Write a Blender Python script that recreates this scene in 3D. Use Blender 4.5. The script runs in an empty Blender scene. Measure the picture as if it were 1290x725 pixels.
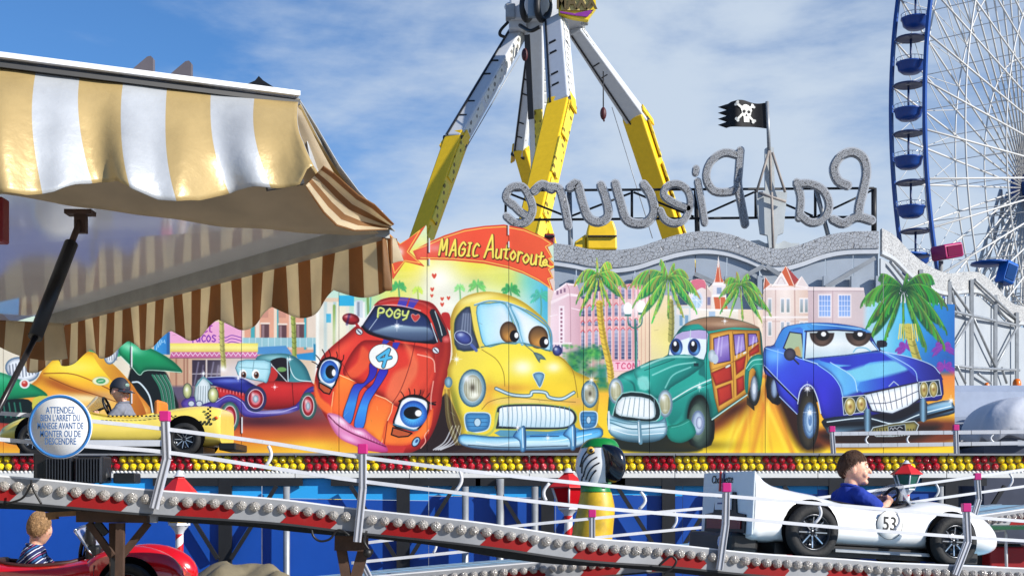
import bpy, bmesh, math, random
import numpy as np
from mathutils import Vector, Matrix
random.seed(7); np.random.seed(7)
PI = math.pi
SC = bpy.context.scene
COL = SC.collection
F = 1800.0          # focal length in photo pixels (photo 1290 wide)
HOR = 640.0         # horizon row
EYE = 1.6

# ---------------------------------------------------------------- camera, sky, sun, exposure
cam_d = bpy.data.cameras.new('camera'); cam = bpy.data.objects.new('camera', cam_d); COL.objects.link(cam)
cam.location = (0, 0, EYE); cam.rotation_euler = (PI/2, 0, 0)
cam_d.sensor_width = 36.0; cam_d.lens = 36.0*F/1290.0
cam_d.shift_y = (HOR-362.5)/1290.0
cam_d.clip_start = 0.05; cam_d.clip_end = 3000
SC.camera = cam
SUN_DIR = Vector((0.80, -0.42, 0.45)).normalized()      # towards the sun
SUN_EL = math.asin(SUN_DIR.z); SUN_ROT = math.atan2(SUN_DIR.x, SUN_DIR.y)
w = bpy.data.worlds.new('World'); SC.world = w; w.use_nodes = True
nt = w.node_tree; N = nt.nodes; L = nt.links; N.clear()
out = N.new('ShaderNodeOutputWorld'); bg = N.new('ShaderNodeBackground'); bg.inputs[1].default_value = 0.125
sky = N.new('ShaderNodeTexSky'); sky.sky_type = 'NISHITA'; sky.sun_disc = False
sky.sun_elevation = SUN_EL; sky.sun_rotation = SUN_ROT
sky.altitude = 1200; sky.air_density = 1.0; sky.dust_density = 0.15; sky.ozone_density = 5.0
tc = N.new('ShaderNodeTexCoord')
mp = N.new('ShaderNodeMapping'); mp.inputs['Scale'].default_value = (4.2, 4.2, 10.0); mp.inputs['Rotation'].default_value = (0, math.radians(-14), 0)
L.new(tc.outputs['Generated'], mp.inputs['Vector'])
n1 = N.new('ShaderNodeTexNoise'); n1.inputs['Scale'].default_value = 1.15; n1.inputs['Detail'].default_value = 9; n1.inputs['Roughness'].default_value = 0.52; n1.inputs['Distortion'].default_value = 0.5
L.new(mp.outputs[0], n1.inputs['Vector'])
mp2 = N.new('ShaderNodeMapping'); mp2.inputs['Scale'].default_value = (9, 9, 30); mp2.inputs['Rotation'].default_value = (0, math.radians(-22), 0)
L.new(tc.outputs['Generated'], mp2.inputs['Vector'])
n2 = N.new('ShaderNodeTexNoise'); n2.inputs['Scale'].default_value = 1.3; n2.inputs['Detail'].default_value = 8; n2.inputs['Roughness'].default_value = 0.6
L.new(mp2.outputs[0], n2.inputs['Vector'])
sep = N.new('ShaderNodeSeparateXYZ'); L.new(tc.outputs['Generated'], sep.inputs[0])
def wmath(op, a, b=None, c=None):
    m = N.new('ShaderNodeMath'); m.operation = op
    for i, v in enumerate((a, b, c)):
        if v is None: continue
        if isinstance(v, (int, float)): m.inputs[i].default_value = v
        else: L.new(v, m.inputs[i])
    return m.outputs[0]
# cloud amount: thin veil, thicker near the horizon and in the middle, clear to the upper left and upper right
side = wmath('ABSOLUTE', wmath('SUBTRACT', sep.outputs[0], 0.06))
amt = wmath('ADD', wmath('MULTIPLY', n1.outputs['Fac'], 1.6), wmath('MULTIPLY', n2.outputs['Fac'], 0.75))
amt = wmath('SUBTRACT', amt, wmath('MULTIPLY', wmath('MULTIPLY', side, sep.outputs[2]), 4.6))
amt = wmath('SUBTRACT', amt, wmath('MULTIPLY', sep.outputs[2], 0.75))
mr = N.new('ShaderNodeMapRange'); mr.interpolation_type = 'SMOOTHSTEP'
mr.inputs[1].default_value = 0.32; mr.inputs[2].default_value = 1.12; mr.inputs[3].default_value = 0.0; mr.inputs[4].default_value = 0.92
L.new(amt, mr.inputs[0])
mixc = N.new('ShaderNodeMix'); mixc.data_type = 'RGBA'
L.new(mr.outputs[0], mixc.inputs['Factor']); 
tint = N.new('ShaderNodeMix'); tint.data_type = 'RGBA'; tint.blend_type = 'MULTIPLY'; tint.inputs['Factor'].default_value = 1.0
L.new(sky.outputs[0], tint.inputs['A']); tint.inputs['B'].default_value = (0.56, 0.78, 0.92, 1)
L.new(tint.outputs['Result'], mixc.inputs['A']); mixc.inputs['B'].default_value = (3.75, 4.35, 5.1, 1)
L.new(mixc.outputs['Result'], bg.inputs[0]); L.new(bg.outputs[0], out.inputs[0])
sun_d = bpy.data.lights.new('sun', 'SUN'); sun_d.energy = 5.0; sun_d.angle = math.radians(0.5); sun_d.color = (1.0, 0.95, 0.87)
sun = bpy.data.objects.new('sun', sun_d); COL.objects.link(sun)
sun.rotation_euler = (-SUN_DIR).to_track_quat('-Z', 'Y').to_euler(); sun.location = (10, -20, 30)
SC.view_settings.view_transform = 'Standard'; SC.view_settings.look = 'None'
SC.view_settings.exposure = 0.40; SC.view_settings.gamma = 1.0; SC.view_settings.use_curve_mapping = False
try: SC.cycles.max_bounces = 6
except Exception: pass

# ---------------------------------------------------------------- helpers
def at(px, py, Y):
    return Vector(((px-645.0)/F*Y, Y, EYE+(HOR-py)/F*Y))
def lin(c):
    return tuple(((v/255.0)/12.92 if v/255.0 <= 0.04045 else ((v/255.0+0.055)/1.055)**2.4) for v in c)
MATS = {}
def mat(name, rgb, rough=0.5, metal=0.0, var=0.12, scale=8.0, bump=0.0, bscale=40.0, coat=0.0, spec=0.5, dirt=0.0):
    if name in MATS: return MATS[name]
    m = bpy.data.materials.new(name); m.use_nodes = True
    nt = m.node_tree; b = nt.nodes['Principled BSDF']
    c = lin(rgb)
    b.inputs['Roughness'].default_value = rough; b.inputs['Metallic'].default_value = metal
    b.inputs['Coat Weight'].default_value = coat; b.inputs['Specular IOR Level'].default_value = spec
    tc = nt.nodes.new('ShaderNodeTexCoord'); no = nt.nodes.new('ShaderNodeTexNoise')
    no.inputs['Scale'].default_value = scale; no.inputs['Detail'].default_value = 6; no.inputs['Roughness'].default_value = 0.62
    nt.links.new(tc.outputs['Object'], no.inputs['Vector'])
    cr = nt.nodes.new('ShaderNodeValToRGB')
    cr.color_ramp.elements[0].position = 0.3; cr.color_ramp.elements[1].position = 0.7
    cr.color_ramp.elements[0].color = tuple(v*(1-var) for v in c)+(1,)
    cr.color_ramp.elements[1].color = tuple(min(1, v*(1+var*0.6)) for v in c)+(1,)
    nt.links.new(no.outputs['Fac'], cr.inputs[0])
    col = cr.outputs[0]
    if dirt > 0:
        n3 = nt.nodes.new('ShaderNodeTexNoise'); n3.inputs['Scale'].default_value = scale*2.7; n3.inputs['Detail'].default_value = 9; n3.inputs['Roughness'].default_value = 0.75
        nt.links.new(tc.outputs['Object'], n3.inputs['Vector'])
        r3 = nt.nodes.new('ShaderNodeMapRange'); r3.inputs[1].default_value = 0.55; r3.inputs[2].default_value = 0.75; r3.inputs[4].default_value = dirt
        nt.links.new(n3.outputs['Fac'], r3.inputs[0])
        mx = nt.nodes.new('ShaderNodeMix'); mx.data_type = 'RGBA'
        nt.links.new(r3.outputs[0], mx.inputs['Factor']); nt.links.new(col, mx.inputs['A']); mx.inputs['B'].default_value = (0.09, 0.075, 0.06, 1)
        col = mx.outputs['Result']
    nt.links.new(col, b.inputs['Base Color'])
    rr = nt.nodes.new('ShaderNodeMapRange'); rr.inputs[3].default_value = max(0.02, rough-0.08); rr.inputs[4].default_value = min(1, rough+0.1)
    nt.links.new(no.outputs['Fac'], rr.inputs[0]); nt.links.new(rr.outputs[0], b.inputs['Roughness'])
    if bump > 0:
        nb = nt.nodes.new('ShaderNodeTexNoise'); nb.inputs['Scale'].default_value = bscale; nb.inputs['Detail'].default_value = 5
        nt.links.new(tc.outputs['Object'], nb.inputs['Vector'])
        bp = nt.nodes.new('ShaderNodeBump'); bp.inputs['Strength'].default_value = bump; bp.inputs['Distance'].default_value = 0.02
        nt.links.new(nb.outputs['Fac'], bp.inputs['Height']); nt.links.new(bp.outputs[0], b.inputs['Normal'])
    MATS[name] = m
    return m

def tag(o, label=None, cat=None, group=None, kind=None):
    if label: o['label'] = label
    if cat: o['category'] = cat
    if group: o['group'] = group
    if kind: o['kind'] = kind
    return o
ROOT = {}
def thing(name, label, cat, loc=(0, 0, 0), group=None, rot=(0, 0, 0)):
    o = bpy.data.objects.new(name, None); COL.objects.link(o); o.empty_display_size = 0.1
    o.location = loc; o.rotation_euler = rot
    tag(o, label, cat, group)
    return o
def root_of(o):
    while o.parent: o = o.parent
    return o
def catmull(pts, k=6, closed=False):
    P = [np.array(p, float) for p in pts]; n = len(P)
    if n < 3: return P
    res = []
    rng = range(n) if closed else range(n-1)
    for i in rng:
        p1, p2 = P[i], P[(i+1) % n]
        p0 = P[i-1] if (closed or i > 0) else 2*p1-p2
        p3 = P[(i+2) % n] if (closed or i+2 < n) else 2*p2-p1
        for j in range(k):
            t = j/k
            res.append(0.5*((2*p1)+(-p0+p2)*t+(2*p0-5*p1+4*p2-p3)*t*t+(-p0+3*p1-3*p2+p3)*t**3))
    if not closed: res.append(P[-1])
    return res

class MB:
    """collects shapes, then links them as ONE mesh object"""
    def __init__(s): s.v = []; s.f = []; s.uv = {}; s.smooth = set()
    def add(s, verts, faces, smooth=False, uvs=None):
        b = len(s.v); s.v += [tuple(v) for v in verts]
        for i, f in enumerate(faces):
            if uvs: s.uv[len(s.f)] = uvs[i]
            if smooth: s.smooth.add(len(s.f))
            s.f.append(tuple(b+j for j in f))
        return s
    def box(s, c, size, R=None):
        c = Vector(c); hx, hy, hz = [d/2 for d in size]
        vs = []
        for x in (-hx, hx):
            for y in (-hy, hy):
                for z in (-hz, hz):
                    p = Vector((x, y, z)); vs.append(c+(R @ p if R else p))
        return s.add(vs, [(0, 1, 3, 2), (4, 6, 7, 5), (0, 4, 5, 1), (2, 3, 7, 6), (0, 2, 6, 4), (1, 5, 7, 3)])
    def hexa(s, a, b):
        """a, b: two quads of 4 points"""
        vs = list(a)+list(b)
        return s.add(vs, [(3, 2, 1, 0), (4, 5, 6, 7), (0, 1, 5, 4), (1, 2, 6, 5), (2, 3, 7, 6), (3, 0, 4, 7)])
    def beam(s, p0, p1, w0, h0, w1=None, h1=None, up=(0, 0, 1), roll=0.0):
        p0, p1 = Vector(p0), Vector(p1); w1 = w0 if w1 is None else w1; h1 = h0 if h1 is None else h1
        d = (p1-p0).normalized(); u = Vector(up)
        if abs(d.dot(u)) > 0.98: u = Vector((0, 1, 0))
        sx = d.cross(u).normalized(); sz = sx.cross(d).normalized()
        if roll:
            Rm = Matrix.Rotation(roll, 3, d); sx = Rm @ sx; sz = Rm @ sz
        q = lambda p, w, h: [p-sx*w/2-sz*h/2, p+sx*w/2-sz*h/2, p+sx*w/2+sz*h/2, p-sx*w/2+sz*h/2]
        return s.hexa(q(p0, w0, h0), q(p1, w1, h1))
    def tube(s, pts, r, seg=8, caps=True, closed=False):
        P = [Vector(p) for p in pts]; n = len(P)
        R = list(r) if hasattr(r, '__len__') else [r]*n
        vs = []; prev = None
        for i in range(n):
            a = P[i-1] if (i > 0 or closed) else P[i]; b = P[(i+1) % n] if (i < n-1 or closed) else P[i]
            d = (b-a).normalized() if (b-a).length > 1e-9 else Vector((0, 0, 1))
            if prev is None:
                u = Vector((0, 0, 1)) if abs(d.z) < 0.9 else Vector((1, 0, 0))
                x = d.cross(u).normalized()
            else:
                x = (prev-d*prev.dot(d)); x = x.normalized() if x.length > 1e-6 else d.orthogonal().normalized()
            prev = x; y = d.cross(x)
            for k in range(seg):
                t = 2*PI*k/seg; vs.append(P[i]+(x*math.cos(t)+y*math.sin(t))*R[i])
        fs = []
        for i in range(n if closed else n-1):
            for k in range(seg):
                j = (i+1) % n
                fs.append((i*seg+k, i*seg+(k+1) % seg, j*seg+(k+1) % seg, j*seg+k))
        s.add(vs, fs, smooth=True)
        if caps and not closed:
            b = len(s.v)-len(vs)
            s.f.append(tuple(b+k for k in reversed(range(seg)))); s.f.append(tuple(b+(n-1)*seg+k for k in range(seg)))
        return s
    def capsule(s, pts, radii, seg=12):
        """closed tapered tube with rounded ends"""
        P = [Vector(p) for p in pts]; R = list(radii)
        d0 = (P[0]-P[1]).normalized(); d1 = (P[-1]-P[-2]).normalized()
        pre = [(P[0]+d0*R[0]*math.sin(t), max(R[0]*math.cos(t), 1e-4)) for t in (1.55, 1.1, 0.6)]
        post = [(P[-1]+d1*R[-1]*math.sin(t), max(R[-1]*math.cos(t), 1e-4)) for t in (0.6, 1.1, 1.55)]
        A = pre+list(zip(P, R))+post
        return s.tube([a[0] for a in A], [a[1] for a in A], seg)
    def ball(s, c, r, seg=16, rings=10, fn=None, R=None):
        c = Vector(c); r = r if hasattr(r, '__len__') else (r, r, r)
        vs = []; fs = []
        for i in range(rings+1):
            th = PI*i/rings
            for k in range(seg):
                ph = 2*PI*k/seg
                p = Vector((math.sin(th)*math.cos(ph), math.sin(th)*math.sin(ph), math.cos(th)))
                p = Vector((p.x*r[0], p.y*r[1], p.z*r[2]))
                if fn: p = fn(p)
                if R: p = R @ p
                vs.append(c+p)
        for i in range(rings):
            for k in range(seg):
                fs.append((i*seg+k, (i+1)*seg+k, (i+1)*seg+(k+1) % seg, i*seg+(k+1) % seg))
        return s.add(vs, fs, smooth=True)
    def lathe(s, prof, c=(0, 0, 0), seg=20, axis=None):
        """prof: [(r, h)...] round +Z (or matrix axis)"""
        c = Vector(c); vs = []; fs = []
        for r, h in prof:
            for k in range(seg):
                p = Vector((r*math.cos(2*PI*k/seg), r*math.sin(2*PI*k/seg), h))
                vs.append(c+(axis @ p if axis else p))
        for i in range(len(prof)-1):
            for k in range(seg):
                fs.append((i*seg+k, i*seg+(k+1) % seg, (i+1)*seg+(k+1) % seg, (i+1)*seg+k))
        return s.add(vs, fs, smooth=True)
    def prism(s, poly, d):
        """poly: 3D planar loop, extruded by vector d (concave ok)"""
        P = [Vector(p) for p in poly]; n = len(P); d = Vector(d)
        from mathutils.geometry import tessellate_polygon
        tri = tessellate_polygon([P])
        vs = P+[p+d for p in P]
        fs = [tuple(t) for t in tri]+[tuple(n+i for i in reversed(t)) for t in tri]
        fs += [(i, (i+1) % n, n+(i+1) % n, n+i) for i in range(n)]
        return s.add(vs, fs)
    def ribbon(s, pts, width, d, taper=None):
        """flat stroke in a vertical plane (3D points with equal Y), thickness vector d, rounded ends"""
        P = [Vector(p) for p in pts]; n = len(P); lft = []; rgt = []
        for i in range(n):
            a = P[max(i-1, 0)]; b = P[min(i+1, n-1)]; t = (b-a).normalized()
            nn = Vector((-t.z, 0, t.x)); hw = width/2*(taper(i/(n-1)) if taper else 1)
            lft.append(P[i]+nn*hw); rgt.append(P[i]-nn*hw)
        t0 = (P[0]-P[1]).normalized(); t1 = (P[-1]-P[-2]).normalized()
        cap0 = []; cap1 = []
        for k in range(1, 5):
            a = PI*k/5
            r0 = (rgt[0]-P[0]); cap0.append(P[0]+r0*math.cos(a)*-1*-1+t0*r0.length*math.sin(a))
            l1 = (lft[-1]-P[-1]); cap1.append(P[-1]+l1*math.cos(a)+t1*l1.length*math.sin(a))
        d = Vector(d)
        A = [x for i in range(n) for x in (lft[i], rgt[i])]
        vs = A+[x+d for x in A]; m = 2*n; fs = []
        for i in range(n-1):
            a, b, c, e = 2*i, 2*i+1, 2*i+3, 2*i+2
            fs += [(a, b, c, e), (m+e, m+c, m+b, m+a), (a, e, m+e, m+a), (c, b, m+b, m+c)]
        s.add(vs, fs)
        for cap, (x, y) in ((cap0, (rgt[0], lft[0])), (cap1, (lft[-1], rgt[-1]))):
            s.prism([x]+cap+[y], d)
        return s
    def grid(s, fn, nu, nv, smooth=True, uvfn=None):
        vs = [fn(i/nu, j/nv) for i in range(nu+1) for j in range(nv+1)]
        fs = []; uv = []
        for i in range(nu):
            for j in range(nv):
                fs.append((i*(nv+1)+j, (i+1)*(nv+1)+j, (i+1)*(nv+1)+j+1, i*(nv+1)+j+1))
                g = uvfn or (lambda a, b: (a, b))
                uv.append([g(i/nu, j/nv), g((i+1)/nu, j/nv), g((i+1)/nu, (j+1)/nv), g(i/nu, (j+1)/nv)])
        return s.add(vs, fs, smooth=smooth, uvs=uv)
    def loft(s, secs, caps=True, smooth=True):
        n = len(secs[0]); vs = [p for q in secs for p in q]; fs = []
        for i in range(len(secs)-1):
            for k in range(n):
                fs.append((i*n+k, i*n+(k+1) % n, (i+1)*n+(k+1) % n, (i+1)*n+k))
        b = len(s.v); s.add(vs, fs, smooth=smooth)
        if caps:
            s.f.append(tuple(b+k for k in reversed(range(n)))); s.f.append(tuple(b+(len(secs)-1)*n+k for k in range(n)))
        return s
    def build(s, name, material, parent=None, local=False, loc=None, bevel=0.0, solid=0.0, subsurf=0, fixn=True, kind=None):
        off = Vector((0, 0, 0))
        if parent is not None and not local: off = Vector(root_of(parent).location)
        if parent is None and loc is not None: off = Vector(loc)
        me = bpy.data.meshes.new(name)
        me.from_pydata([(v[0]-off.x, v[1]-off.y, v[2]-off.z) for v in s.v], [], s.f)
        sm = [i in s.smooth for i in range(len(s.f))]
        if s.uv:
            ul = me.uv_layers.new(name='UVMap'); k = 0
            for fi, f in enumerate(s.f):
                u = s.uv.get(fi)
                for j in range(len(f)):
                    if u: ul.data[k].uv = u[j]
                    k += 1
        me.polygons.foreach_set('use_smooth', sm)
        if fixn:
            bm = bmesh.new(); bm.from_mesh(me); bmesh.ops.recalc_face_normals(bm, faces=bm.faces); bm.to_mesh(me); bm.free()
        me.materials.append(material)
        o = bpy.data.objects.new(name, me); COL.objects.link(o)
        if parent is not None: o.parent = parent
        elif loc is not None: o.location = loc
        if kind: o['kind'] = kind
        if solid:
            md = o.modifiers.new('thick', 'SOLIDIFY'); md.thickness = solid
        if bevel:
            md = o.modifiers.new('bev', 'BEVEL'); md.width = bevel; md.segments = 2; md.limit_method = 'ANGLE'; md.angle_limit = math.radians(40)
        if subsurf:
            md = o.modifiers.new('sub', 'SUBSURF'); md.levels = subsurf; md.render_levels = subsurf
        me.update()
        return o
def dup(o, loc=None, parent=None, **tags):
    c = o.copy(); COL.objects.link(c)
    if parent is not None: c.parent = parent
    if loc is not None: c.location = loc
    for k, v in tags.items(): c[k] = v
    return c
def dup_tree(root, loc, label=None):
    r = root.copy(); COL.objects.link(r); r.location = loc
    if label: r['label'] = label
    def rec(src, dst):
        for ch in list(src.children):
            c = ch.copy(); COL.objects.link(c); c.parent = dst; rec(ch, c)
    rec(root, r)
    return r
def text_part(name, body, size, material, parent, loc, rot=(PI/2, 0, 0), sx=1.0, align='CENTER', extrude=0.0015, offset=0.0):
    """lettering as a mesh, local to its parent"""
    cu = bpy.data.curves.new(name, 'FONT'); cu.body = body; cu.size = size; cu.align_x = align; cu.align_y = 'CENTER'
    cu.extrude = extrude; cu.offset = offset; cu.resolution_u = 3
    tmp = bpy.data.objects.new(name+'_tmp', cu); COL.objects.link(tmp)
    dg = bpy.context.evaluated_depsgraph_get(); me = bpy.data.meshes.new_from_object(tmp.evaluated_get(dg))
    bpy.data.objects.remove(tmp); bpy.data.curves.remove(cu)
    me.materials.clear(); me.materials.append(material)
    o = bpy.data.objects.new(name, me); COL.objects.link(o); o.parent = parent
    o.location = loc; o.rotation_euler = rot; o.scale = (sx, 1, 1)
    return o
# ---------------------------------------------------------------- the painted board: a small airbrush painter (colours in sRGB 0-255)
PX0, PY0, PW, PH, PS = -60, 272, 1270, 304, 2
CAN = np.zeros((PH*PS, PW*PS, 3), np.float32); CAN[:] = (232, 222, 200)
_last = [None, None]
ALPHA = np.zeros((PH*PS, PW*PS), np.float32); CUT = [False]
def _sdf(pts, closed, m):
    P = np.array(pts, np.float32)
    x0 = max(0, int((P[:, 0].min()-m-PX0)*PS)); x1 = min(PW*PS, int((P[:, 0].max()+m-PX0)*PS)+2)
    y0 = max(0, int((P[:, 1].min()-m-PY0)*PS)); y1 = min(PH*PS, int((P[:, 1].max()+m-PY0)*PS)+2)
    if x1 <= x0 or y1 <= y0: return None
    X, Y = np.meshgrid(np.arange(x0, x1, dtype=np.float32)/PS+PX0+0.25, np.arange(y0, y1, dtype=np.float32)/PS+PY0+0.25)
    d2 = np.full(X.shape, 1e9, np.float32); ins = np.zeros(X.shape, bool); T = None
    n = len(P)
    for i in range(n if closed else n-1):
        a = P[i]; b = P[(i+1) % n]; e = b-a; l2 = float(e @ e)
        if l2 < 1e-8: continue
        wx = X-a[0]; wy = Y-a[1]
        t = np.clip((wx*e[0]+wy*e[1])/l2, 0, 1)
        np.minimum(d2, (wx-t*e[0])**2+(wy-t*e[1])**2, out=d2)
        if closed and e[1] != 0:
            ins ^= ((a[1] > Y) != (b[1] > Y)) & (wx < e[0]*wy/e[1])
    d = np.sqrt(d2)
    if closed: d = np.where(ins, -d, d)
    return slice(y0, y1), slice(x0, x1), X, Y, d
def _col(col, X, Y):
    if isinstance(col, dict):
        (ax, ay), (bx, by) = col['a'], col['b']
        l2 = (bx-ax)**2+(by-ay)**2
        t = ((X-ax)*(bx-ax)+(Y-ay)*(by-ay))/l2
        ts = [s[0] for s in col['s']]
        return np.stack([np.interp(t, ts, [s[1][k] for s in col['s']]) for k in range(3)], -1).astype(np.float32)
    return np.array(col, np.float32)
def G(a, b, *s):
    n = len(s); return {'a': a, 'b': b, 's': [(i/(n-1), c) if not isinstance(c[0], tuple) and len(c) == 3 else c for i, c in enumerate(s)]}
def fill(pts, col, sm=5, soft=0.45, edge=None, out=None, a=1.0):
    """filled shape; edge=(colour,width,amount) airbrushed inside the rim; out=(colour,width) drawn outline"""
    if sm and len(pts) > 2: pts = catmull(pts, sm, True)
    r = _sdf(pts, True, 4)
    if r is None: return
    ys, xs, X, Y, d = r
    mk = np.clip(0.5-d/(2*soft), 0, 1)*a
    c = np.broadcast_to(_col(col, X, Y), X.shape+(3,))
    if edge:
        k = edge[2]*np.exp(-(d/edge[1])**2)*(d < 0)
        c = c*(1-k[..., None])+np.array(edge[0], np.float32)*k[..., None]
    v = CAN[ys, xs]; v += (c-v)*mk[..., None]
    if out:
        mo = np.clip(0.5-(np.abs(d)-out[1]/2)/0.7, 0, 1)
        v += (np.array(out[0], np.float32)-v)*mo[..., None]
    _last[0] = (ys, xs); _last[1] = mk
    if CUT[0]: ALPHA[ys, xs] = np.maximum(ALPHA[ys, xs], mk/max(a, .01))
def line(pts, wd, col, sm=5, soft=0.35, a=1.0):
    if sm and len(pts) > 2: pts = catmull(pts, sm)
    r = _sdf(pts, False, wd/2+2)
    if r is None: return
    ys, xs, X, Y, d = r
    mk = np.clip(0.5-(d-wd/2)/(2*soft), 0, 1)*a
    v = CAN[ys, xs]; v += (_col(col, X, Y)-v)*mk[..., None]
    if CUT[0]: ALPHA[ys, xs] = np.maximum(ALPHA[ys, xs], mk)
def ell(cx, cy, rx, ry, col, rot=0, **k):
    c, s = math.cos(rot), math.sin(rot)
    fill([(cx+rx*math.cos(t)*c-ry*math.sin(t)*s, cy+rx*math.cos(t)*s+ry*math.sin(t)*c) for t in np.linspace(0, 2*PI, 29)[:-1]], col, sm=0, **k)
def blob(cx, cy, rx, ry, col, a=0.6, clip=True, rot=0.0):
    if clip: ys, xs = _last[0]; mk = _last[1]
    else:
        x0 = max(0, int((cx-2.5*max(rx, ry)-PX0)*PS)); x1 = min(PW*PS, int((cx+2.5*max(rx, ry)-PX0)*PS)); y0 = max(0, int((cy-2.5*max(rx, ry)-PY0)*PS)); y1 = min(PH*PS, int((cy+2.5*max(rx, ry)-PY0)*PS))
        if x1 <= x0 or y1 <= y0: return
        ys, xs = slice(y0, y1), slice(x0, x1); mk = 1.0
    X, Y = np.meshgrid(np.arange(xs.start, xs.stop, dtype=np.float32)/PS+PX0, np.arange(ys.start, ys.stop, dtype=np.float32)/PS+PY0)
    c, s = math.cos(rot), math.sin(rot)
    u = (X-cx)*c+(Y-cy)*s; q = -(X-cx)*s+(Y-cy)*c
    k = a*np.exp(-(u/rx)**2-(q/ry)**2)*mk
    v = CAN[ys, xs]; v += (np.array(col, np.float32)-v)*k[..., None]
def rect(x0, y0, x1, y1, col, **k): fill([(x0, y0), (x1, y0), (x1, y1), (x0, y1)], col, sm=0, **k)
def star(x, y, r):
    for q in range(4):
        t = q*PI/4; rr = r if q % 2 == 0 else r*0.5
        line([(x-rr*math.cos(t), y-rr*math.sin(t)), (x+rr*math.cos(t), y+rr*math.sin(t))], 0.5, (255, 255, 255), a=0.8)
    blob(x, y, r*0.35, r*0.35, (255, 255, 255), 0.95, clip=False)
GLY = {  # brush letters in a unit box, y down
 'M': [[(0, 1), (.12, 0), (.45, .7), (.85, 0), (1, 1)]], 'A': [[(0, 1), (.5, 0), (.62, 0), (1, 1)], [(.2, .62), (.85, .58)]],
 'G': [[(.95, .2), (.55, 0), (.08, .4), (.15, .9), (.6, 1), (.92, .8), (.95, .5), (.55, .52)]], 'I': [[(.1, 0), (.9, 0)], [(.55, 0), (.45, 1)], [(.05, 1), (.85, 1)]],
 'C': [[(.95, .15), (.5, 0), (.05, .45), (.2, .95), (.9, .9)]], 'u': [[(.05, 0), (.05, .8), (.4, 1), (.85, .7), (.9, 0)], [(.9, 0), (1, 1)]],
 't': [[(.5, 0), (.45, .9), (.95, 1)], [(0, .3), (1, .28)]], 'o': [[(.5, 0), (.05, .5), (.5, 1), (.95, .5), (.5, 0)]],
 'r': [[(.1, 0), (.15, 1)], [(.13, .4), (.5, .02), (.95, .15)]], 'e': [[(.1, .55), (.9, .45), (.55, 0), (.05, .5), (.4, 1), (1, .85)]],
 'P': [[(.1, 1), (.15, 0), (.9, .1), (.9, .45), (.15, .55)]], 'O': [[(.5, 0), (.02, .5), (.5, 1), (.98, .5), (.5, 0)]],
 'Y': [[(.05, 0), (.1, .45), (.75, .45), (.95, 0)], [(.9, .1), (.7, .8), (.2, 1)]], 'S': [[(.9, .1), (.4, 0), (.1, .25), (.85, .7), (.5, 1), (.05, .9)]],
 'n': [[(.05, 0), (.05, 1)], [(.05, .4), (.5, 0), (.95, .3), (.95, 1)]], 's': [[(.9, .1), (.4, 0), (.15, .3), (.85, .7), (.5, 1), (.05, .9)]],
 'T': [[(0, 0), (1, 0)], [(.5, 0), (.5, 1)]], 'a': [[(.9, 0), (.4, 0), (.05, .55), (.4, 1), (.9, .6)], [(.92, 0), (.95, 1)]], 'c': [[(.95, .15), (.5, 0), (.05, .5), (.4, 1), (.95, .85)]],
 'm': [[(0, 1), (0, 0)], [(0, .3), (.25, 0), (.5, .3), (.5, 1)], [(.5, .3), (.75, 0), (1, .3), (1, 1)]],
}
def letter(ch, x, y, wd, h, lw, col, slant=0.0, sm=4):
    for st in GLY[ch]:
        line([(x+u*wd+(1-v)*h*slant, y+v*h) for u, v in st], lw, col, sm=sm if len(st) > 3 else 0)
def word(letters, lw, col, outl=None, olw=0, slant=0.15):
    if outl:
        for ch, x, y, wd, h in letters: letter(ch, x+0.5, y+0.7, wd, h, lw+olw, outl, slant)
    for ch, x, y, wd, h in letters: letter(ch, x, y, wd, h, lw, col, slant)
def frond(cx, cy, ang, ln, droop, dark, light, wdt=1.0, n=20):
    """curved rib with hanging leaflets"""
    ex, ey = cx+math.cos(ang)*ln, cy-math.sin(ang)*ln+droop*ln*0.5
    mx, my = cx+math.cos(ang)*ln*0.55, cy-math.sin(ang)*ln*0.75-droop*ln*0.1
    q = lambda t: ((1-t)**2*cx+2*t*(1-t)*mx+t*t*ex, (1-t)**2*cy+2*t*(1-t)*my+t*t*ey)
    pts = [q(t) for t in np.linspace(0, 1, 9)]
    L1 = []; L2 = []
    for t in np.linspace(0.12, 1, 12):
        x, y = q(t); k = math.sin(min(1, t*1.15)*PI*0.92)**0.6
        L1.append((x, y-1.0)); L2.append((x+math.cos(ang)*ln*0.10*t, y+ln*0.40*k*(0.6+0.4*droop)))
    fill(L1+L2[::-1], [c*1.12 for c in dark], sm=2, soft=1.0, a=0.95)
    for i in range(n):
        t = 0.1+0.9*i/(n-1); x, y = q(t); k = math.sin(min(1, t*1.12)*PI*0.93)**0.6+0.12
        l = ln*0.46*k*random.uniform(0.8, 1.1)
        c = [dark[j]+(light[j]-dark[j])*random.uniform(0.1, 1) for j in range(3)]
        line([(x, y), (x+math.cos(ang)*l*0.35, y+l*0.55), (x+math.cos(ang)*l*0.45+random.uniform(-1, 1), y+l)], wdt*random.uniform(1.0, 2.1), c, sm=3, a=0.85)
    line(pts, 0.9*wdt, light, sm=0, a=0.8)
def palm(cx, cy, fr, dark, light, wdt=1.0):
    for a, l, dr in fr: frond(cx, cy, math.radians(a), l, dr, [c*0.8 for c in dark], light, wdt)
    blob(cx, cy+3, 6*wdt, 5*wdt, [c*0.55 for c in dark], 0.7, clip=False)
def trunk(pts, w0, col, ring, n=12):
    P = catmull(pts, 10)
    line(pts, w0, col, soft=0.5)
    line([(x+w0*0.25, y) for x, y in pts], w0*0.35, [c*0.62 for c in col], soft=1.0, a=0.7)
    for i in range(n):
        x, y = P[int(i*(len(P)-1)/n)]
        line([(x-w0/2, y-1), (x, y+1.2), (x+w0/2, y-1)], 0.8, ring, sm=3, a=0.85)
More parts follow.
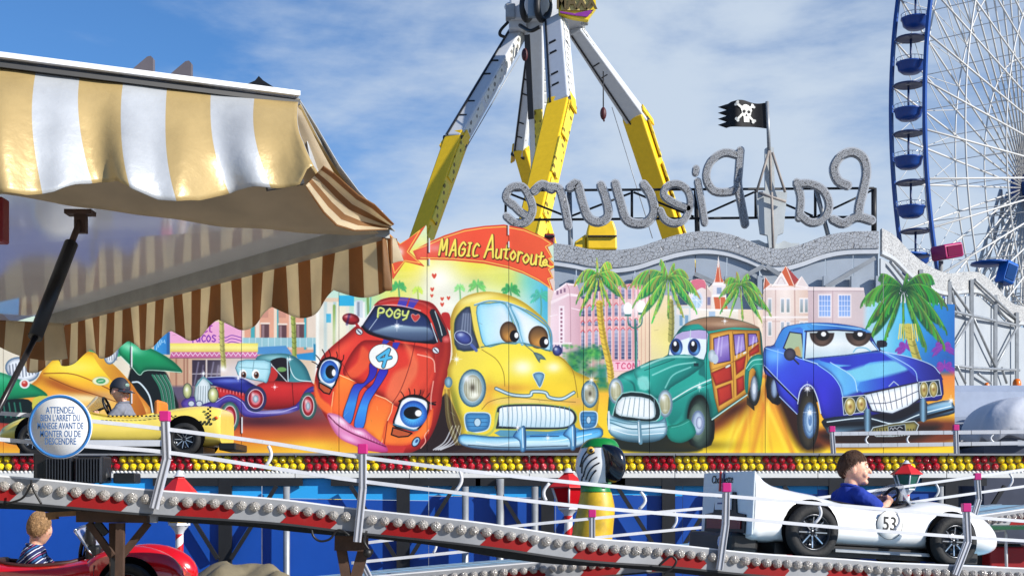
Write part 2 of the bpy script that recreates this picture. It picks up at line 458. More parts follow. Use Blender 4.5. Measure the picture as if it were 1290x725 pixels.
K = (20, 18, 24); WH = (248, 250, 250)

# --- sky and far background of the board
rect(-60, 272, 700, 420, (205, 225, 205))
for b in [(455, 335, 40, 30, (95, 200, 190), .9), (470, 375, 30, 40, (150, 215, 190), .7), (520, 335, 45, 28, (248, 228, 40), .95), (600, 325, 60, 30, (244, 226, 55), .95), (500, 372, 30, 25, (235, 228, 90), .8),
          (552, 352, 26, 28, (250, 246, 235), .95), (558, 385, 30, 25, (246, 240, 225), .9), (640, 350, 30, 18, (225, 225, 90), .8), (668, 352, 18, 22, (110, 205, 190), .8), (694, 372, 22, 30, (30, 165, 220), .95), (690, 400, 18, 22, (60, 175, 205), .8)]:
    blob(*b, clip=False)
for t in range(14):
    a = math.radians(random.uniform(150, 390)); line([(555+30*math.cos(a), 345+20*math.sin(a)), (555+90*math.cos(a), 345+50*math.sin(a))], random.uniform(2, 6), (252, 240, 140), soft=2.5, a=0.25)
for x, y, s, c in [(502, 360, 9, (60, 150, 80)), (526, 365, 6, (170, 200, 70)), (579, 362, 6, (120, 190, 110)), (601, 359, 10, (95, 170, 85)), (643, 364, 11, (50, 140, 75)), (681, 372, 12, (60, 150, 130)), (466, 362, 9, (90, 185, 165))]:
    for an in (10, 45, 80, 120, 160, 195, -15): frond(x, y, math.radians(an), s, 0.7, c, [min(255, v*1.35) for v in c], 0.55, 8)
    line([(x, y), (x+1, y+14), (x, y+30)], 2, [v*0.8+40 for v in c])
# --- left street
rect(190, 375, 440, 480, (222, 196, 168))
rect(300, 380, 398, 450, (222, 160, 132))
for x0, x1, c in [(244, 252, (240, 225, 210)), (252, 258, (225, 190, 170)), (304, 308, (235, 215, 195)), (316, 321, (64, 168, 178)), (322, 327, (238, 222, 205)), (345, 349, (232, 212, 190)), (349, 351, (70, 165, 175)), (364, 368, (230, 205, 185)), (383, 386, (60, 165, 180)), (387, 398, (226, 208, 190))]:
    rect(x0, 375, x1, 440, c)
for x, y in [(329, 408), (351, 409), (373, 408)]:
    rect(x, y, x+10, y+20, (96, 66, 72)); rect(x+1, y+1, x+4, y+20, (150, 120, 125)); rect(x-1, y-2, x+11, y, (240, 225, 210))
for x in (329, 351, 373): rect(x, 380, x+9, 400, (200, 140, 120))
rect(304, 425, 398, 437, (150, 196, 205)); 
for i in range(12): line([(306+i*8, 425), (306+i*8, 437)], 0.7, (215, 232, 235))
fill([(322, 437), (360, 435), (368, 446), (324, 446)], (70, 140, 200), sm=0); fill([(372, 446), (398, 443), (405, 455), (376, 452)], (20, 140, 205), sm=0); rect(395, 433, 403, 452, (15, 125, 170))
rect(398, 380, 440, 500, (226, 222, 208)); 
for x0, x1, c in [(398, 402, (245, 245, 235)), (408, 412, (185, 205, 205)), (420, 424, (170, 200, 200)), (424, 436, (235, 228, 200)), (446, 460, (240, 238, 232))]: rect(x0, 380, x1, 470, c, soft=1)
rect(411, 395, 417, 406, (40, 165, 210)); rect(427, 372, 446, 385, (25, 170, 215)); rect(448, 378, 457, 400, (205, 215, 222)); rect(450, 380, 453, 398, (140, 150, 165))
line([(421, 385), (421, 440), (423, 475)], 3.5, (130, 165, 80)); line([(463, 370), (464, 395)], 3, (120, 160, 90))
blob(425, 425, 14, 25, (245, 240, 215), .7, clip=False); blob(408, 470, 14, 16, (235, 240, 235), .7, clip=False)
line([(398, 500), (400, 460), (415, 440)], 3, WH, a=.7, soft=1)
# taco stand
rect(212, 405, 305, 433, (236, 168, 206)); 
for i in range(3): line([(276, 423+i*4), (284, 425+i*4), (292, 422+i*4), (304, 425+i*4)], 1.1, (120, 60, 165))
word([('S', 231, 408, 6, 11), ('u', 238, 410, 5, 8), ('n', 244, 410, 5, 8), ('s', 250, 410, 5, 8), ('e', 256, 410, 5, 8), ('t', 262, 407, 5, 11)], 1.5, (150, 45, 160), slant=0)
word([('T', 240, 421, 6, 10), ('a', 247, 422, 5, 8), ('c', 254, 422, 5, 8), ('o', 260, 422, 5.5, 8), ('s', 267, 422, 5, 8)], 1.5, (120, 40, 165), slant=0)
rect(212, 432, 325, 443, G((0, 432), (0, 443), (238, 222, 90), (246, 236, 140), (226, 200, 90)))
fill([(216, 443), (323, 443), (326, 450), (214, 450)], (198, 95, 150), sm=0)
for i in range(18): line([(216+i*6, 444), (219+i*6, 448), (222+i*6, 444)], 1, (240, 205, 230), sm=0)
line([(214, 450.5), (326, 450.5)], 1, (110, 30, 90))
rect(214, 451, 330, 500, G((214, 0), (330, 0), (196, 150, 120), (220, 196, 170), (190, 165, 165)))
for x in (222, 232, 236): line([(x, 452), (x, 500)], 1.6, (150, 100, 80), soft=1)
for x0 in (242, 261): rect(x0, 453, x0+17, 486, (58, 48, 66)); rect(x0, 470, x0+17, 471, (200, 195, 200)); line([(x0+3, 484), (x0+8, 456)], 1.5, (130, 125, 150), soft=1); line([(x0+11, 482), (x0+14, 460)], 1.2, (120, 110, 140), soft=1)
rect(259.5, 452, 261, 488, (210, 200, 200)); blob(300, 470, 25, 16, (225, 220, 225), .8, clip=False)
trunk([(279, 400), (280, 435), (282, 462)], 6, (190, 186, 105), (120, 115, 60), 8); trunk([(368, 380), (370, 415), (371, 447)], 5.5, (160, 175, 80), (95, 105, 45), 9)
blob(281, 464, 4, 4, (250, 250, 250), .9, clip=False)
rect(194, 417, 213, 446, G((194, 0), (213, 0), (45, 150, 215), (30, 125, 200))); rect(210, 418, 214, 446, (30, 95, 160))
for i in range(5): line([(197+i*2.5, 440-i*3), (200+i*2, 424+i*2)], 0.9, (190, 225, 245))
rect(212, 486, 245, 520, (95, 85, 110), soft=2)
# --- ground
rect(-90, 505, 505, 590, G((0, 515), (0, 572), (110, 70, 85), (165, 55, 45), (222, 120, 25), (240, 185, 20)), soft=5)
blob(330, 530, 60, 7, (60, 30, 45), .8, clip=False); blob(300, 548, 40, 6, (215, 95, 25), .6, clip=False); blob(390, 562, 40, 8, (245, 205, 40), .8, clip=False); blob(270, 562, 30, 7, (250, 200, 30), .8, clip=False)
rect(555, 470, 1240, 590, G((0, 470), (0, 572), (235, 165, 45), (250, 205, 20), (252, 216, 0)), soft=3)
rect(500, 556, 770, 590, (52, 34, 32), soft=4)
# --- right-hand buildings
rect(690, 340, 1092, 475, (226, 200, 186))
fill([(692, 470), (694, 380), (698, 366), (713, 356), (727, 358), (731, 371), (734, 470)], G((692, 0), (734, 0), (238, 214, 220), (232, 196, 204), (206, 158, 170)), sm=0)
fill([(694, 379), (716, 369), (731, 371), (731, 374), (716, 372.5), (694, 383)], (247, 228, 230), sm=0); fill([(698, 366), (713, 356), (727, 358), (727, 360), (713, 358.5), (698, 369)], (248, 232, 234), sm=0)
line([(714, 357), (718, 372), (719, 440)], 0.8, (185, 135, 150))
for i in range(3): rect(701+i*4.5, 366-i*1.6, 703.5+i*4.5, 371-i*1.6, (140, 105, 130))
rect(704, 385, 711, 438, (248, 232, 236))
for i in range(9): rect(706, 388+i*5.2, 708.5, 391+i*5.2, (150, 100, 120))
line([(693, 398), (702, 396)], 1, (246, 230, 232)); line([(720, 388), (733, 391)], 1, (246, 228, 232)); rect(694, 431, 720, 433, (248, 234, 236))
for i in range(4): rect(695+i*4, 434, 697+i*4, 445, (110, 105, 150))
rect(731, 356, 806, 470, (232, 178, 176))
for i in range(9):
    x = 732+i*8.4; rect(x+4.6, 352, x+8, 470, G((x+4.6, 0), (x+8, 0), (252, 228, 226), (222, 150, 152)))
    for y0, y1 in ((360, 376), (383, 398), (402, 410), (414, 452)):
        yy = y0+max(0, 4-i)*0.8
        rect(x+0.3, yy, x+4.4, y1, G((0, yy), (0, y1), (178, 184, 206), (120, 128, 165), (70, 82, 120)))
        line([(x, yy+1), (x+2.4, yy-1.6), (x+4.6, yy+1)], 1.3, (214, 92, 104), sm=3)
        for yy2 in np.arange(yy+4, y1, 5): line([(x+.3, yy2), (x+4.4, yy2)], 0.5, (225, 215, 225))
    line([(x+6.3, 352), (x+6.3, 470)], 0.5, (205, 120, 125))
for i in range(5): rect(800+i*4.5, 340, 803.4+i*4.5, 400+i*2, (244, 205, 205)); rect(803.4+i*4.5, 340, 804.5+i*4.5, 400, (198, 92, 110))
rect(804, 385, 822, 470, (240, 212, 180)); 
for x in (808, 813, 818): line([(x, 385), (x, 470)], 0.9, (216, 165, 140))
rect(820, 372, 850, 470, G((0, 372), (0, 470), (240, 214, 180), (244, 226, 150), (240, 228, 180))); blob(845, 430, 14, 30, (244, 232, 120), .5, clip=False)
for i in range(22): blob(random.uniform(708, 762), random.uniform(440, 470), random.uniform(4, 9), random.uniform(3, 8), random.choice([(20, 120, 70), (35, 150, 75), (15, 95, 70), (90, 180, 70), (10, 110, 95)]), .75, clip=False)
for i in range(130): blob(random.uniform(706, 764), random.uniform(434, 488), 2.2, 1.5, random.choice([(25, 130, 70), (70, 170, 70), (10, 90, 70), (120, 195, 90)]), .6, clip=False)
rect(752, 460, 767, 490, (15, 125, 105), soft=5, a=.8)
rect(768, 454, 806, 467, (244, 190, 204), out=((205, 120, 140), 0.8)); word([('T', 776, 457, 4.5, 7), ('C', 783, 457, 5, 7), ('O', 790, 457, 5, 7), ('M', 797, 457, 6, 7)], 1.3, (208, 70, 110), slant=0)
rect(765, 467, 840, 480, (240, 205, 190), soft=2)
line([(801.5, 475), (801, 430), (800.5, 411)], 3, (40, 110, 100)); line([(802.3, 475), (802, 430)], 0.8, (120, 190, 175))
line([(791, 397), (792, 408), (800, 413), (808, 408), (809, 396)], 1.6, (45, 115, 105)); line([(800, 412), (800, 402)], 2.2, (45, 115, 105))
for x, y in ((791, 388.5), (808, 386.5)): blob(x, y, 11, 12, (255, 250, 245), .6, clip=False); ell(x, y, 5.6, 8, (254, 254, 252)); rect(x-4, y+7, x+4, y+9.5, (50, 110, 105))
# church and villas
rect(866, 360, 930, 420, (238, 226, 214)); fill([(870, 354), (878, 351), (887, 352), (891, 366), (894, 402), (868, 402), (868, 372)], (240, 224, 218), sm=0); fill([(871, 354), (878, 351.5), (887, 353), (890, 364), (884, 362), (876, 366), (870, 364)], (216, 110, 130), sm=3)
ell(878, 378, 7, 11, (176, 206, 226), out=((225, 225, 235), 2)); line([(878, 367), (878, 389)], 0.7, WH); line([(871, 378), (885, 378)], 0.7, WH); line([(872, 372), (884, 384)], .5, WH)
fill([(889, 360), (896, 368), (896, 400), (890, 400)], (226, 200, 190), sm=0); rect(891, 374, 895, 384, (125, 125, 160)); 
fill([(905, 326), (900, 355), (912, 355)], (206, 92, 58), sm=0); line([(905, 328), (907.5, 355)], 0.9, (250, 225, 200)); line([(905, 326), (900, 356)], 1.0, (245, 225, 220)); line([(905, 326), (912, 356)], .9, (240, 215, 210)); line([(905, 320), (905, 336)], 1.8, (245, 235, 230))
rect(898, 356, 914, 373, (236, 226, 226)); rect(897, 356, 915, 359, (252, 246, 246)); rect(903, 362, 909, 370, (140, 160, 190)); rect(897, 371, 915, 374, (252, 246, 246))
fill([(899, 374), (913, 374), (917, 389), (907, 391), (901, 389)], (208, 98, 56), sm=0); line([(907, 374), (908, 390)], .8, (245, 215, 195))
rect(880, 389, 962, 410, G((0, 389), (0, 410), (246, 238, 224), (232, 214, 192))); rect(893, 392, 901, 399, (170, 195, 220)); line([(880, 389.5), (930, 391)], 1.6, (252, 248, 242))
rect(846, 385, 870, 430, (206, 214, 214)); rect(852, 388, 868, 396, (236, 224, 214)); rect(856, 397, 860, 410, (120, 160, 190)); rect(863, 397, 867, 408, (120, 160, 190)); rect(930, 385, 968, 480, (238, 214, 190)); line([(955, 382), (962, 470)], 4, (248, 230, 205), soft=1); line([(948, 390), (955, 440)], 1, (210, 170, 150))
fill([(961, 470), (961, 364), (970, 357), (1004, 360), (1020, 362), (1020, 470)], G((961, 0), (1020, 0), (222, 198, 190), (242, 226, 216), (222, 190, 172)), sm=0)
line([(1001, 360), (1002, 440)], 1.6, (200, 165, 155)); line([(977, 362), (977, 440)], 1.2, (205, 175, 168)); rect(961, 398, 1020, 400.5, (248, 236, 230)); rect(961, 362, 1020, 365, (244, 230, 226)); rect(961, 404, 1020, 405, (205, 172, 160))
for x in (967, 983, 990, 1007, 1013):
    for y in (375, 404): rect(x, y, x+5.5, y+19, (248, 240, 236)); rect(x+1, y+1.5, x+4.6, y+18, G((0, y), (0, y+18), (180, 190, 205), (135, 150, 150)))
fill([(963.5, 347), (971, 358), (961, 366)], (206, 110, 80), sm=0, out=((250, 238, 232), 1.2))
fill([(989.7, 334), (1006, 352), (1000, 360), (974, 359)], (206, 92, 52), sm=0); fill([(989.7, 334), (1000, 360), (1006, 352)], (168, 62, 62), sm=0); fill([(974, 359), (985, 344), (993, 359)], (232, 222, 220), sm=0, out=((252, 244, 240), 1.3)); line([(989.7, 334), (973, 360)], 1.4, (250, 240, 232)); line([(989.7, 334), (1000, 359)], 1.1, (250, 225, 205)); line([(979, 357), (984, 349), (989, 357)], 1, (205, 190, 190), sm=3)
fill([(1003, 360), (1010, 347), (1020, 362)], (232, 216, 212), sm=0, out=((250, 240, 236), 1.3))
rect(1018, 361, 1095, 470, G((1018, 0), (1095, 0), (206, 182, 186), (216, 196, 196), (206, 190, 192))); rect(1018, 361, 1095, 366, (234, 218, 216)); line([(1018, 366.5), (1095, 366.5)], .8, (168, 140, 148)); line([(1049, 366), (1049, 440)], 1, (188, 160, 166))
for x in (1032, 1057): rect(x-1.5, 370, x+15.5, 400, (238, 226, 226)); rect(x, 372, x+14, 398, G((0, 372), (0, 398), (110, 150, 215), (140, 175, 230))); [line([(x+k*3.5, 372), (x+k*3.5, 398)], .7, (236, 236, 245)) for k in (1, 2, 3)]; [line([(x, 372+k*6.5), (x+14, 372+k*6.5)], .7, (236, 236, 245)) for k in (1, 2, 3)]
rect(1020, 410, 1110, 450, (196, 176, 182), soft=4)
fill([(1086, 470), (1090, 384), (1112, 352), (1240, 352), (1240, 520), (1086, 520)], G((1086, 0), (1203, 0), (190, 216, 226), (120, 200, 228), (60, 178, 226), (10, 132, 205), (8, 110, 190)), sm=0, soft=3)
blob(1190, 470, 40, 40, (30, 70, 170), .6, clip=False); rect(1170, 482, 1240, 520, (20, 40, 90), soft=2); rect(1085, 500, 1240, 532, (166, 74, 36), soft=6)
for cx, cy in ((1188, 437), (1190, 462), (1142, 437)):
    for an in (10, 50, 90, 130, 170, -10, 200): frond(cx, cy, math.radians(an), 13, .8, (110, 40, 150), (150, 60, 170), .8, 9)
rect(930, 470, 1240, 590, G((0, 470), (0, 572), (224, 120, 40), (246, 180, 20), (253, 216, 0)), soft=4)
for i in range(26):
    x = random.uniform(900, 1000); line([(955+random.uniform(-18, 18), 478), (x, 570)], random.uniform(1.5, 5), random.choice([(232, 140, 20), (252, 222, 30), (255, 235, 90), (205, 90, 20)]), soft=2, a=.4)
blob(900, 535, 40, 10, (120, 40, 20), .85, clip=False, rot=-.5); blob(925, 515, 32, 8, (60, 20, 20), .9, clip=False, rot=-.55)
fill([(968, 470), (1010, 520), (1040, 560), (1010, 566), (985, 520)], (50, 25, 20), soft=5); fill([(1030, 540), (1200, 528), (1203, 556), (1100, 562), (1040, 562)], (120, 50, 22), soft=5); fill([(1040, 543), (1180, 533), (1150, 556), (1060, 560)], (40, 24, 22), soft=5)
# --- palms of the right half
CUT[0] = True
trunk([(755, 382), (757, 405), (761, 430), (768, 460), (770, 480)], 8, (232, 196, 60), (150, 112, 30), 17)
palm(754, 346, [(150, 32, 1.5), (185, 26, 2.2), (95, 24, .2), (60, 30, .8), (20, 34, 1.3), (-10, 30, 1.6), (225, 30, 1.5), (255, 26, 1.0), (-60, 26, .9), (285, 24, .9)], (40, 130, 60), (214, 226, 90), .95)
trunk([(845, 380), (846, 405), (845, 428)], 7, (176, 170, 90), (110, 110, 60), 7)
palm(842, 349, [(155, 48, 1.0), (175, 40, 1.6), (110, 28, .3), (70, 22, .3), (40, 30, 1.0), (10, 36, 1.4), (-25, 36, 1.3), (215, 40, 1.2), (240, 36, 1.0), (-60, 34, .8), (270, 34, .6)], (32, 130, 75), (190, 220, 85), 1.05)
palm(933, 358, [(140, 24, .8), (105, 18, .2), (60, 20, .5), (170, 24, 1.3), (20, 26, 1.4), (-15, 36, 1.3), (210, 26, 1.3), (240, 24, 1.2), (-45, 34, 1.0), (275, 30, .6)], (38, 128, 62), (180, 216, 92), .9)
trunk([(1144, 412), (1149, 432), (1157, 456), (1166, 470)], 10, (196, 186, 84), (92, 100, 40), 8)
palm(1138, 363, [(140, 36, .3), (165, 50, 1.0), (195, 46, 1.5), (75, 20, .1), (40, 46, .6), (15, 52, 1.1), (-15, 52, 1.3), (-38, 60, .9), (215, 50, 1.4), (240, 44, 1.0), (-62, 56, .6), (270, 42, .5)], (12, 92, 50), (108, 178, 62), 1.35)
CUT[0] = False
blob(1138, 366, 14, 10, (10, 55, 45), .7, clip=False)
for i in range(9): line([(1134+i*2.4, 408), (1132+i*3, 428+random.uniform(-3, 3))], 1.6, random.choice([(205, 190, 80), (120, 140, 50), (235, 215, 110)]))

# --- far left: big green and yellow car
GR = (12, 150, 92)
fill([(40, 455), (75, 420), (110, 405), (150, 420), (160, 445), (100, 455)], (40, 170, 110))
fill([(45, 440), (52, 425), (62, 420), (64, 450), (50, 462)], (170, 225, 200)); fill([(100, 441), (112, 435), (118, 441)], (30, 150, 100))
fill([(164, 466), (180, 462), (206, 466), (216, 486), (222, 522), (160, 530)], (22, 30, 34), soft=1)
for i in range(4): line([(192+i*5, 472), (202+i*4.5, 490), (207+i*4, 520)], 2.4, (44, 120, 92)); line([(194+i*5, 472), (204+i*4.5, 490), (209+i*4, 520)], .8, (140, 190, 170))
line([(167, 481), (176, 482), (188, 498), (193, 522)], 2.0, (215, 232, 240)); 
fill([(46, 478), (60, 455), (82, 446), (108, 442), (124, 446), (140, 456), (158, 474), (172, 492), (184, 524), (60, 524), (20, 500)], G((0, 442), (0, 524), (255, 222, 20), (252, 212, 20), (240, 150, 20), (250, 215, 120)), edge=((190, 90, 10), 5, .6))
blob(110, 500, 40, 8, (255, 244, 190), .9); blob(70, 482, 26, 6, (160, 70, 15), .8, rot=.35); blob(100, 492, 40, 4, (170, 80, 15), .7, rot=.2); blob(95, 462, 30, 9, (255, 236, 90), .9)
fill([(118, 444), (140, 458), (160, 478), (178, 505), (184, 524), (172, 524), (158, 500), (138, 476), (122, 456)], G((118, 0), (184, 0), (240, 180, 30), (176, 90, 20)), sm=3)
line([(62, 475), (90, 487), (130, 500), (165, 512)], 1, (120, 60, 15)); line([(55, 470), (86, 470), (108, 476), (138, 490)], 1.2, (150, 75, 15))
ell(127, 479.5, 10.5, 5.5, (236, 236, 196), out=((200, 190, 120), 1)); ell(127, 479.5, 6, 3.4, (70, 160, 100)); line([(124, 480), (130, 479)], 1, (220, 240, 220))
fill([(148, 432), (160, 428), (180, 434), (205, 446), (222, 458), (229, 469), (205, 466), (185, 466), (176, 472), (166, 462), (156, 452), (150, 445)], G((0, 428), (0, 470), (60, 195, 140), (10, 150, 92), (8, 120, 80)), edge=((4, 70, 50), 4, .6)); blob(165, 438, 14, 5, (160, 235, 195), .8, rot=.4)
line([(152, 448), (166, 462), (176, 472), (186, 466), (228, 468.5)], .9, (200, 235, 215))
ell(140, 443, 8.5, 15, (246, 250, 250), rot=.18, edge=((90, 110, 130), 3, .5), out=((90, 120, 150), 1.6))
for i in range(5): line([(134+i*3, 434+i*1), (135+i*3, 453)], 1.0, (110, 120, 140), soft=.6)
ell(28, 465, 21, 14.5, (240, 245, 250), rot=.25, edge=((80, 95, 120), 3, .6), out=((90, 120, 150), 1.8))
for i in range(9): line([(12+i*4, 456+abs(i-4)), (13+i*4, 474-abs(i-4))], 1.4, (60, 70, 90), soft=.7, a=.8)
fill([(-60, 470), (-5, 468), (20, 476), (45, 486), (60, 498), (40, 500), (15, 503), (0, 510), (-60, 515)], G((0, 468), (0, 510), (80, 205, 150), (14, 150, 95), (8, 110, 75)), edge=((4, 70, 50), 4, .5))
ell(31, 483, 6.5, 6, (232, 236, 236)); ell(31, 483, 4, 4, (190, 45, 35)); blob(30, 481, 2, 1.5, (255, 200, 190), .9, clip=False)
fill([(-10, 508), (36, 503), (42, 530), (-10, 530)], (20, 34, 36)); [line([(4+i*7, 507), (7+i*7, 525)], 2, (40, 110, 90)) for i in range(4)]; fill([(42, 502), (64, 500), (80, 525), (46, 525)], (206, 200, 70))

# --- blue and red vintage car
fill([(228, 508), (236, 500), (250, 500), (252, 512), (236, 516)], (92, 70, 170), edge=((40, 25, 90), 3, .7))
fill([(322, 452), (345, 445), (368, 447), (384, 460), (392, 478), (396, 494), (370, 500), (340, 490)], (60, 138, 148), edge=((25, 75, 90), 5, .7)); blob(345, 450, 16, 4, (150, 205, 210), .9); line([(362, 450), (368, 470), (376, 478), (392, 480)], 1.1, (225, 245, 245))
fill([(340, 455), (362, 452), (363, 480), (336, 480)], (30, 26, 34)); fill([(342, 462), (350, 470), (346, 479), (338, 479)], (190, 30, 30)); line([(342, 458), (336, 480)], 1.2, (200, 225, 230)); line([(341, 458), (362, 481)], 1.1, (215, 225, 230)); line([(362, 452), (363, 480)], 1.6, (190, 215, 220)); ell(355, 465, 6, 3, (110, 160, 90))
fill([(336, 480), (370, 481), (394, 482), (398, 500), (372, 512), (330, 514), (318, 492)], G((0, 480), (0, 514), (222, 30, 32), (196, 20, 26), (140, 10, 20)), edge=((90, 5, 15), 4, .5)); line([(368, 482), (370, 512)], .8, (80, 5, 10))
fill([(300, 455), (322, 453), (341, 456), (337, 480), (330, 480), (300, 472)], (176, 222, 232), sm=2, edge=((90, 160, 180), 3, .6), out=((70, 110, 130), .9)); line([(320, 454), (317, 478)], .9, (110, 150, 165)); line([(301, 462), (340, 465)], .9, (120, 170, 180))
for x in (306, 322): ell(x, 471, 4.8, 6.2, (246, 250, 250)); ell(x+1, 472, 3.2, 4.4, (96, 52, 34)); ell(x+1.5, 472, 1.5, 2.2, K); blob(x, 470, 1, 1, WH, 1, clip=False)
fill([(258, 480), (264, 475), (300, 475), (318, 483), (332, 492), (328, 500), (300, 494), (272, 486)], (30, 38, 140), edge=((12, 10, 70), 4, .7)); blob(290, 479, 20, 3, (100, 120, 215), .9); line([(262, 475), (300, 474), (320, 482)], .8, (190, 205, 240))
fill([(272, 487), (300, 494), (326, 500), (325, 515), (300, 512), (275, 500)], (200, 28, 34), edge=((100, 10, 20), 3, .6)); [line([(274+i*4, 489+i*.7), (274+i*4, 492+i*.7)], 1.2, (240, 110, 110)) for i in range(10)]
fill([(247, 508), (246, 486), (254, 475), (264, 482), (268, 508)], (216, 228, 232), sm=2, edge=((110, 140, 150), 3, .6), out=((70, 90, 100), .8)); [line([(250+i*3, 486), (249+i*3.2, 507)], .8, (120, 140, 150)) for i in range(6)]; line([(247, 486), (256, 474), (267, 483)], 1.6, (90, 150, 160), sm=0); line([(256, 474), (257, 468)], 1.3, (160, 175, 180))
fill([(250, 512), (275, 502), (290, 496), (308, 505), (318, 516), (345, 516), (372, 510), (384, 492), (395, 486), (400, 492), (388, 496), (376, 516), (340, 524), (308, 524), (296, 508), (282, 508), (272, 518)], (78, 66, 170), sm=3, edge=((36, 22, 96), 3, .7)); line([(272, 506), (288, 498), (304, 505), (316, 518), (350, 519), (374, 512)], 1, (190, 190, 240)); blob(345, 518, 25, 3, (180, 175, 225), .8)
for x, y, rx, ry, ty in ((289.5, 525, 10.5, 18, (86, 140, 132)), (322, 502, 12.5, 15, (50, 36, 110)), (388, 511, 9.5, 16, (70, 120, 118))):
    ell(x, y, rx+1.5, ry+1.5, ty, edge=((30, 60, 60), 2.5, .7)); ell(x, y, rx*.78, ry*.8, (188, 26, 40), edge=((80, 5, 20), 3, .6), out=((235, 215, 215), 1)); ell(x, y, rx*.48, ry*.5, (214, 120, 130)); ell(x, y, rx*.3, ry*.32, (205, 222, 230), edge=((90, 110, 130), 2, .7)); blob(x-rx*.3, y-ry*.4, 2, 3, WH, .7, clip=False)
for x, y, rx, ry in ((236, 492, 5, 9), (268.5, 497, 6, 9)): ell(x, y, rx+1, ry+1, (60, 70, 70)); ell(x, y, rx, ry, (222, 224, 150), edge=((120, 130, 90), 3, .7)); blob(x-1, y-2, 2, 3, WH, .9, clip=False)
for x in (241, 251): ell(x, 508, 4, 3.6, (205, 215, 225), out=((70, 80, 120), 1))
for x, y in ((256, 470), (365, 452), (300, 476), (346, 487)): star(x, y, 4)

# --- red racer with eyes and lips
fill([(540, 520), (556, 500), (566, 500), (585, 560), (540, 570), (520, 568)], (40, 28, 30), soft=1)
for i in range(4): line([(546+i*3, 566), (560+i*5, 556), (570+i*4, 536)], 1.6, (225, 230, 235), a=.8)
for i in range(14): line([(560+i*1.2, 490), (563+i*1.5, 530), (574+i*2, 560)], 1.0, random.choice([(150, 130, 60), (200, 190, 110), (90, 70, 40)]), a=.7)
RB = [(456, 411), (472, 383), (487, 375), (505, 374), (527, 377), (545, 382), (556, 397), (565, 418), (568, 440), (564, 470), (558, 492), (555, 515), (548, 538), (538, 556), (526, 566), (510, 571), (486, 571), (462, 564), (430, 548), (412, 528), (404, 514), (398, 502), (396, 488), (398, 470), (405, 450), (418, 436), (436, 421), (449, 410)]
fill(RB, G((420, 400), (540, 560), (226, 44, 30), (222, 36, 20), (236, 70, 22), (196, 24, 20)), sm=4, edge=((112, 8, 14), 7, .75))
blob(548, 470, 8, 60, (150, 16, 20), .8, rot=.12); blob(556, 430, 6, 30, (130, 12, 18), .7); blob(430, 440, 22, 8, (255, 90, 50), .6, rot=-.6)
fill([(455, 430), (470, 428), (492, 430), (540, 438), (548, 450), (540, 480), (520, 520), (500, 512), (478, 498), (450, 482), (432, 470), (440, 448)], G((440, 430), (530, 510), (198, 24, 18), (226, 40, 20), (236, 84, 40)), sm=4, edge=((104, 6, 10), 6, .7))
fill([(456, 436), (466, 446), (464, 462), (447, 476), (436, 470), (450, 455)], (240, 92, 36), soft=2, a=.75); fill([(509, 432), (520, 440), (528, 462), (520, 480), (500, 506), (486, 498), (496, 470), (516, 458)], (246, 130, 80), soft=3, a=.65); fill([(530, 446), (545, 450), (548, 470), (538, 490), (526, 484)], (228, 60, 30), soft=2, a=.8); line([(526, 446), (545, 452), (548, 468)], 1.4, (255, 210, 190), a=.8)
fill([(428, 472), (447, 480), (440, 502), (432, 524), (420, 521), (416, 518), (420, 494)], G((0, 472), (0, 524), (255, 130, 20), (250, 96, 20)), sm=2, edge=((200, 50, 10), 3, .5)); line([(428, 472), (447, 480)], 1, (255, 225, 170)); line([(420, 493), (417, 519)], 1, (255, 205, 150))
fill([(473, 497), (495, 508), (488, 530), (481, 557), (468, 547), (458, 538), (464, 512)], G((0, 497), (0, 557), (248, 100, 22), (255, 150, 26)), sm=2, edge=((200, 60, 10), 3, .5)); line([(473, 497), (495, 508), (488, 530), (481, 557)], .9, (255, 230, 190), sm=2)
fill([(487, 530), (500, 536), (520, 545), (540, 520), (546, 515), (540, 545), (520, 558), (500, 561), (482, 557)], (250, 120, 24), sm=3, edge=((205, 50, 12), 3, .6))
fill([(397, 480), (404, 500), (418, 512), (416, 522), (402, 512), (396, 496)], (250, 110, 24), sm=3, a=.9, soft=1.5)
line([(494, 508), (505, 490), (516, 460), (523, 430)], .8, (90, 6, 10), a=.8); line([(447, 480), (440, 474), (430, 455)], .8, (90, 6, 10), a=.7); line([(488, 530), (484, 560)], 1, (120, 10, 10))
BL = (38, 48, 176)
fill([(483, 427), (491, 429), (486, 434), (480, 436)], BL, sm=0); fill([(495, 431), (504, 431), (500, 440), (494, 437)], BL, sm=0)
fill([(466, 457), (475, 463), (472, 475), (463, 483), (453, 493), (448, 512), (441.6, 533), (432, 524), (438, 503), (446, 484), (458, 482), (465, 470)], G((0, 457), (0, 533), (44, 20, 160), (40, 40, 180), (40, 140, 225), (30, 110, 210)), sm=3, out=((20, 15, 50), .7))
fill([(479, 464), (489, 466), (482, 480), (472, 495), (464, 510), (458, 538), (446, 536), (452, 512), (460, 493), (470, 483)], G((0, 464), (0, 538), (44, 30, 176), (40, 60, 200), (44, 150, 232), (30, 110, 215)), sm=3, out=((20, 15, 50), .7))
fill([(504, 374), (515, 375), (511, 387), (500, 385)], (62, 52, 170), sm=0); fill([(517, 375), (528, 377.5), (520, 389), (513, 387.5)], (62, 52, 170), sm=0)
line([(478, 381), (500, 377), (530, 381), (545, 390)], 2, (240, 120, 110), a=.5, soft=1.5); line([(471, 385), (500, 384), (530, 391)], .9, (250, 215, 205))
fill([(473, 385), (496, 385.5), (519, 388.5), (536, 396), (543, 407), (552, 431), (527, 431.5), (496, 427.5), (466, 419), (456, 410), (464, 397)], G((0, 385), (0, 431), (28, 34, 62), (30, 46, 96), (50, 66, 110), (20, 26, 44)), sm=3, edge=((10, 10, 20), 3, .8))
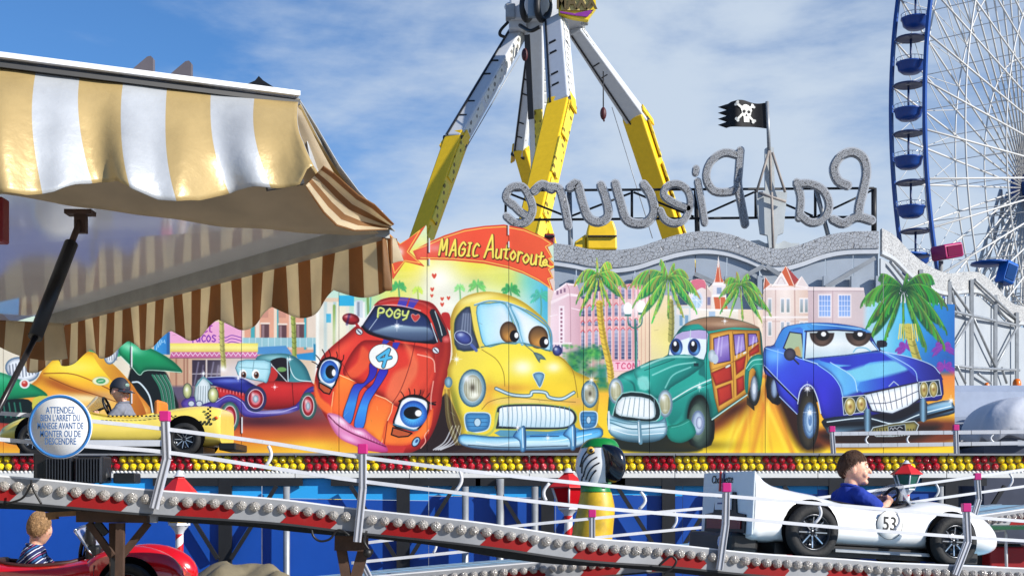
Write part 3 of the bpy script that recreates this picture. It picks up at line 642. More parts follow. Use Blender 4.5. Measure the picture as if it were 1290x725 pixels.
fill([(476, 415), (498, 409), (520, 411), (541, 413), (545, 427), (520, 429), (490, 424), (470, 418)], G((0, 410), (0, 429), (176, 205, 220), (88, 110, 140), (60, 76, 110)), sm=3, soft=1.2, a=.85); star(500, 410, 7)
line([(456, 409), (471, 386)], 1.5, (240, 235, 235)); line([(465, 415), (484, 389)], .9, (190, 205, 220)); line([(543, 407), (551, 430)], 1.1, (225, 230, 235)); line([(456, 411), (466, 420), (496, 429)], 2.2, (16, 14, 22))
fill([(541, 393), (547, 389), (557, 406), (563, 420), (556, 431), (552, 425), (546, 407)], (30, 34, 46), sm=2); line([(548, 392), (554, 410), (557, 422)], 1.2, (200, 215, 215)); fill([(556, 396), (565, 394), (568, 405), (566, 416)], (190, 26, 26)); ell(562, 427, 5, 4.5, (236, 110, 105), edge=((150, 20, 20), 3, .6))
ell(442, 401.5, 11, 7, (176, 26, 34), rot=.2, edge=((70, 5, 15), 4, .8)); blob(438, 398, 5, 2, (255, 170, 170), .8); line([(440, 396), (437, 408)], 3, (40, 30, 90), soft=1, a=.7); line([(449, 408), (453, 413)], 3, (170, 20, 25))
for x, y in ((452.5, 417.5), (549, 441)): ell(x, y, 4.6, 3.8, (220, 225, 232), rot=.6, out=((80, 30, 30), .8)); line([(x-2, y-2), (x+2, y+2)], 1.4, (40, 50, 70))
word([('P', 475, 388, 8, 11), ('O', 486, 388.5, 8, 10), ('G', 496, 389.5, 7.5, 10.5), ('Y', 506, 391.5, 8, 11)], 2.2, (214, 226, 120), (60, 70, 50), .6, .1)
fill([(523, 405), (518, 398), (520, 395), (523.5, 397), (527, 395.5), (529, 399)], (196, 50, 48), sm=3, out=((220, 170, 150), .7))
ell(483, 449, 18.5, 16, (246, 246, 240), rot=.15, out=((90, 40, 40), .8))
for c, wd in ((K, 5.4), ((70, 178, 222), 3.8)):
    line([(489, 441), (476, 450), (478, 453), (492, 450)], wd, c, sm=0); line([(490, 440), (486, 451), (483, 461)], wd, c, sm=0)
# eyes
for pts, ic, ir, pc, pr, hc in (([(507, 502), (520, 499), (536, 503), (540, 511), (536, 526), (525, 541), (511, 539.5), (496, 535), (500.8, 517)], (521, 521), (17.3, 17), (520, 519.6), (11.5, 8), (527, 520)),
                                ([(407, 454), (417, 451), (429, 456), (428, 466), (426, 472), (419, 488), (405, 482), (400.5, 473), (402, 463)], (415, 468), (11.5, 14.5), (416.5, 468), (6.5, 8.5), (420.5, 469))):
    fill(pts, (250, 252, 252), sm=3, edge=((150, 165, 185), 2.5, .5), out=((20, 14, 20), 2.2)); mkx = (_last[0], _last[1])
    ell(ic[0], ic[1], ir[0], ir[1], (44, 130, 222), edge=((16, 50, 140), 4, .8)); blob(ic[0]-3, ic[1]+6, ir[0]*.6, ir[1]*.45, (90, 205, 250), .8)
    for t in np.linspace(0, 2*PI, 26): line([(ic[0]+ir[0]*.6*math.cos(t), ic[1]+ir[1]*.6*math.sin(t)), (ic[0]+ir[0]*.9*math.cos(t), ic[1]+ir[1]*.9*math.sin(t))], .6, (25, 80, 180), a=.5)
    ell(pc[0], pc[1], pr[0], pr[1], (14, 16, 22)); ell(hc[0], hc[1], pr[0]*.36, pr[1]*.5, WH); blob(hc[0], hc[1], 4, 4, WH, .4, clip=False)
line([(503, 505), (516, 498), (530, 499), (541, 507), (548, 509)], 2.4, (24, 12, 18)); line([(400, 462), (407, 453), (418, 450), (430, 455)], 2.4, (24, 12, 18))
for a, b in (((509, 501), (505, 493)), ((516, 499), (515, 489)), ((521, 499), (522, 490)), ((527, 499), (530, 491)), ((535, 502), (541, 495)), ((541, 507), (549, 506)), ((404, 456), (398, 447)), ((410, 452), (406, 440)), ((416, 451), (414, 440)), ((424, 452), (424, 443)), ((430, 456), (433, 447)), ((401, 460), (393, 455))):
    line([a, ((a[0]+b[0])/2+1, (a[1]+b[1])/2), b], 1.1, (24, 12, 18))
fill([(495, 538), (519, 545), (514, 549), (502, 550), (493, 547)], (196, 84, 36), sm=0, out=((20, 12, 16), 1.6)); fill([(402, 481), (418, 490), (415, 496), (408, 494), (402, 488)], (190, 80, 36), sm=0, out=((20, 12, 16), 1.6)); line([(496, 534), (518, 541), (526, 541)], 2, (60, 120, 150)); line([(403, 480), (418, 488)], 1.4, (120, 150, 170))
ell(524, 556, 4, 6.5, (150, 200, 230), rot=.6, out=((40, 40, 60), 1.4)); ell(525, 555, 1.6, 2.6, (40, 80, 140), rot=.6); fill([(488, 560), (512, 562), (508, 570), (488, 570)], (200, 36, 36), sm=0)
line([(540, 541), (535, 548), (536, 556), (530, 564)], 1, (250, 190, 170)); line([(546, 480), (543, 500), (543, 515)], 1.6, (255, 200, 180), a=.7)
# lips
fill([(412, 521), (423, 521), (431, 525), (440, 533), (448, 538), (458, 539), (469, 548), (481, 557), (487, 562), (487, 569), (463, 567), (448, 561), (430, 553), (419, 540)], G((0, 520), (0, 568), (244, 190, 220), (226, 130, 185), (205, 60, 140)), sm=3, edge=((160, 40, 100), 3, .6))
line([(414, 523), (426, 535), (443, 545), (463, 553), (486, 562)], 1.6, (110, 25, 70)); blob(430, 530, 7, 3, (255, 240, 250), .8, rot=.6); blob(452, 544, 8, 2.5, (255, 235, 248), .8, rot=.35); blob(440, 552, 14, 4, (245, 190, 225), .8, rot=.4)
for i in range(18): t = i/17; line([(418+t*62, 526+t*32), (420+t*60, 531+t*29)], .5, (255, 230, 245), a=.6)

# --- yellow saloon with brown eyes
YB = [(567, 409), (570, 392), (578, 379), (591, 371), (612, 367), (636, 370), (656, 378), (674, 391), (689, 406), (695, 422), (697, 441), (712, 453), (723, 466), (739, 474), (750, 481), (755, 498), (752, 530), (758, 545), (700, 560), (620, 560), (584, 550), (581, 532), (571, 508), (565, 482), (564, 464), (570, 446)]
fill(YB, G((570, 400), (740, 540), (236, 206, 80), (250, 228, 62), (246, 214, 30), (226, 186, 30)), sm=4, edge=((150, 112, 20), 5, .65))
blob(600, 376, 24, 5, (250, 240, 150), .8, rot=-.2); blob(660, 458, 40, 20, (255, 236, 60), .8); blob(658, 462, 14, 10, (255, 252, 225), .9); blob(697, 462, 10, 7, (255, 250, 220), .85); blob(640, 488, 36, 6, (222, 140, 40), .6); blob(700, 488, 24, 8, (255, 215, 20), .8); blob(660, 505, 60, 5, (240, 205, 170), .6); blob(574, 510, 5, 26, (120, 130, 40), .8, rot=-.2); blob(615, 500, 8, 20, (230, 150, 40), .6); blob(725, 505, 16, 6, (235, 165, 90), .6)
fill([(592, 386), (576, 397), (572, 414), (576, 440), (603, 438), (596, 415)], (70, 82, 110), sm=3, edge=((24, 30, 50), 3, .7), out=((90, 110, 60), 1)); [line([(580+i*4, 432), (584+i*3, 395)], 1.6, (165, 175, 195), soft=1, a=.7) for i in range(4)]
line([(595, 383), (600, 415), (607, 438)], 5.5, (238, 214, 84)); line([(592, 386), (597, 415), (604, 438)], .7, (110, 90, 30))
for pts in ([(601, 386), (617, 382), (636.4, 383), (646, 407), (654.5, 431), (633, 432), (612, 436), (604, 414)], [(643, 384), (662.4, 392.6), (682, 406), (691, 416), (693, 440.6), (675.5, 436), (659, 432), (652.7, 407)]):
    fill(pts, G((600, 0), (692, 0), (160, 222, 240), (240, 242, 246), (222, 240, 246)), sm=3, edge=((110, 195, 225), 4, .6), out=((60, 130, 160), 1.2))
line([(598, 384), (616, 379), (638, 381), (662, 390), (684, 404), (694, 418), (695, 441)], 2.2, (92, 150, 178)); line([(598, 383), (616, 378), (638, 380), (662, 389)], .8, (215, 235, 240)); line([(639, 382), (650, 408), (658, 433)], 4.4, (120, 180, 205)); line([(639, 382), (650, 408), (658, 433)], 1.0, (215, 240, 245))
for ix, iy, rx, ry, px_, py_ in ((640.5, 418, 11, 13.5, 648, 423), (678, 424.5, 12.5, 14.5, 685.5, 431)):
    ell(ix, iy, rx, ry, G((0, iy-ry), (0, iy+ry), (92, 68, 50), (150, 104, 50), (228, 150, 50)), edge=((56, 36, 26), 3, .8)); blob(ix+3, iy+5, 6, 5, (240, 170, 70), .7); ell(px_, py_, 6, 7.5, (16, 14, 18)); ell(px_+2.6, py_-1, 2.6, 3.6, WH)
line([(606, 437), (633, 432), (660, 432), (693, 442)], 1.4, (70, 110, 110)); fill([(654, 428), (660, 432), (650, 432)], (120, 180, 205), sm=0)
line([(607, 440), (625, 452), (634, 468), (636, 486)], .9, (150, 118, 24)); line([(661, 434), (674, 445), (680, 456)], 1.2, (110, 120, 100)); fill([(672, 443), (682, 446), (688, 453), (681, 452), (679, 456), (674, 448)], (110, 140, 140), sm=2, edge=((40, 70, 80), 2, .6)); line([(697, 443), (712, 455), (722, 468), (728, 500)], .9, (150, 118, 24))
ell(583.5, 425, 11.5, 8, (66, 80, 156), rot=.45, edge=((26, 30, 80), 3, .8), out=((190, 205, 225), .9)); blob(580, 421, 4, 2.5, (200, 215, 240), .8); line([(594, 434), (600, 441)], 4, (80, 100, 170)); ell(702, 441.5, 6, 6.5, (70, 84, 150), edge=((20, 26, 70), 3, .8)); blob(700, 439, 2, 2, WH, .8)
for cx, cy, rx, ry in ((595, 488.5, 17.5, 24, ), (743, 496, 11, 17.5)):
    ell(cx, cy, rx, ry, (120, 170, 190), edge=((40, 70, 90), 3, .8)); ell(cx, cy, rx*.82, ry*.84, (206, 230, 236), edge=((80, 120, 140), 3, .7)); ell(cx+.5, cy, rx*.66, ry*.7, (232, 234, 214), edge=((110, 110, 90), 4, .6))
    for i in range(6): line([(cx-rx*.42+i*rx*.17, cy-ry*.45), (cx-rx*.4+i*rx*.17, cy+ry*.4)], 1.0, (130, 125, 90), soft=.6, a=.7)
    blob(cx, cy-1, rx*.2, ry*.2, (60, 50, 40), .8, clip=False); blob(cx-rx*.4, cy-ry*.5, rx*.25, ry*.2, WH, .9, clip=False); blob(cx+rx*.2, cy+ry*.35, rx*.3, ry*.15, (255, 255, 240), .8, clip=False)
ell(565, 481, 5, 7, (150, 195, 215), edge=((50, 90, 110), 3, .7))
fill([(671, 471), (679, 468), (686, 471), (684, 480), (680, 488), (675, 480)], (126, 180, 210), sm=2, edge=((40, 80, 120), 3, .7), out=((205, 230, 240), .9))
for c, wd in (((60, 96, 110), 4.6), ((160, 200, 215), 2.8), ((240, 250, 250), .9)): line([(625, 489), (644.5, 496.7), (667, 498), (671, 493), (687, 494), (692, 500), (708, 502), (723, 494)], wd, c, sm=4)
line([(607, 515), (618, 505), (645, 500), (690, 504), (725, 506)], .9, (140, 110, 40)); 
fill([(624, 538), (625, 519), (632, 510), (669, 508), (699, 510), (721, 515), (727, 528), (716, 539), (685, 541), (633, 540)], (34, 44, 54), sm=4, out=((170, 190, 90), 1.2)); fill([(629, 534), (629, 519), (634, 512.5), (669, 511), (698, 512.5), (719, 517.5), (723, 528), (714, 536.5), (685, 538), (633, 536.5)], G((0, 511), (0, 538), (250, 252, 252), (226, 240, 246), (190, 222, 236)), sm=4)
for i in range(15): x = 633+i*6; line([(x, 511.5), (x+.8, 525), (x-.3, 537)], .9, (120, 160, 180))
for x, y, wx, wy in ((601.5, 531.5, 15.5, 12.5), (741.5, 528.5, 10.5, 11)):
    fill([(x-wx, y-wy*.8), (x, y-wy), (x+wx, y-wy*.8), (x+wx*.9, y+wy*.6), (x, y+wy), (x-wx*.85, y+wy*.8)], (70, 150, 205), sm=4, edge=((30, 80, 130), 4, .7), out=((205, 226, 230), 1.5)); [line([(x-wx*.8, y+k*wy*.4), (x+wx*.8, y+k*wy*.4)], .7, (30, 80, 130)) for k in (-1, 0, 1)]; ell(x, y, wx*.28, wy*.42, (190, 220, 235), out=((40, 90, 130), .9))
line([(590, 544), (610, 548), (622, 540), (627, 520)], 3, (190, 196, 90))
fill([(577, 552), (584, 546), (616, 549), (650, 549), (690, 545), (730, 541), (752, 538), (759, 541), (758, 550), (740, 557), (718, 565), (653, 567), (604, 565), (582, 560)], G((0, 542), (0, 566), (70, 170, 232), (110, 200, 245), (205, 235, 245), (110, 150, 175)), sm=3, edge=((24, 60, 100), 2.5, .8)); line([(600, 556), (625, 560), (650, 556), (700, 555), (745, 546)], 1.2, (230, 248, 255)); line([(590, 560), (640, 563), (715, 561)], 1.2, (60, 80, 100))
fill([(630, 541), (690, 543), (726, 538), (726, 544), (690, 550), (630, 549)], (56, 140, 205), sm=2, a=.85); line([(668, 549), (704, 549)], 1, (20, 50, 90))
for x, y in ((657, 551), (720, 549)): fill([(x-11, y-2), (x-3, y-12), (x+4, y-15), (x+6, y), (x+5, y+16), (x-1, y+17), (x-3, y+4)], G((x-8, 0), (x+6, 0), (60, 130, 190), (130, 205, 245), (40, 90, 140)), sm=3, edge=((20, 50, 90), 2, .7)); line([(x+1, y-12), (x+2, y+12)], 1.2, (225, 245, 252))
star(575, 452, 7); star(745, 478, 7); star(690, 551, 5); star(652, 538, 5)

# --- green woody wagon
fill([(860, 540), (884, 566), (830, 570), (780, 566), (770, 552)], (30, 36, 30), soft=2); blob(880, 560, 40, 6, (60, 50, 20), .6, clip=False)
fill([(862, 530), (864, 506), (876, 494), (890, 500), (900, 528), (896, 560), (870, 560)], (16, 22, 22), sm=3)
ell(882, 533, 15, 32, (58, 78, 70), edge=((18, 28, 26), 4, .8)); ell(879, 532, 11.5, 24, (96, 120, 106), edge=((40, 60, 50), 3, .6)); ell(879.5, 532, 8.5, 15.5, (186, 206, 226), edge=((70, 90, 130), 3, .8)); ell(881, 532, 4.5, 8, (214, 226, 240), edge=((90, 100, 150), 2, .7))
ell(950, 487, 8.5, 24, (44, 52, 50), edge=((15, 20, 20), 3, .8)); [line([(941, 500+i*2), (950, 512+i)], 1, (30, 30, 28)) for i in range(5)]
TB = [(841, 447), (852, 421), (860, 411), (873, 403), (897, 398.5), (921, 401), (944, 407), (957, 415), (960, 432), (961, 455), (959, 484), (954, 492), (952, 468), (945, 466), (941, 480), (941, 497), (918, 513), (897, 528), (893, 510), (886, 498), (876, 498), (868, 510), (866, 530), (876, 546), (860, 557), (845, 554), (838, 546), (800, 556), (770, 546), (766, 525), (768, 494), (773, 481), (783, 471), (800, 464), (820, 454)]
fill(TB, G((770, 440), (900, 540), (40, 170, 158), (14, 146, 132), (28, 168, 150), (10, 110, 100)), sm=3, edge=((4, 66, 66), 4, .7), out=((10, 60, 60), .6))
fill([(862, 410), (873, 403), (897, 398.5), (921, 401), (944, 407), (957, 414), (925, 412), (900, 416), (890, 416), (880, 408)], G((0, 398), (0, 416), (126, 96, 72), (160, 120, 90), (110, 80, 62)), sm=3, soft=.8); blob(915, 408, 22, 3, (196, 160, 130), .8)
fill([(851, 422), (869, 416), (890, 416), (891.5, 428), (887, 453), (869, 447), (842, 447)], (228, 240, 246), sm=2, out=((40, 90, 100), 1.1)); fill([(853, 421), (869, 416.5), (889, 416.5), (890, 427), (868, 425), (850, 431)], (176, 156, 206), sm=2, a=.9); line([(870, 416), (868, 447)], 1.2, (190, 205, 212))
for x in (852, 874.5): ell(x, 437, 8, 11, (52, 110, 190), edge=((20, 40, 100), 3, .8)); blob(x+3, 441, 3.5, 5, (120, 190, 240), .8); ell(x-1, 436, 5, 7.5, (16, 18, 34)); ell(x-1.5, 432.5, 2, 3, WH)
fill([(887, 453), (880, 470), (890, 480), (898, 528), (893, 510), (890, 490)], (12, 90, 90), soft=1, a=.7)
fill([(800, 464), (830, 452), (862, 446), (884, 453), (886, 460), (868, 474), (845, 488), (836, 500), (820, 500), (812, 482), (802, 478)], G((800, 450), (850, 500), (90, 205, 190), (24, 158, 142), (8, 110, 105)), sm=3, edge=((6, 80, 78), 4, .6)); line([(808, 462), (840, 450), (872, 449)], 2.4, (190, 242, 232), soft=1.2, a=.85); line([(822, 472), (850, 460), (876, 456)], 1.6, (180, 238, 228), soft=.8, a=.8); line([(838, 488), (848, 472), (870, 462)], 1.5, (170, 235, 225), soft=.8, a=.8); line([(812, 466), (850, 452)], 1, (6, 90, 88)); fill([(803, 476), (816, 474), (818, 490), (806, 490)], (150, 225, 215), sm=2, soft=1.4, a=.8); rect(874, 457, 880, 461, (14, 50, 56))
line([(783, 474), (797, 482), (800, 492)], 2, (8, 96, 92), soft=1); blob(790, 476, 8, 4, (90, 205, 190), .6, clip=False)
fill([(838, 502), (850, 492), (872, 484), (893, 478), (895, 488), (880, 492), (866, 502), (860, 520), (846, 535), (840, 525)], G((0, 478), (0, 535), (50, 180, 165), (16, 146, 132), (10, 120, 110)), sm=3, soft=1.5, a=.9); line([(847, 503), (872, 488), (897, 477)], 1.6, (228, 245, 240)); line([(848, 506), (872, 492), (897, 481)], .8, (20, 80, 78)); star(881, 487, 6)
fill([(841, 536), (852, 534), (866, 527), (872, 532), (877, 544), (870, 552), (858, 557), (846, 555), (840, 547)], G((0, 528), (0, 558), (24, 160, 140), (14, 128, 112)), sm=2, edge=((6, 90, 76), 3, .6)); line([(846, 538), (858, 535), (868, 530)], .8, (130, 215, 195), a=.7)
WD = (226, 164, 52)
fill([(894, 420), (919, 415), (957, 416), (959, 447), (943, 494), (905, 519), (900, 500), (894, 460)], G((894, 0), (958, 0), (232, 172, 62), (222, 160, 46), (198, 136, 36)), sm=0, edge=((140, 84, 20), 2.5, .7), out=((110, 66, 20), .8))
for pts in ([(899, 426), (918, 421), (920, 454), (900, 458)], [(924, 421), (937.5, 420), (939, 441), (926, 447)], [(942.4, 420), (952.5, 420), (955, 430), (943, 436)]):
    fill(pts, G((pts[0][0], 420), (pts[1][0], 455), (120, 90, 180), (170, 150, 215), (96, 66, 160)), sm=0, out=((70, 40, 60), 1.2)); x0 = pts[0][0]; line([(x0+4, 450), (x0+7, 424)], 1.6, (225, 215, 245), soft=.8, a=.8); line([(x0+9, 448), (x0+11, 424)], 1.2, (215, 205, 240), soft=.8, a=.7)
for pts in ([(895.5, 469.5), (921, 458), (922.6, 478), (901.5, 485.6)], [(903, 489), (921, 482), (922.6, 501), (905.5, 511)], [(926, 454.5), (940, 447), (937.5, 464), (927.5, 472)], [(927.5, 477), (937, 472), (938, 490), (928, 498)], [(943.6, 442), (956, 432), (956.6, 443), (944, 449)]):
    fill(pts, G((pts[0][0], pts[0][1]), (pts[2][0], pts[2][1]), (206, 50, 26), (170, 28, 20)), sm=0, edge=((90, 8, 8), 2, .6), out=((150, 90, 20), .6))
for x in (923, 941): line([(x, 418), (x+1.5, 500)], .8, (130, 80, 20))
line([(895, 466), (922, 456), (958, 436)], .7, (130, 80, 20)); ell(917, 461, 4, 1.6, (225, 230, 225), rot=-.5, out=((90, 60, 30), .5)); ell(938, 444, 2.5, 1.2, (225, 230, 225), rot=-.5)
fill([(938.7, 466), (946, 450), (958, 446), (961, 455), (959, 484), (956, 478), (950, 464), (944, 468), (942, 494), (938.5, 490)], (30, 160, 140), sm=3, edge=((6, 84, 80), 3, .7)); line([(940, 464), (948, 454), (960, 452)], 1.2, (170, 232, 220)); line([(943, 466), (950, 459), (960, 458)], .8, (120, 210, 195)); ell(950, 489, 4.8, 16, (176, 190, 205), edge=((60, 70, 90), 2, .8)); ell(950, 489, 2, 7, (220, 228, 235))
line([(897, 528), (918, 513), (941, 497)], 1.6, (190, 230, 222)); ell(897, 448, 5, 8, (214, 226, 232), edge=((110, 130, 140), 3, .6)); ell(901, 452, 4, 6, (190, 205, 215))
for cx, cy, rx, ry in ((776, 492, 9.5, 16.5), (838, 508, 9.5, 17.5)):
    ell(cx, cy, rx, ry, (196, 214, 222), edge=((70, 100, 120), 3, .8)); ell(cx, cy+.5, rx*.7, ry*.72, (222, 222, 190), edge=((120, 120, 80), 3, .6)); [line([(cx-rx*.4+i*rx*.2, cy-ry*.4), (cx-rx*.4+i*rx*.2, cy+ry*.4)], .8, (140, 135, 90), a=.7) for i in range(5)]; blob(cx-rx*.3, cy-ry*.45, rx*.3, ry*.25, WH, .95, clip=False)
fill([(772, 522), (784, 495), (820, 497), (832, 516), (826, 530), (797, 530), (775, 528)], (24, 40, 44), sm=3, out=((150, 205, 200), 1.4)); fill([(784, 500), (818, 502), (826, 517), (821, 527), (797, 525.5), (776, 520)], (246, 250, 250), sm=3, edge=((160, 190, 200), 2.5, .6)); [line([(788+i*6, 500.5), (783+i*7, 524)], .9, (120, 150, 160)) for i in range(7)]
fill([(766, 517), (773, 524), (797, 530), (829, 530), (838, 525), (840, 546), (824, 556), (792, 556), (770, 548), (765, 534)], G((0, 520), (0, 556), (236, 244, 248), (130, 186, 205), (226, 242, 248), (120, 170, 190), (70, 100, 115)), sm=3, edge=((30, 70, 90), 2.5, .7)); line([(769, 532), (797, 540), (838, 537)], 1.6, (70, 120, 140)); line([(770, 540), (797, 547), (836, 545)], 1, (240, 250, 252)); line([(768, 528), (797, 534), (838, 531)], .9, (60, 110, 130))
line([(805, 531), (806, 545), (807, 557)], 5, (96, 140, 160)); line([(804.5, 531), (805.5, 556)], 1.4, (226, 240, 245)); line([(767, 518), (767, 540)], 2, (230, 242, 246)); star(913, 404, 4)

# --- blue saloon
fill([(966, 470), (976, 472), (984, 500), (980, 510), (966, 500)], (16, 16, 24), sm=2)
ell(974, 487, 7.5, 20, (48, 46, 42), edge=((15, 15, 18), 3, .8)); ell(975.5, 489, 4.5, 12, (150, 175, 205), edge=((50, 60, 90), 2, .8))
fill([(1004, 525), (1006, 496), (1016, 484), (1030, 490), (1042, 530), (1100, 542), (1160, 528), (1162, 500), (1040, 500)], (18, 18, 30), sm=2)
ell(1018, 530, 14, 36, (66, 60, 48), edge=((20, 18, 18), 5, .8)); ell(1020, 529, 9, 23, (120, 165, 205), edge=((30, 50, 90), 3, .8)); ell(1020, 529, 6, 16, (200, 225, 242), edge=((60, 100, 150), 3, .8)); ell(1020.5, 529, 2.4, 7, (90, 130, 180))
BB = [(963, 438), (975, 434), (985, 415), (997, 409.5), (1022, 406.5), (1054, 407.5), (1086, 413), (1096, 420), (1110, 441), (1144, 449), (1174, 459), (1184, 470), (1187, 480), (1186, 502), (1158, 506), (1094, 524), (1060, 528), (1037, 526), (1030, 500), (1022, 487), (1012, 490), (1006, 508), (1004, 521), (982, 499), (976, 478), (965, 471), (962, 460)]
fill(BB, G((970, 430), (1040, 530), (60, 140, 225), (40, 70, 215), (34, 40, 196), (26, 26, 150)), sm=3, edge=((14, 14, 90), 4, .7), out=((14, 14, 60), .7)); blob(975, 448, 12, 10, (110, 190, 245), .7); blob(1035, 500, 14, 20, (50, 40, 225), .6); line([(964, 438), (984, 444), (1010, 452)], 1.0, (150, 205, 250)); line([(980, 440), (979, 478)], .9, (150, 190, 245)); line([(963, 462), (984, 484), (1006, 506)], 2.2, (16, 16, 50)); line([(963, 460), (984, 482), (1006, 504)], .9, (190, 215, 245)); line([(982, 499), (1004, 521)], 1.2, (170, 200, 240))
fill([(976, 434), (986, 415), (997, 409.5), (1022, 406.5), (1054, 407.5), (1086, 413), (1096, 419), (1054, 415), (1016, 416), (1008, 412), (994, 417), (985, 437)], G((976, 0), (1096, 0), (40, 120, 205), (70, 160, 230), (16, 90, 180), (70, 150, 215)), sm=3, soft=.7); line([(1023, 408), (1050, 410), (1085, 414)], 1, (170, 220, 245))
fill([(995, 418), (1010, 420), (1013, 451), (1007, 450), (987, 438)], (166, 186, 150), sm=0, out=((20, 30, 60), 1.4)); fill([(1000, 440), (1006, 436), (1009, 448), (1002, 446)], (190, 150, 90), sm=2); line([(1013, 416), (1012, 452)], 2.6, (120, 185, 240))
fill([(1016, 417), (1054, 415.5), (1087, 417.5), (1107, 441), (1067, 447), (1013.5, 452)], G((0, 416), (0, 450), (205, 222, 226), (232, 238, 238), (190, 212, 220)), sm=0, out=((24, 40, 90), 1.4))
for x, rx in ((1035.5, 15.5), (1081.5, 16.5)):
    top = [(x+rx*math.cos(t), 419+17*math.sin(t)) for t in np.linspace(0, PI, 14)]
    fill(top, G((0, 417), (0, 437), (56, 44, 40), (72, 56, 50), (150, 116, 96)), sm=0, edge=((40, 30, 28), 3, .8), soft=.7); ell(x+1, 422, 8.5, 6.5, (18, 14, 16)); ell(x+2, 420.5, 3.2, 3, WH)
line([(1014, 417), (1054, 415.5), (1090, 418)], 1.8, (30, 40, 70)); line([(1075, 443), (1080, 438), (1090, 438), (1097, 442)], 1.4, (110, 180, 210)); ell(1094, 420, .1, .1, K); line([(1099, 430), (1107, 441)], 1.2, (140, 200, 240))
fill([(1013, 453), (1067, 447), (1109, 442), (1144, 450), (1172, 460), (1184, 472), (1186, 479), (1157, 480), (1120, 486), (1083, 494), (1062, 500), (1058, 486), (1046, 470), (1030, 460)], G((1020, 450), (1180, 480), (40, 110, 215), (96, 186, 236), (70, 150, 230), (22, 30, 150), (20, 20, 120)), sm=3, edge=((16, 20, 110), 2.5, .6))
fill([(1032, 452), (1067, 448), (1108, 444), (1130, 452), (1096, 456), (1084, 464), (1066, 466), (1058, 462), (1072, 460), (1050, 458)], (30, 50, 190), sm=3, soft=.8); fill([(1068, 467), (1096, 458), (1132, 454), (1146, 464), (1120, 472), (1082, 480), (1074, 474)], (120, 208, 232), sm=3, soft=2, a=.9); fill([(1083, 481), (1122, 474), (1150, 468), (1156, 480), (1120, 487), (1086, 494)], G((1083, 0), (1156, 0), (50, 130, 220), (30, 50, 190), (26, 20, 140)), sm=2, soft=.7); fill([(1110, 443), (1144, 450), (1172, 460), (1186, 479), (1160, 479), (1140, 462)], G((1110, 0), (1186, 0), (110, 190, 235), (40, 60, 190), (20, 16, 110)), sm=2, soft=1, a=.9)
line([(1046, 456), (1074, 474), (1080, 493)], 1, (190, 228, 250)); line([(1114, 443), (1150, 464), (1156, 480)], 1, (170, 215, 250)); line([(1109, 442), (1144, 449), (1173, 459), (1184, 470)], 1.1, (190, 225, 250)); line([(1030, 459), (1048, 472), (1058, 486), (1062, 500)], 1.1, (150, 210, 250)); line([(1120, 486), (1126, 480), (1132, 485)], 1.2, (190, 210, 220), sm=0); line([(1012, 452), (1030, 458)], 1.2, (190, 225, 250))
line([(1005, 508), (1008, 492), (1016, 484), (1024, 488), (1030, 502), (1034, 520)], 1.4, (210, 225, 245)); line([(1007, 508), (1010, 495), (1016, 488), (1022, 491)], 3, (24, 20, 40)); star(1017, 489, 9); star(1020, 519, 8)
fill([(1088, 495), (1120, 488), (1158, 480), (1159.5, 503), (1145, 513), (1124, 522), (1097, 518)], (36, 40, 60), sm=0); fill([(1090, 497), (1121, 490), (1156, 482), (1157.5, 501.5), (1144, 511.5), (1124, 520), (1099, 516.5)], (248, 250, 250), sm=0, edge=((170, 190, 205), 3, .5))
for i in range(1, 9): t = i/9; line([(1090+t*66, 497-t*15), (1098+t*58, 517+4*math.sin(t*3.0)-t*13)], .7, (50, 55, 75))
line([(1093, 508), (1122, 506), (1157, 492)], .9, (60, 65, 85))
for x0, y0, x1, y1 in ((1061, 499, 1093, 522), (1157.5, 480, 1186, 501)): fill([(x0, y0+1), (x1-3, y0-2), (x1, y1-4), (x0+2, y1)], (34, 50, 60), sm=0, out=((210, 222, 226), 1))
for x, y, rx, ry in ((1071, 511.5, 7, 11), (1085, 508.5, 6, 9.5), (1164, 490.5, 5.2, 10), (1176, 490, 5.2, 9.6)): ell(x, y, rx, ry, (222, 206, 120), edge=((96, 80, 30), 3, .8), out=((220, 225, 215), .8)); blob(x, y, rx*.35, ry*.3, (120, 70, 30), .8, clip=False); blob(x-rx*.3, y-ry*.45, rx*.3, ry*.25, (255, 252, 220), .9, clip=False)
fill([(1038, 527), (1086, 522), (1100, 524), (1126, 529), (1158, 517), (1168, 509), (1196, 503), (1201, 508), (1202, 520), (1172, 527), (1126, 538), (1094, 540), (1050, 547), (1040, 540)], G((0, 503), (0, 545), (190, 225, 240), (110, 165, 200), (40, 60, 80), (14, 18, 26), (110, 160, 190)), sm=3, edge=((14, 24, 40), 2.5, .8)); line([(1042, 531), (1090, 526), (1126, 533), (1160, 521), (1198, 511)], 1.4, (226, 244, 250)); line([(1042, 536), (1092, 532), (1126, 538), (1165, 525), (1200, 515)], 3.2, (16, 20, 30)); star(1198, 504, 7)
fill([(1100, 538), (1152, 530), (1155, 541), (1146, 547), (1104, 549)], (150, 140, 70), sm=2, edge=((30, 30, 30), 3, .7), out=((200, 215, 220), 1.2)); [line([(1103+i*3.4, 540), (1104+i*3.4, 548)], 1.2, (40, 36, 30)) for i in range(15)]
fill([(1119, 537), (1140, 534), (1141, 545), (1120, 548)], (16, 18, 24), sm=0, out=((170, 190, 200), .8)); line([(1121, 541), (1123, 538), (1125, 541), (1127, 538), (1130, 540), (1133, 537), (1137, 539)], .8, (225, 230, 235)); line([(1122, 546), (1125, 543), (1128, 545), (1131, 542), (1138, 543)], .8, (225, 230, 235))
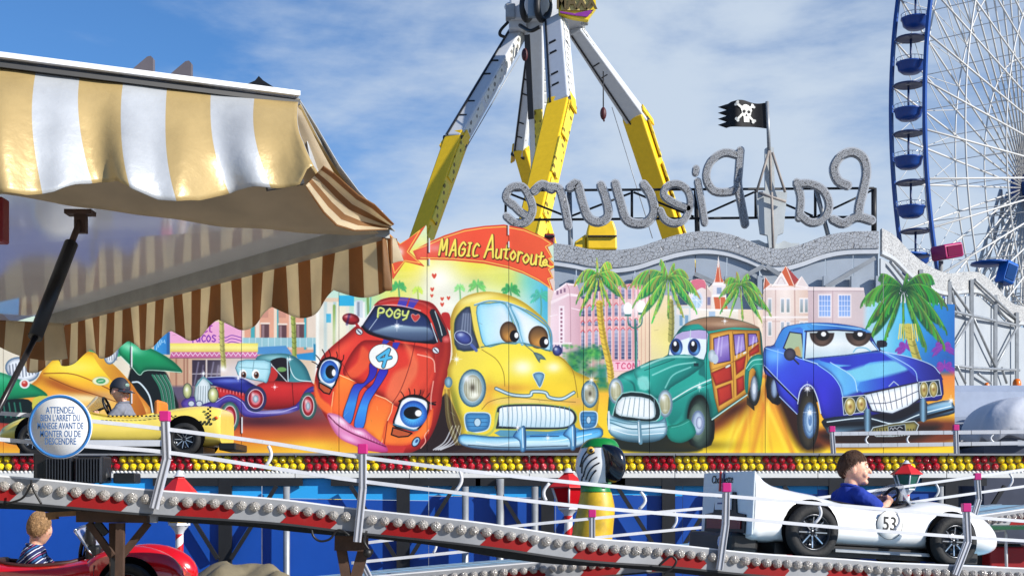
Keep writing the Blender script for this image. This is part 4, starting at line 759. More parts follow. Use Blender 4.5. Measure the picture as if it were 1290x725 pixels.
for x, y in ((1093, 529), (1163, 516)): fill([(x-4, y-13), (x+3, y-14), (x+5, y), (x+4, y+13), (x-3, y+14), (x-5, y)], G((x-5, 0), (x+5, 0), (30, 44, 60), (130, 180, 210), (16, 22, 34)), sm=2)
fill([(1095, 424), (1105, 429), (1105, 436), (1096, 433)], (24, 22, 34), sm=2) if False else None
ell(995, 446, 7.5, 8, (70, 66, 84), edge=((30, 28, 40), 3, .7)); line([(1000, 452), (1006, 458)], 2, (40, 40, 60)); fill([(1105, 429), (1116, 429), (1117, 436), (1106, 437)], (28, 30, 44), sm=2); line([(1108, 437), (1108, 441)], 1.5, (28, 30, 44))

# --- red banner with star and lettering
RD = (232, 80, 32)
fill([(520, 316), (540, 305), (560, 296), (585, 288), (610, 284), (635, 282), (660, 287), (685, 298), (700, 306), (690, 311), (696, 324), (693, 326), (702, 335), (693, 340), (697, 350), (692, 352), (697, 366), (680, 355), (660, 345), (640, 338), (610, 332), (570, 328), (545, 327), (525, 327)], G((500, 0), (700, 0), (238, 92, 70), (232, 70, 30), (235, 84, 34)), sm=0, edge=((190, 50, 20), 3, .5))
rect(530, 280, 548, 312, (196, 70, 30), a=0)
line([(516, 317), (540, 308), (560, 299), (585, 291), (610, 287), (635, 285.5), (660, 290), (682, 299), (694, 307), (687, 310.7), (695, 324), (691, 325.5), (699, 334), (691, 339), (696, 349), (690, 351), (694, 362)], 1.0, (250, 215, 90), sm=0); line([(694, 363), (678, 352), (658, 342), (640, 335.5), (610, 329), (570, 325.5), (530, 324.5)], 1.0, (250, 215, 90), sm=0)
fill([(484, 288), (504, 306), (537, 282), (515, 317), (534, 335), (510, 329), (495, 351), (489, 318), (480, 300)], G((484, 300), (540, 330), (224, 66, 32), (236, 86, 36)), sm=0, out=((200, 60, 20), .8)); line([(489, 294), (504, 307), (529, 290), (513, 317), (529, 331), (510, 328), (497, 344), (491, 318), (489, 294)], 1.0, (250, 210, 80), sm=0); blob(502, 317, 6, 6, (255, 250, 250), .95, clip=False); blob(548, 312, 10, 5, (240, 160, 165), .6, clip=False)
word([('M', 553, 301, 9, 20), ('A', 566, 304, 8, 18), ('G', 577, 305, 8, 17), ('I', 588, 306, 4, 16), ('C', 595, 307, 7, 16), ('A', 610, 299, 11, 25), ('u', 624, 314, 7, 11), ('t', 633, 309, 7, 17), ('o', 642, 316, 7, 11), ('r', 651, 317, 6, 12), ('o', 658, 320, 8, 11), ('u', 668, 321, 7, 12), ('t', 677, 318, 6, 17), ('e', 683, 327, 6, 7)], 2.6, (246, 224, 84), (70, 30, 14), 1.6, .14)
line([(688, 333), (694, 336), (698, 335)], 2.2, (246, 224, 84))
for x, y, s in ((547, 347, 3), (544.5, 364, 2.4), (544, 372, 2), (557, 376, 2.2), (565, 375, 2.2), (557, 383, 2.4)): fill([(x, y+s*1.3), (x-s, y-s*.2), (x-s*.6, y-s), (x, y-s*.4), (x+s*.6, y-s), (x+s, y-s*.2)], (214, 66, 42), sm=3)
# scuffs, rivets and slight mottling of the old paint
CAN *= (1+np.random.normal(0, 0.012, CAN.shape[:2])[..., None]).astype(np.float32)
low = np.random.normal(0, 1, (20, 80)).astype(np.float32)
yi = np.linspace(0, 18.99, CAN.shape[0]); xi = np.linspace(0, 78.99, CAN.shape[1]); a0 = yi.astype(int); b0 = xi.astype(int); fy = (yi-a0)[:, None]; fx = (xi-b0)[None]
lowf = low[a0][:, b0]*(1-fy)*(1-fx)+low[a0+1][:, b0]*fy*(1-fx)+low[a0][:, b0+1]*(1-fy)*fx+low[a0+1][:, b0+1]*fy*fx
CAN *= (1+0.02*lowf)[..., None]
for i in range(60):
    x = random.uniform(0, 1200); y = random.uniform(300, 565); line([(x, y), (x+random.uniform(-6, 6), y+random.uniform(-3, 8))], .5, random.choice([(240, 240, 235), (90, 80, 70)]), a=.35)
CAN = np.clip(CAN, 0, 255)/255.0
rgba = np.ones((PH*PS, PW*PS, 4), np.float32); rgba[..., :3] = CAN[::-1]
IMG = bpy.data.images.new('mural_paint', PW*PS, PH*PS); IMG.pixels.foreach_set(rgba.ravel()); IMG.pack()
PAINT = bpy.data.materials.new('mural_paint'); PAINT.use_nodes = True
_n = PAINT.node_tree; _t = _n.nodes.new('ShaderNodeTexImage'); _t.image = IMG; _t.extension = 'EXTEND'
_hs = _n.nodes.new('ShaderNodeHueSaturation'); _hs.inputs['Saturation'].default_value = 0.97; _hs.inputs['Value'].default_value = 0.95
_n.links.new(_t.outputs['Color'], _hs.inputs['Color']); _n.links.new(_hs.outputs['Color'], _n.nodes['Principled BSDF'].inputs['Base Color'])
_n.nodes['Principled BSDF'].inputs['Roughness'].default_value = 0.5; _n.nodes['Principled BSDF'].inputs['Specular IOR Level'].default_value = 0.3
# ---------------------------------------------------------------- materials
M_WHITE = mat('white_paint', (206, 208, 212), .38, var=.06, dirt=.06)
M_GALV = mat('galvanised_steel', (150, 154, 158), .45, .35, var=.2)
M_DARK = mat('dark_steel', (34, 35, 38), .5, .2, var=.2)
M_BLACK = mat('black_plastic', (16, 16, 18), .45)
M_ARCH_SHADE = mat('arch_shade_black', (6, 6, 7), .95, spec=.05)  # matt black standing in for the shade inside the wheel arches
M_RAIL = mat('rail_paint', (188, 191, 198), .42, var=.1, dirt=.12)
M_RUBBER = mat('tyre_rubber', (24, 24, 25), .75, var=.2, bump=.2, bscale=60)
M_RUST = mat('rusty_brown_steel', (78, 56, 44), .75, .1, var=.4, scale=12, dirt=.5)
M_MAG = mat('magenta_plastic', (196, 30, 120), .45, var=.1)
M_CHROME = mat('chrome', (205, 208, 212), .16, 1.0, var=.04)
M_RED = mat('red_enamel', (176, 16, 20), .35, var=.1, dirt=.08)
M_SILVER = mat('silver_enamel', (138, 140, 144), .45, .2, var=.12, dirt=.15)
M_LBLUE = mat('light_blue_enamel', (150, 196, 222), .45, var=.1, dirt=.15)
M_SKIN = mat('skin', (222, 170, 144), .5, var=.12, scale=22, bump=.05, bscale=120)
M_SKIN.node_tree.nodes['Principled BSDF'].inputs['Subsurface Weight'].default_value = .25
M_SKIN.node_tree.nodes['Principled BSDF'].inputs['Subsurface Scale'].default_value = .012
M_GLASS = mat('tinted_perspex', (120, 130, 140), .12)
def glassy(name, rgb, alpha, rough=.06):
    m = bpy.data.materials.new(name); m.use_nodes = True; nt = m.node_tree; b = nt.nodes['Principled BSDF']
    b.inputs['Base Color'].default_value = lin(rgb)+(1,); b.inputs['Roughness'].default_value = rough; b.inputs['Alpha'].default_value = alpha
    return m
def bulb_mat(name, rgb, facet=30, trans=.0, rough=.12):
    m = mat(name, rgb, rough, 0, var=.1, coat=.6)
    nt = m.node_tree; b = nt.nodes['Principled BSDF']
    tc = nt.nodes.new('ShaderNodeTexCoord'); vo = nt.nodes.new('ShaderNodeTexVoronoi'); vo.inputs['Scale'].default_value = facet*4
    nt.links.new(tc.outputs['Object'], vo.inputs['Vector']); bp = nt.nodes.new('ShaderNodeBump'); bp.inputs['Strength'].default_value = .7; bp.inputs['Distance'].default_value = .01
    nt.links.new(vo.outputs['Distance'], bp.inputs['Height']); nt.links.new(bp.outputs[0], b.inputs['Normal'])
    b.inputs['Transmission Weight'].default_value = trans
    return m
B_CLEAR = bulb_mat('clear_bulb', (210, 204, 196), 30, 0.5, .05); B_YEL = bulb_mat('yellow_bulb', (250, 214, 20)); B_RED = bulb_mat('red_bulb', (186, 14, 34))
def crackle(name, base, line_c, scale, width=.05):
    m = mat(name, base, .55, .1, var=.18, scale=5); nt = m.node_tree; b = nt.nodes['Principled BSDF']
    src = b.inputs['Base Color'].links[0].from_socket
    tc = nt.nodes.new('ShaderNodeTexCoord'); vo = nt.nodes.new('ShaderNodeTexVoronoi'); vo.feature = 'DISTANCE_TO_EDGE'; vo.inputs['Scale'].default_value = scale
    nt.links.new(tc.outputs['Object'], vo.inputs['Vector'])
    r = nt.nodes.new('ShaderNodeMapRange'); r.inputs[1].default_value = width*.3; r.inputs[2].default_value = width
    nt.links.new(vo.outputs['Distance'], r.inputs[0]); mx = nt.nodes.new('ShaderNodeMix'); mx.data_type = 'RGBA'
    nt.links.new(r.outputs[0], mx.inputs['Factor']); mx.inputs['A'].default_value = lin(line_c)+(1,); nt.links.new(src, mx.inputs['B'])
    nt.links.new(mx.outputs['Result'], b.inputs['Base Color'])
    bp = nt.nodes.new('ShaderNodeBump'); bp.inputs['Strength'].default_value = .5; bp.inputs['Distance'].default_value = .03
    nt.links.new(r.outputs[0], bp.inputs['Height']); nt.links.new(bp.outputs[0], b.inputs['Normal'])
    return m
M_SCALE = crackle('grey_bulb_board', (150, 153, 158), (92, 90, 90), 46, .09)
M_CREST = crackle('grey_crest_board', (164, 168, 174), (112, 112, 114), 24, .07)
M_SCALEW = crackle('white_bulb_board', (180, 180, 178), (130, 128, 128), 20, .06)

# ---------------------------------------------------------------- ground
gm = mat('pale_paving', (150, 146, 140), .9, var=.3, scale=1.5, bump=.4, bscale=30)
o = MB().add([(-600, -60, 0), (600, -60, 0), (600, 1500, 0), (-600, 1500, 0)], [(0, 1, 2, 3)]).build('ground', gm, loc=(0, 0, 0)); tag(o, kind='structure')

# ---------------------------------------------------------------- ferris wheel
def ferris():
    M_FW = mat('wheel_white_steel', (196, 196, 194), .45, var=.08); M_FB = mat('wheel_blue_steel', (34, 72, 142), .45, var=.12)
    M_GB = mat('gondola_blue', (18, 64, 142), .35, var=.1); M_GD = mat('gondola_dark_blue', (22, 46, 96), .4, var=.1)
    Yc = 80.0; H = at(1338, 230, Yc); R = 19.7
    u = Vector((-0.649, -0.76, 0)).normalized(); ax = Vector((0.76, -0.649, 0)).normalized(); z = Vector((0, 0, 1))
    Wd = 1.62
    t = thing('ferris_ride', 'huge white spoked ferris wheel with a double blue rim, standing beyond the grey fairground wall', 'ferris wheel', (H.x, H.y, 0))
    P = lambda th, r, s: H+u*(r*math.cos(th))+z*(r*math.sin(th))+ax*s
    Nn = 56
    hid = MB()
    for sgn in (-1, 1):
        s = sgn*Wd/2
        ring = [P(2*PI*i/144, R, s) for i in range(144)]; ring2 = [P(2*PI*i/144, R-.32, s) for i in range(144)]
        m = MB(); n = 144
        vs = []
        for i in range(n):
            th = 2*PI*i/n
            for r, q in ((R+.10, s-.07), (R+.10, s+.07), (R-.10, s+.07), (R-.10, s-.07)): vs.append(P(th, r, q))
        m.add(vs, [(i*4+k, i*4+(k+1) % 4, ((i+1) % n)*4+(k+1) % 4, ((i+1) % n)*4+k) for i in range(n) for k in range(4)])
        m.build('rim', M_FB, t)
        for i in range(Nn):
            th = 2*PI*(i+.5)/Nn
            e_ = P(th, R-.2, s); far = e_.y <= 1 or 645+e_.x/e_.y*F > 1330 and abs(math.sin(th)) < .95
            (hid if far else MB()).tube([P(th, .9, sgn*2.0), e_], .05, 6) if far else MB().tube([P(th, .9, sgn*2.0), e_], .05, 6).build('spoke', M_FW, t)
        for rr, q in ((R*.80, .05), (R*.58, .045), (R*.36, .045)):
            MB().tube([P(2*PI*i/96, rr, s+sgn*(2.0-Wd/2)*(1-rr/R)) for i in range(96)], q, 5, closed=True).build('brace_ring', M_FW, t)
    m = MB()
    for i in range(Nn):
        th = 2*PI*(i+.5)/Nn; th2 = 2*PI*(i+1.5)/Nn
        f = lambda a, r, sg: P(a, r, sg*(Wd/2+(2.0-Wd/2)*(1-r/R)))
        for rr in (R*.80, R*.58, R*.36): m.tube([f(th, rr, -1), f(th, rr, 1)], .022, 5)
        m.tube([f(th, R*.80, -1), f(th2, R*.58, -1)], .022, 4); m.tube([f(th2, R*.80, -1), f(th, R*.58, -1)], .022, 4)
        m.tube([f(th, R*.98, -1), f(th2, R*.80, -1)], .02, 4); m.tube([f(th2, R*.98, -1), f(th, R*.80, -1)], .02, 4)
    m.build('cross_bracing', M_FW, t, kind='stuff')
    hid.build('spoke_bundle', M_FW, t, kind='stuff')
    for i in range(Nn):
        th = 2*PI*(i+.5)/Nn; MB().tube([P(th, R, -Wd/2), P(th, R, Wd/2)], .06, 6).build('rim_cross_bar', M_FW, t)
    MB().tube([H-ax*2.6, H+ax*2.6], .9, 24).build('hub', M_FB, t)
    for sgn in (-1, 1):
        for q in (-1, 1):
            m = MB(); b = H+ax*sgn*5.0+u*q*8.5; b.z = 0; tp = H+ax*sgn*2.8
            e1 = ax*.5; e2 = u*.5
            cs = [e1+e2, e1-e2, -e1-e2, -e1+e2]
            for c in cs: m.tube([b+c, tp+c], .1, 6)
            for k in range(14):
                a = b+(tp-b)*(k/14); c = b+(tp-b)*((k+1)/14)
                for i in range(4): m.tube([a+cs[i], c+cs[(i+1) % 4]], .045, 5); m.tube([a+cs[i], a+cs[(i+1) % 4]], .04, 5)
            m.build('support_leg', M_FW, t)
    # gondolas: canopy, pole, bowl, seat rail
    g = thing('ferris_gondola', 'x', 'gondola', (0, 0, 0), 'blue gondolas hanging on the ferris wheel')
    g.scale = (.86, .86, .86)
    MB().lathe([(.03, .10), (.5, .08), (.78, .0), (.80, -.05), (.76, -.07), (.4, -.02), (.0, .0)], (0, 0, -.05), 20).build('canopy', M_GD, g, local=True)
    MB().tube([(0, 0, -.1), (0, 0, -1.75)], .06, 8).build('pole', M_GD, g, local=True)
    MB().lathe([(.0, -1.95), (.45, -1.92), (.66, -1.75), (.72, -1.45), (.78, -1.42), (.78, -1.36), (.70, -1.38), (.62, -1.70), (.0, -1.75)], (0, 0, 0), 20).build('bowl', M_GB, g, local=True)
    m = MB(); m.tube([(.76*math.cos(a), .76*math.sin(a), -1.15) for a in np.linspace(0, 2*PI, 25)[:-1]], .02, 5, closed=True)
    for a in np.linspace(0, 2*PI, 13)[:-1]: m.tube([(.76*math.cos(a), .76*math.sin(a), -1.38), (.76*math.cos(a), .76*math.sin(a), -1.15)], .015, 4)
    m.build('hand_rail', M_CHROME, g, local=True)
    first = True; k = 0; names = ['topmost, cut by the photo edge', 'second from the photo top', 'third from the photo top', 'fourth from the photo top', 'third from the lowest', 'second from the lowest', 'lowest, half behind the wavy wall']
    cand = []
    for i in range(Nn):
        th = 2*PI*(i+.5)/Nn
        th = th if th <= PI else th-2*PI
        p = P(th, R-.05, 0)
        y = HOR-(p.z-1.0-EYE)/p.y*F; x = 645+p.x/p.y*F
        if -35 < y < 335 and x < 1250: cand.append((y, p))
    cand.sort(key=lambda c: c[0])
    words = ['topmost', 'second from the top', 'third from the top', 'fourth from the top', 'fifth from the top', 'sixth from the top', 'seventh from the top', 'eighth from the top']
    for j, (y, p) in enumerate(cand):
        lb = 'round blue ferris wheel gondola, %s of those in view' % words[min(j, 7)]
        if j == 0: g.location = p; g['label'] = lb
        else: dup_tree(g, p, lb)
ferris()

# ---------------------------------------------------------------- pendulum ride with four telescopic legs
def pendulum_ride():
    YW = mat('ride_yellow', (240, 196, 30), .4, var=.08, dirt=.04); WT = mat('ride_white', (198, 202, 208), .4, var=.06, dirt=.04)
    LPW = mat('bulb_strip_white', (214, 214, 208), .5, var=.1); LPY = mat('bulb_strip_yellow', (226, 200, 60), .5, var=.1)
    for mm, dark in ((LPW, (120, 118, 112)), (LPY, (120, 98, 18))):
        nt = mm.node_tree; b = nt.nodes['Principled BSDF']; src = b.inputs['Base Color'].links[0].from_socket
        tcn = nt.nodes.new('ShaderNodeTexCoord'); vo = nt.nodes.new('ShaderNodeTexVoronoi'); vo.inputs['Scale'].default_value = 4.2; vo.inputs['Randomness'].default_value = .15
        nt.links.new(tcn.outputs['Object'], vo.inputs['Vector']); r = nt.nodes.new('ShaderNodeMapRange'); r.inputs[1].default_value = .25; r.inputs[2].default_value = .35
        nt.links.new(vo.outputs['Distance'], r.inputs[0]); mx = nt.nodes.new('ShaderNodeMix'); mx.data_type = 'RGBA'; nt.links.new(r.outputs[0], mx.inputs['Factor'])
        mx.inputs['A'].default_value = lin(dark)+(1,); nt.links.new(src, mx.inputs['B']); nt.links.new(mx.outputs['Result'], b.inputs['Base Color'])
    Y0 = 45.0
    base = at(690, 640, Y0); t = thing('pendulum_ride', 'tall pendulum ride with four white and yellow telescopic legs towering behind the painted board', 'fairground ride', (base.x, base.y, 0))
    s = Y0/F
    def leg(px, name_y, w, dy, dep, roll, strip_side):
        (x0, y0), (x1, y1), (x2, y2) = px
        a = at(x0, y0, Y0+dy[0]); b = at(x1, y1, Y0+dy[1]); c = at(x2, y2, Y0+dy[2])
        c = b+(c-b)*((b.z-.0)/(b.z-c.z)) if c.z > 0 else c
        w = [q*.74 for q in w]
        MB().beam(a, b, w[0]*s, w[0]*s*.9, w[1]*s, w[1]*s*.9, up=(0, 1, 0), roll=roll).build('upper_leg', WT, t, bevel=.04)
        lo = MB().beam(b+(a-b).normalized()*.25, c, w[2]*s, w[2]*s*.9, w[3]*s, w[3]*s*.9, up=(0, 1, 0), roll=roll).build('lower_leg', YW, t, bevel=.04)
        # knuckle plates and pins at the joint
        d = (b-a).normalized()
        sd = d.cross(Vector((0, 1, 0))).normalized(); Rm = Matrix.Rotation(roll, 3, d); sx = Rm @ sd; sz = Rm @ d.cross(sd).normalized()
        m = MB()
        for q in (-1, 1): m.beam(b+sx*q*w[2]*s*.53-d*.35, b+sx*q*w[2]*s*.53+d*.35, .05, w[2]*s*.5, up=sz)
        m.build('joint_plate', YW, lo)
        m = MB()
        for q in (-.38, .38): m.tube([b+sx*w[2]*s*.56+sz*q*w[2]*s*.6, b-sx*w[2]*s*.56+sz*q*w[2]*s*.6], .08, 10)
        m.build('joint_pin', M_DARK, lo)
        # stepped bulb panels on two faces, rungs
        for (p, q, w0, mm) in ((a, b, w[0], LPW), (b, c, w[2], LPY)):
            Lg = (q-p).length; n = max(3, int(Lg/1.5)); m = MB()
            for k in range(n):
                A = p+(q-p)*((k+.05)/n); B = p+(q-p)*((k+.93)/n)
                off = sx*strip_side*(w0*s*.52)+sz*(.12*w0*s)*(1 if k % 2 else .3)
                m.beam(A+off, B+off, .05, w0*s*.52, up=sz)
            m.build('light_panel', mm, t)
        for k in (2, 3, 5, 6):
            A = a+(b-a)*((k+.6)/8); off = sz*w[0]*s*.47
            MB().beam(A+off-sx*.12, A+off+sx*.10, .04, .08, up=sz).build('rung', M_DARK, t)
        m = MB().beam(a+sz*w[0]*s*.47-sx*w[0]*s*.3, b+sz*w[1]*s*.47-sx*w[1]*s*.3, .05, .06, up=sz); m.build('cable_track', M_DARK, t)
    leg(((652, 42), (573, 178), (528, 306)), 0, (26, 30, 31, 24), (0, -2.5, -4), 0, math.radians(32), 1)
    leg(((672, 50), (655, 195), (692, 320)), 0, (18, 22, 26, 30), (2.5, 5, 7), 0, math.radians(25), 1)
    leg(((700, 30), (708, 136), (668, 306)), 0, (34, 36, 35, 33), (-2, -5, -8), 0, math.radians(28), 1)
    leg(((724, 38), (804, 152), (852, 300)), 0, (24, 36, 38, 36), (0, 2.5, 4), 0, math.radians(30), 1)
    # pendulum arm and head
    arm = MB().beam(at(676, 26, Y0-.3), at(680, 232, Y0-.3), 24*s, 20*s, 18*s, 16*s, up=(0, 1, 0), roll=.4).build('pendulum_arm', WT, t, bevel=.04)
    m = MB()
    for k in range(12):
        A = at(690, 40+k*14, Y0-.95); m.box(A, (.22, .12, .26))
    m.build('arm_light', LPW, arm)
    m = MB().beam(at(678, 138, Y0-.7), at(681, 232, Y0-.7), 10*s, 3*s, up=(0, 1, 0), roll=.4); m.build('arm_light_strip', LPY, arm)
    m = MB().beam(at(664, 44, Y0-.85), at(669, 150, Y0-.85), 7*s, 2*s, up=(0, 1, 0), roll=.3); m.build('arm_light_strip', M_DARK, arm)
    hd = MB().box(at(690, 18, Y0), (96*s, 1.6, 34*s)).box(at(652, 30, Y0), (22*s, 1.3, 30*s)).build('drive_head', WT, t, bevel=.06)
    MB().tube([at(676, 6, Y0-2.0), at(690, 4, Y0+1.5)], 15*s, 28).build('slewing_drum', WT, hd, bevel=.03)
    MB().tube([at(664+17*math.cos(q)*.35, 8+17*math.sin(q), Y0-1.3+.3*math.cos(q)) for q in np.linspace(0, 2*PI, 29)[:-1]], .10, 8, closed=True).build('drum_ring', M_DARK, hd)
    MB().tube([at(684+19*math.cos(q)*.4, 6+19*math.sin(q), Y0-2.1+.3*math.cos(q)) for q in np.linspace(0, 2*PI, 29)[:-1]], .11, 8, closed=True).build('drum_ring', M_DARK, hd)
    MB().ball(at(644, 9, Y0), (9*s, .3, 5*s), 16, 8).build('lamp_cover', M_WHITE, hd)
    MB().box(at(672, 6, Y0-2.1), (13*s, .2, 30*s)).build('control_panel', mat('panel_blue_grey', (122, 142, 160), .4), hd)
    MB().box(at(643, 16, Y0-.7), (12*s, .4, 18*s)).build('motor', M_GALV, hd, bevel=.03)
    MB().tube(catmull([at(640, 28, Y0-.9), at(631, 38, Y0-1), at(630, 44, Y0-1), at(636, 47, Y0-.9)], 5), .05, 6).build('hose', M_BLACK, hd)
    MB().tube(catmull([at(655, 32, Y0-.9), at(668, 39, Y0-1.6), at(680, 34, Y0-1.8)], 5), .06, 6).build('hose', M_BLACK, hd)
    sg = MB().prism([at(x, y, Y0-2.6) for x, y in ((702, -30), (749, -30), (751, 10), (745, 18), (741, 25), (722, 22), (704, 17))], (0, .25, 0)).build('name_sign', mat('sign_yellow', (228, 202, 40), .4), t)
    MB().prism([at(x, y, Y0-2.66) for x, y in ((705, -28), (746, -28), (747, 9), (742, 13), (707, 13))], (0, .05, 0)).build('sign_face', mat('sign_beige', (196, 178, 110), .5, var=.3, scale=20), sg)
    MB().prism([at(x, y, Y0-2.67) for x, y in ((705, 14), (724, 17), (748, 12), (740, 21), (722, 19), (706, 16))], (0, .05, 0)).build('sign_swoosh', mat('sign_purple', (128, 44, 140), .4), sg)
    text_part('lettering', 'MAXX', 20*s*1.35, mat('sign_letter', (88, 74, 40), .5), sg, at(726, 2, Y0-2.7)-Vector(t.location), sx=.62, extrude=.02, offset=.02)
    MB().tube([at(733, 30, Y0-2), at(739, 30, Y0-2.2), at(738, 26, Y0-2.3)], .06, 6).build('hook', M_GALV, hd)
    # guy wires and hook blocks
    MB().tube([at(655, 70, Y0-3), at(585, 190, Y0-3)], .015, 5).build('guy_wire', M_GALV, t); MB().tube([at(771, 135, Y0), at(822, 300, Y0)], .015, 5).build('guy_wire', M_GALV, t)
    MB().tube([at(760, 90, Y0-1), at(760, 138, Y0-1)], .02, 5).build('hoist_rope', M_DARK, t)
    MB().ball(at(760, 143, Y0-1), (.10, .10, .2), 10, 8).tube([at(760, 147, Y0-1), at(761, 153, Y0-1)], .03, 6).build('hook_block', mat('hook_red', (70, 14, 20), .5), t)
    MB().ball(at(661, 69, Y0-1.2), (.10, .10, .2), 10, 8).build('hook_block', MATS['hook_red'], t)
    # yellow seat carriage hanging low and red base machinery
pendulum_ride()
def carriage():
    p = at(757, 300, 24.0); s = 24.0/F
    YW = MATS['ride_yellow']
    t = thing('ride_carriage', 'boxy yellow ride carriage standing on thin legs behind the wavy grey crest', 'ride carriage', (p.x, p.y, 0))
    b = MB(); b.loft([[Vector((p.x+dx*s, p.y+q, p.z+dz*s)) for dx, dz in ((-19, -18), (-19, 4), (-16, 17), (14, 18), (18, 6), (19, -18))] for q in (-.3, .3)], smooth=False).build('cabin', YW, t, bevel=.03)
    MB().box((p.x, p.y-.33, p.z-2*s), (36*s, .05, 1.6*s)).build('trim_strip', M_DARK, t)
    MB().loft([[Vector((p.x+dx*s, p.y+q, p.z+dz*s)) for dx, dz in ((-34, -16), (-34, -8), (-20, 2), (-20, -18))] for q in (-.25, .25)], smooth=False).build('footrest', YW, t, bevel=.02)
    for dx in (-16, 16): MB().tube([(p.x+dx*s, p.y, p.z-17*s), (p.x+dx*s*1.1, p.y, 0)], .05, 6).build('leg', M_DARK, t)
    p = at(692, 310, 30.0); s = 30/F
    t = thing('ride_machine_box', 'dark red machine box at the foot of the yellow leg behind the banner', 'machine box', (p.x, p.y, 0))
    MB().beam((p.x, p.y, 0), (p.x, p.y, p.z+14*s), 16*s, .4, 13*s, .4).build('housing', mat('dark_red_paint', (128, 18, 26), .45, var=.3, dirt=.3), t, bevel=.03)
    m = MB()
    for k in range(4): m.box((p.x, p.y-.23, p.z+(10-k*9)*s), (12*s, .06, 2*s))
    m.build('vent', M_DARK, t)
carriage()

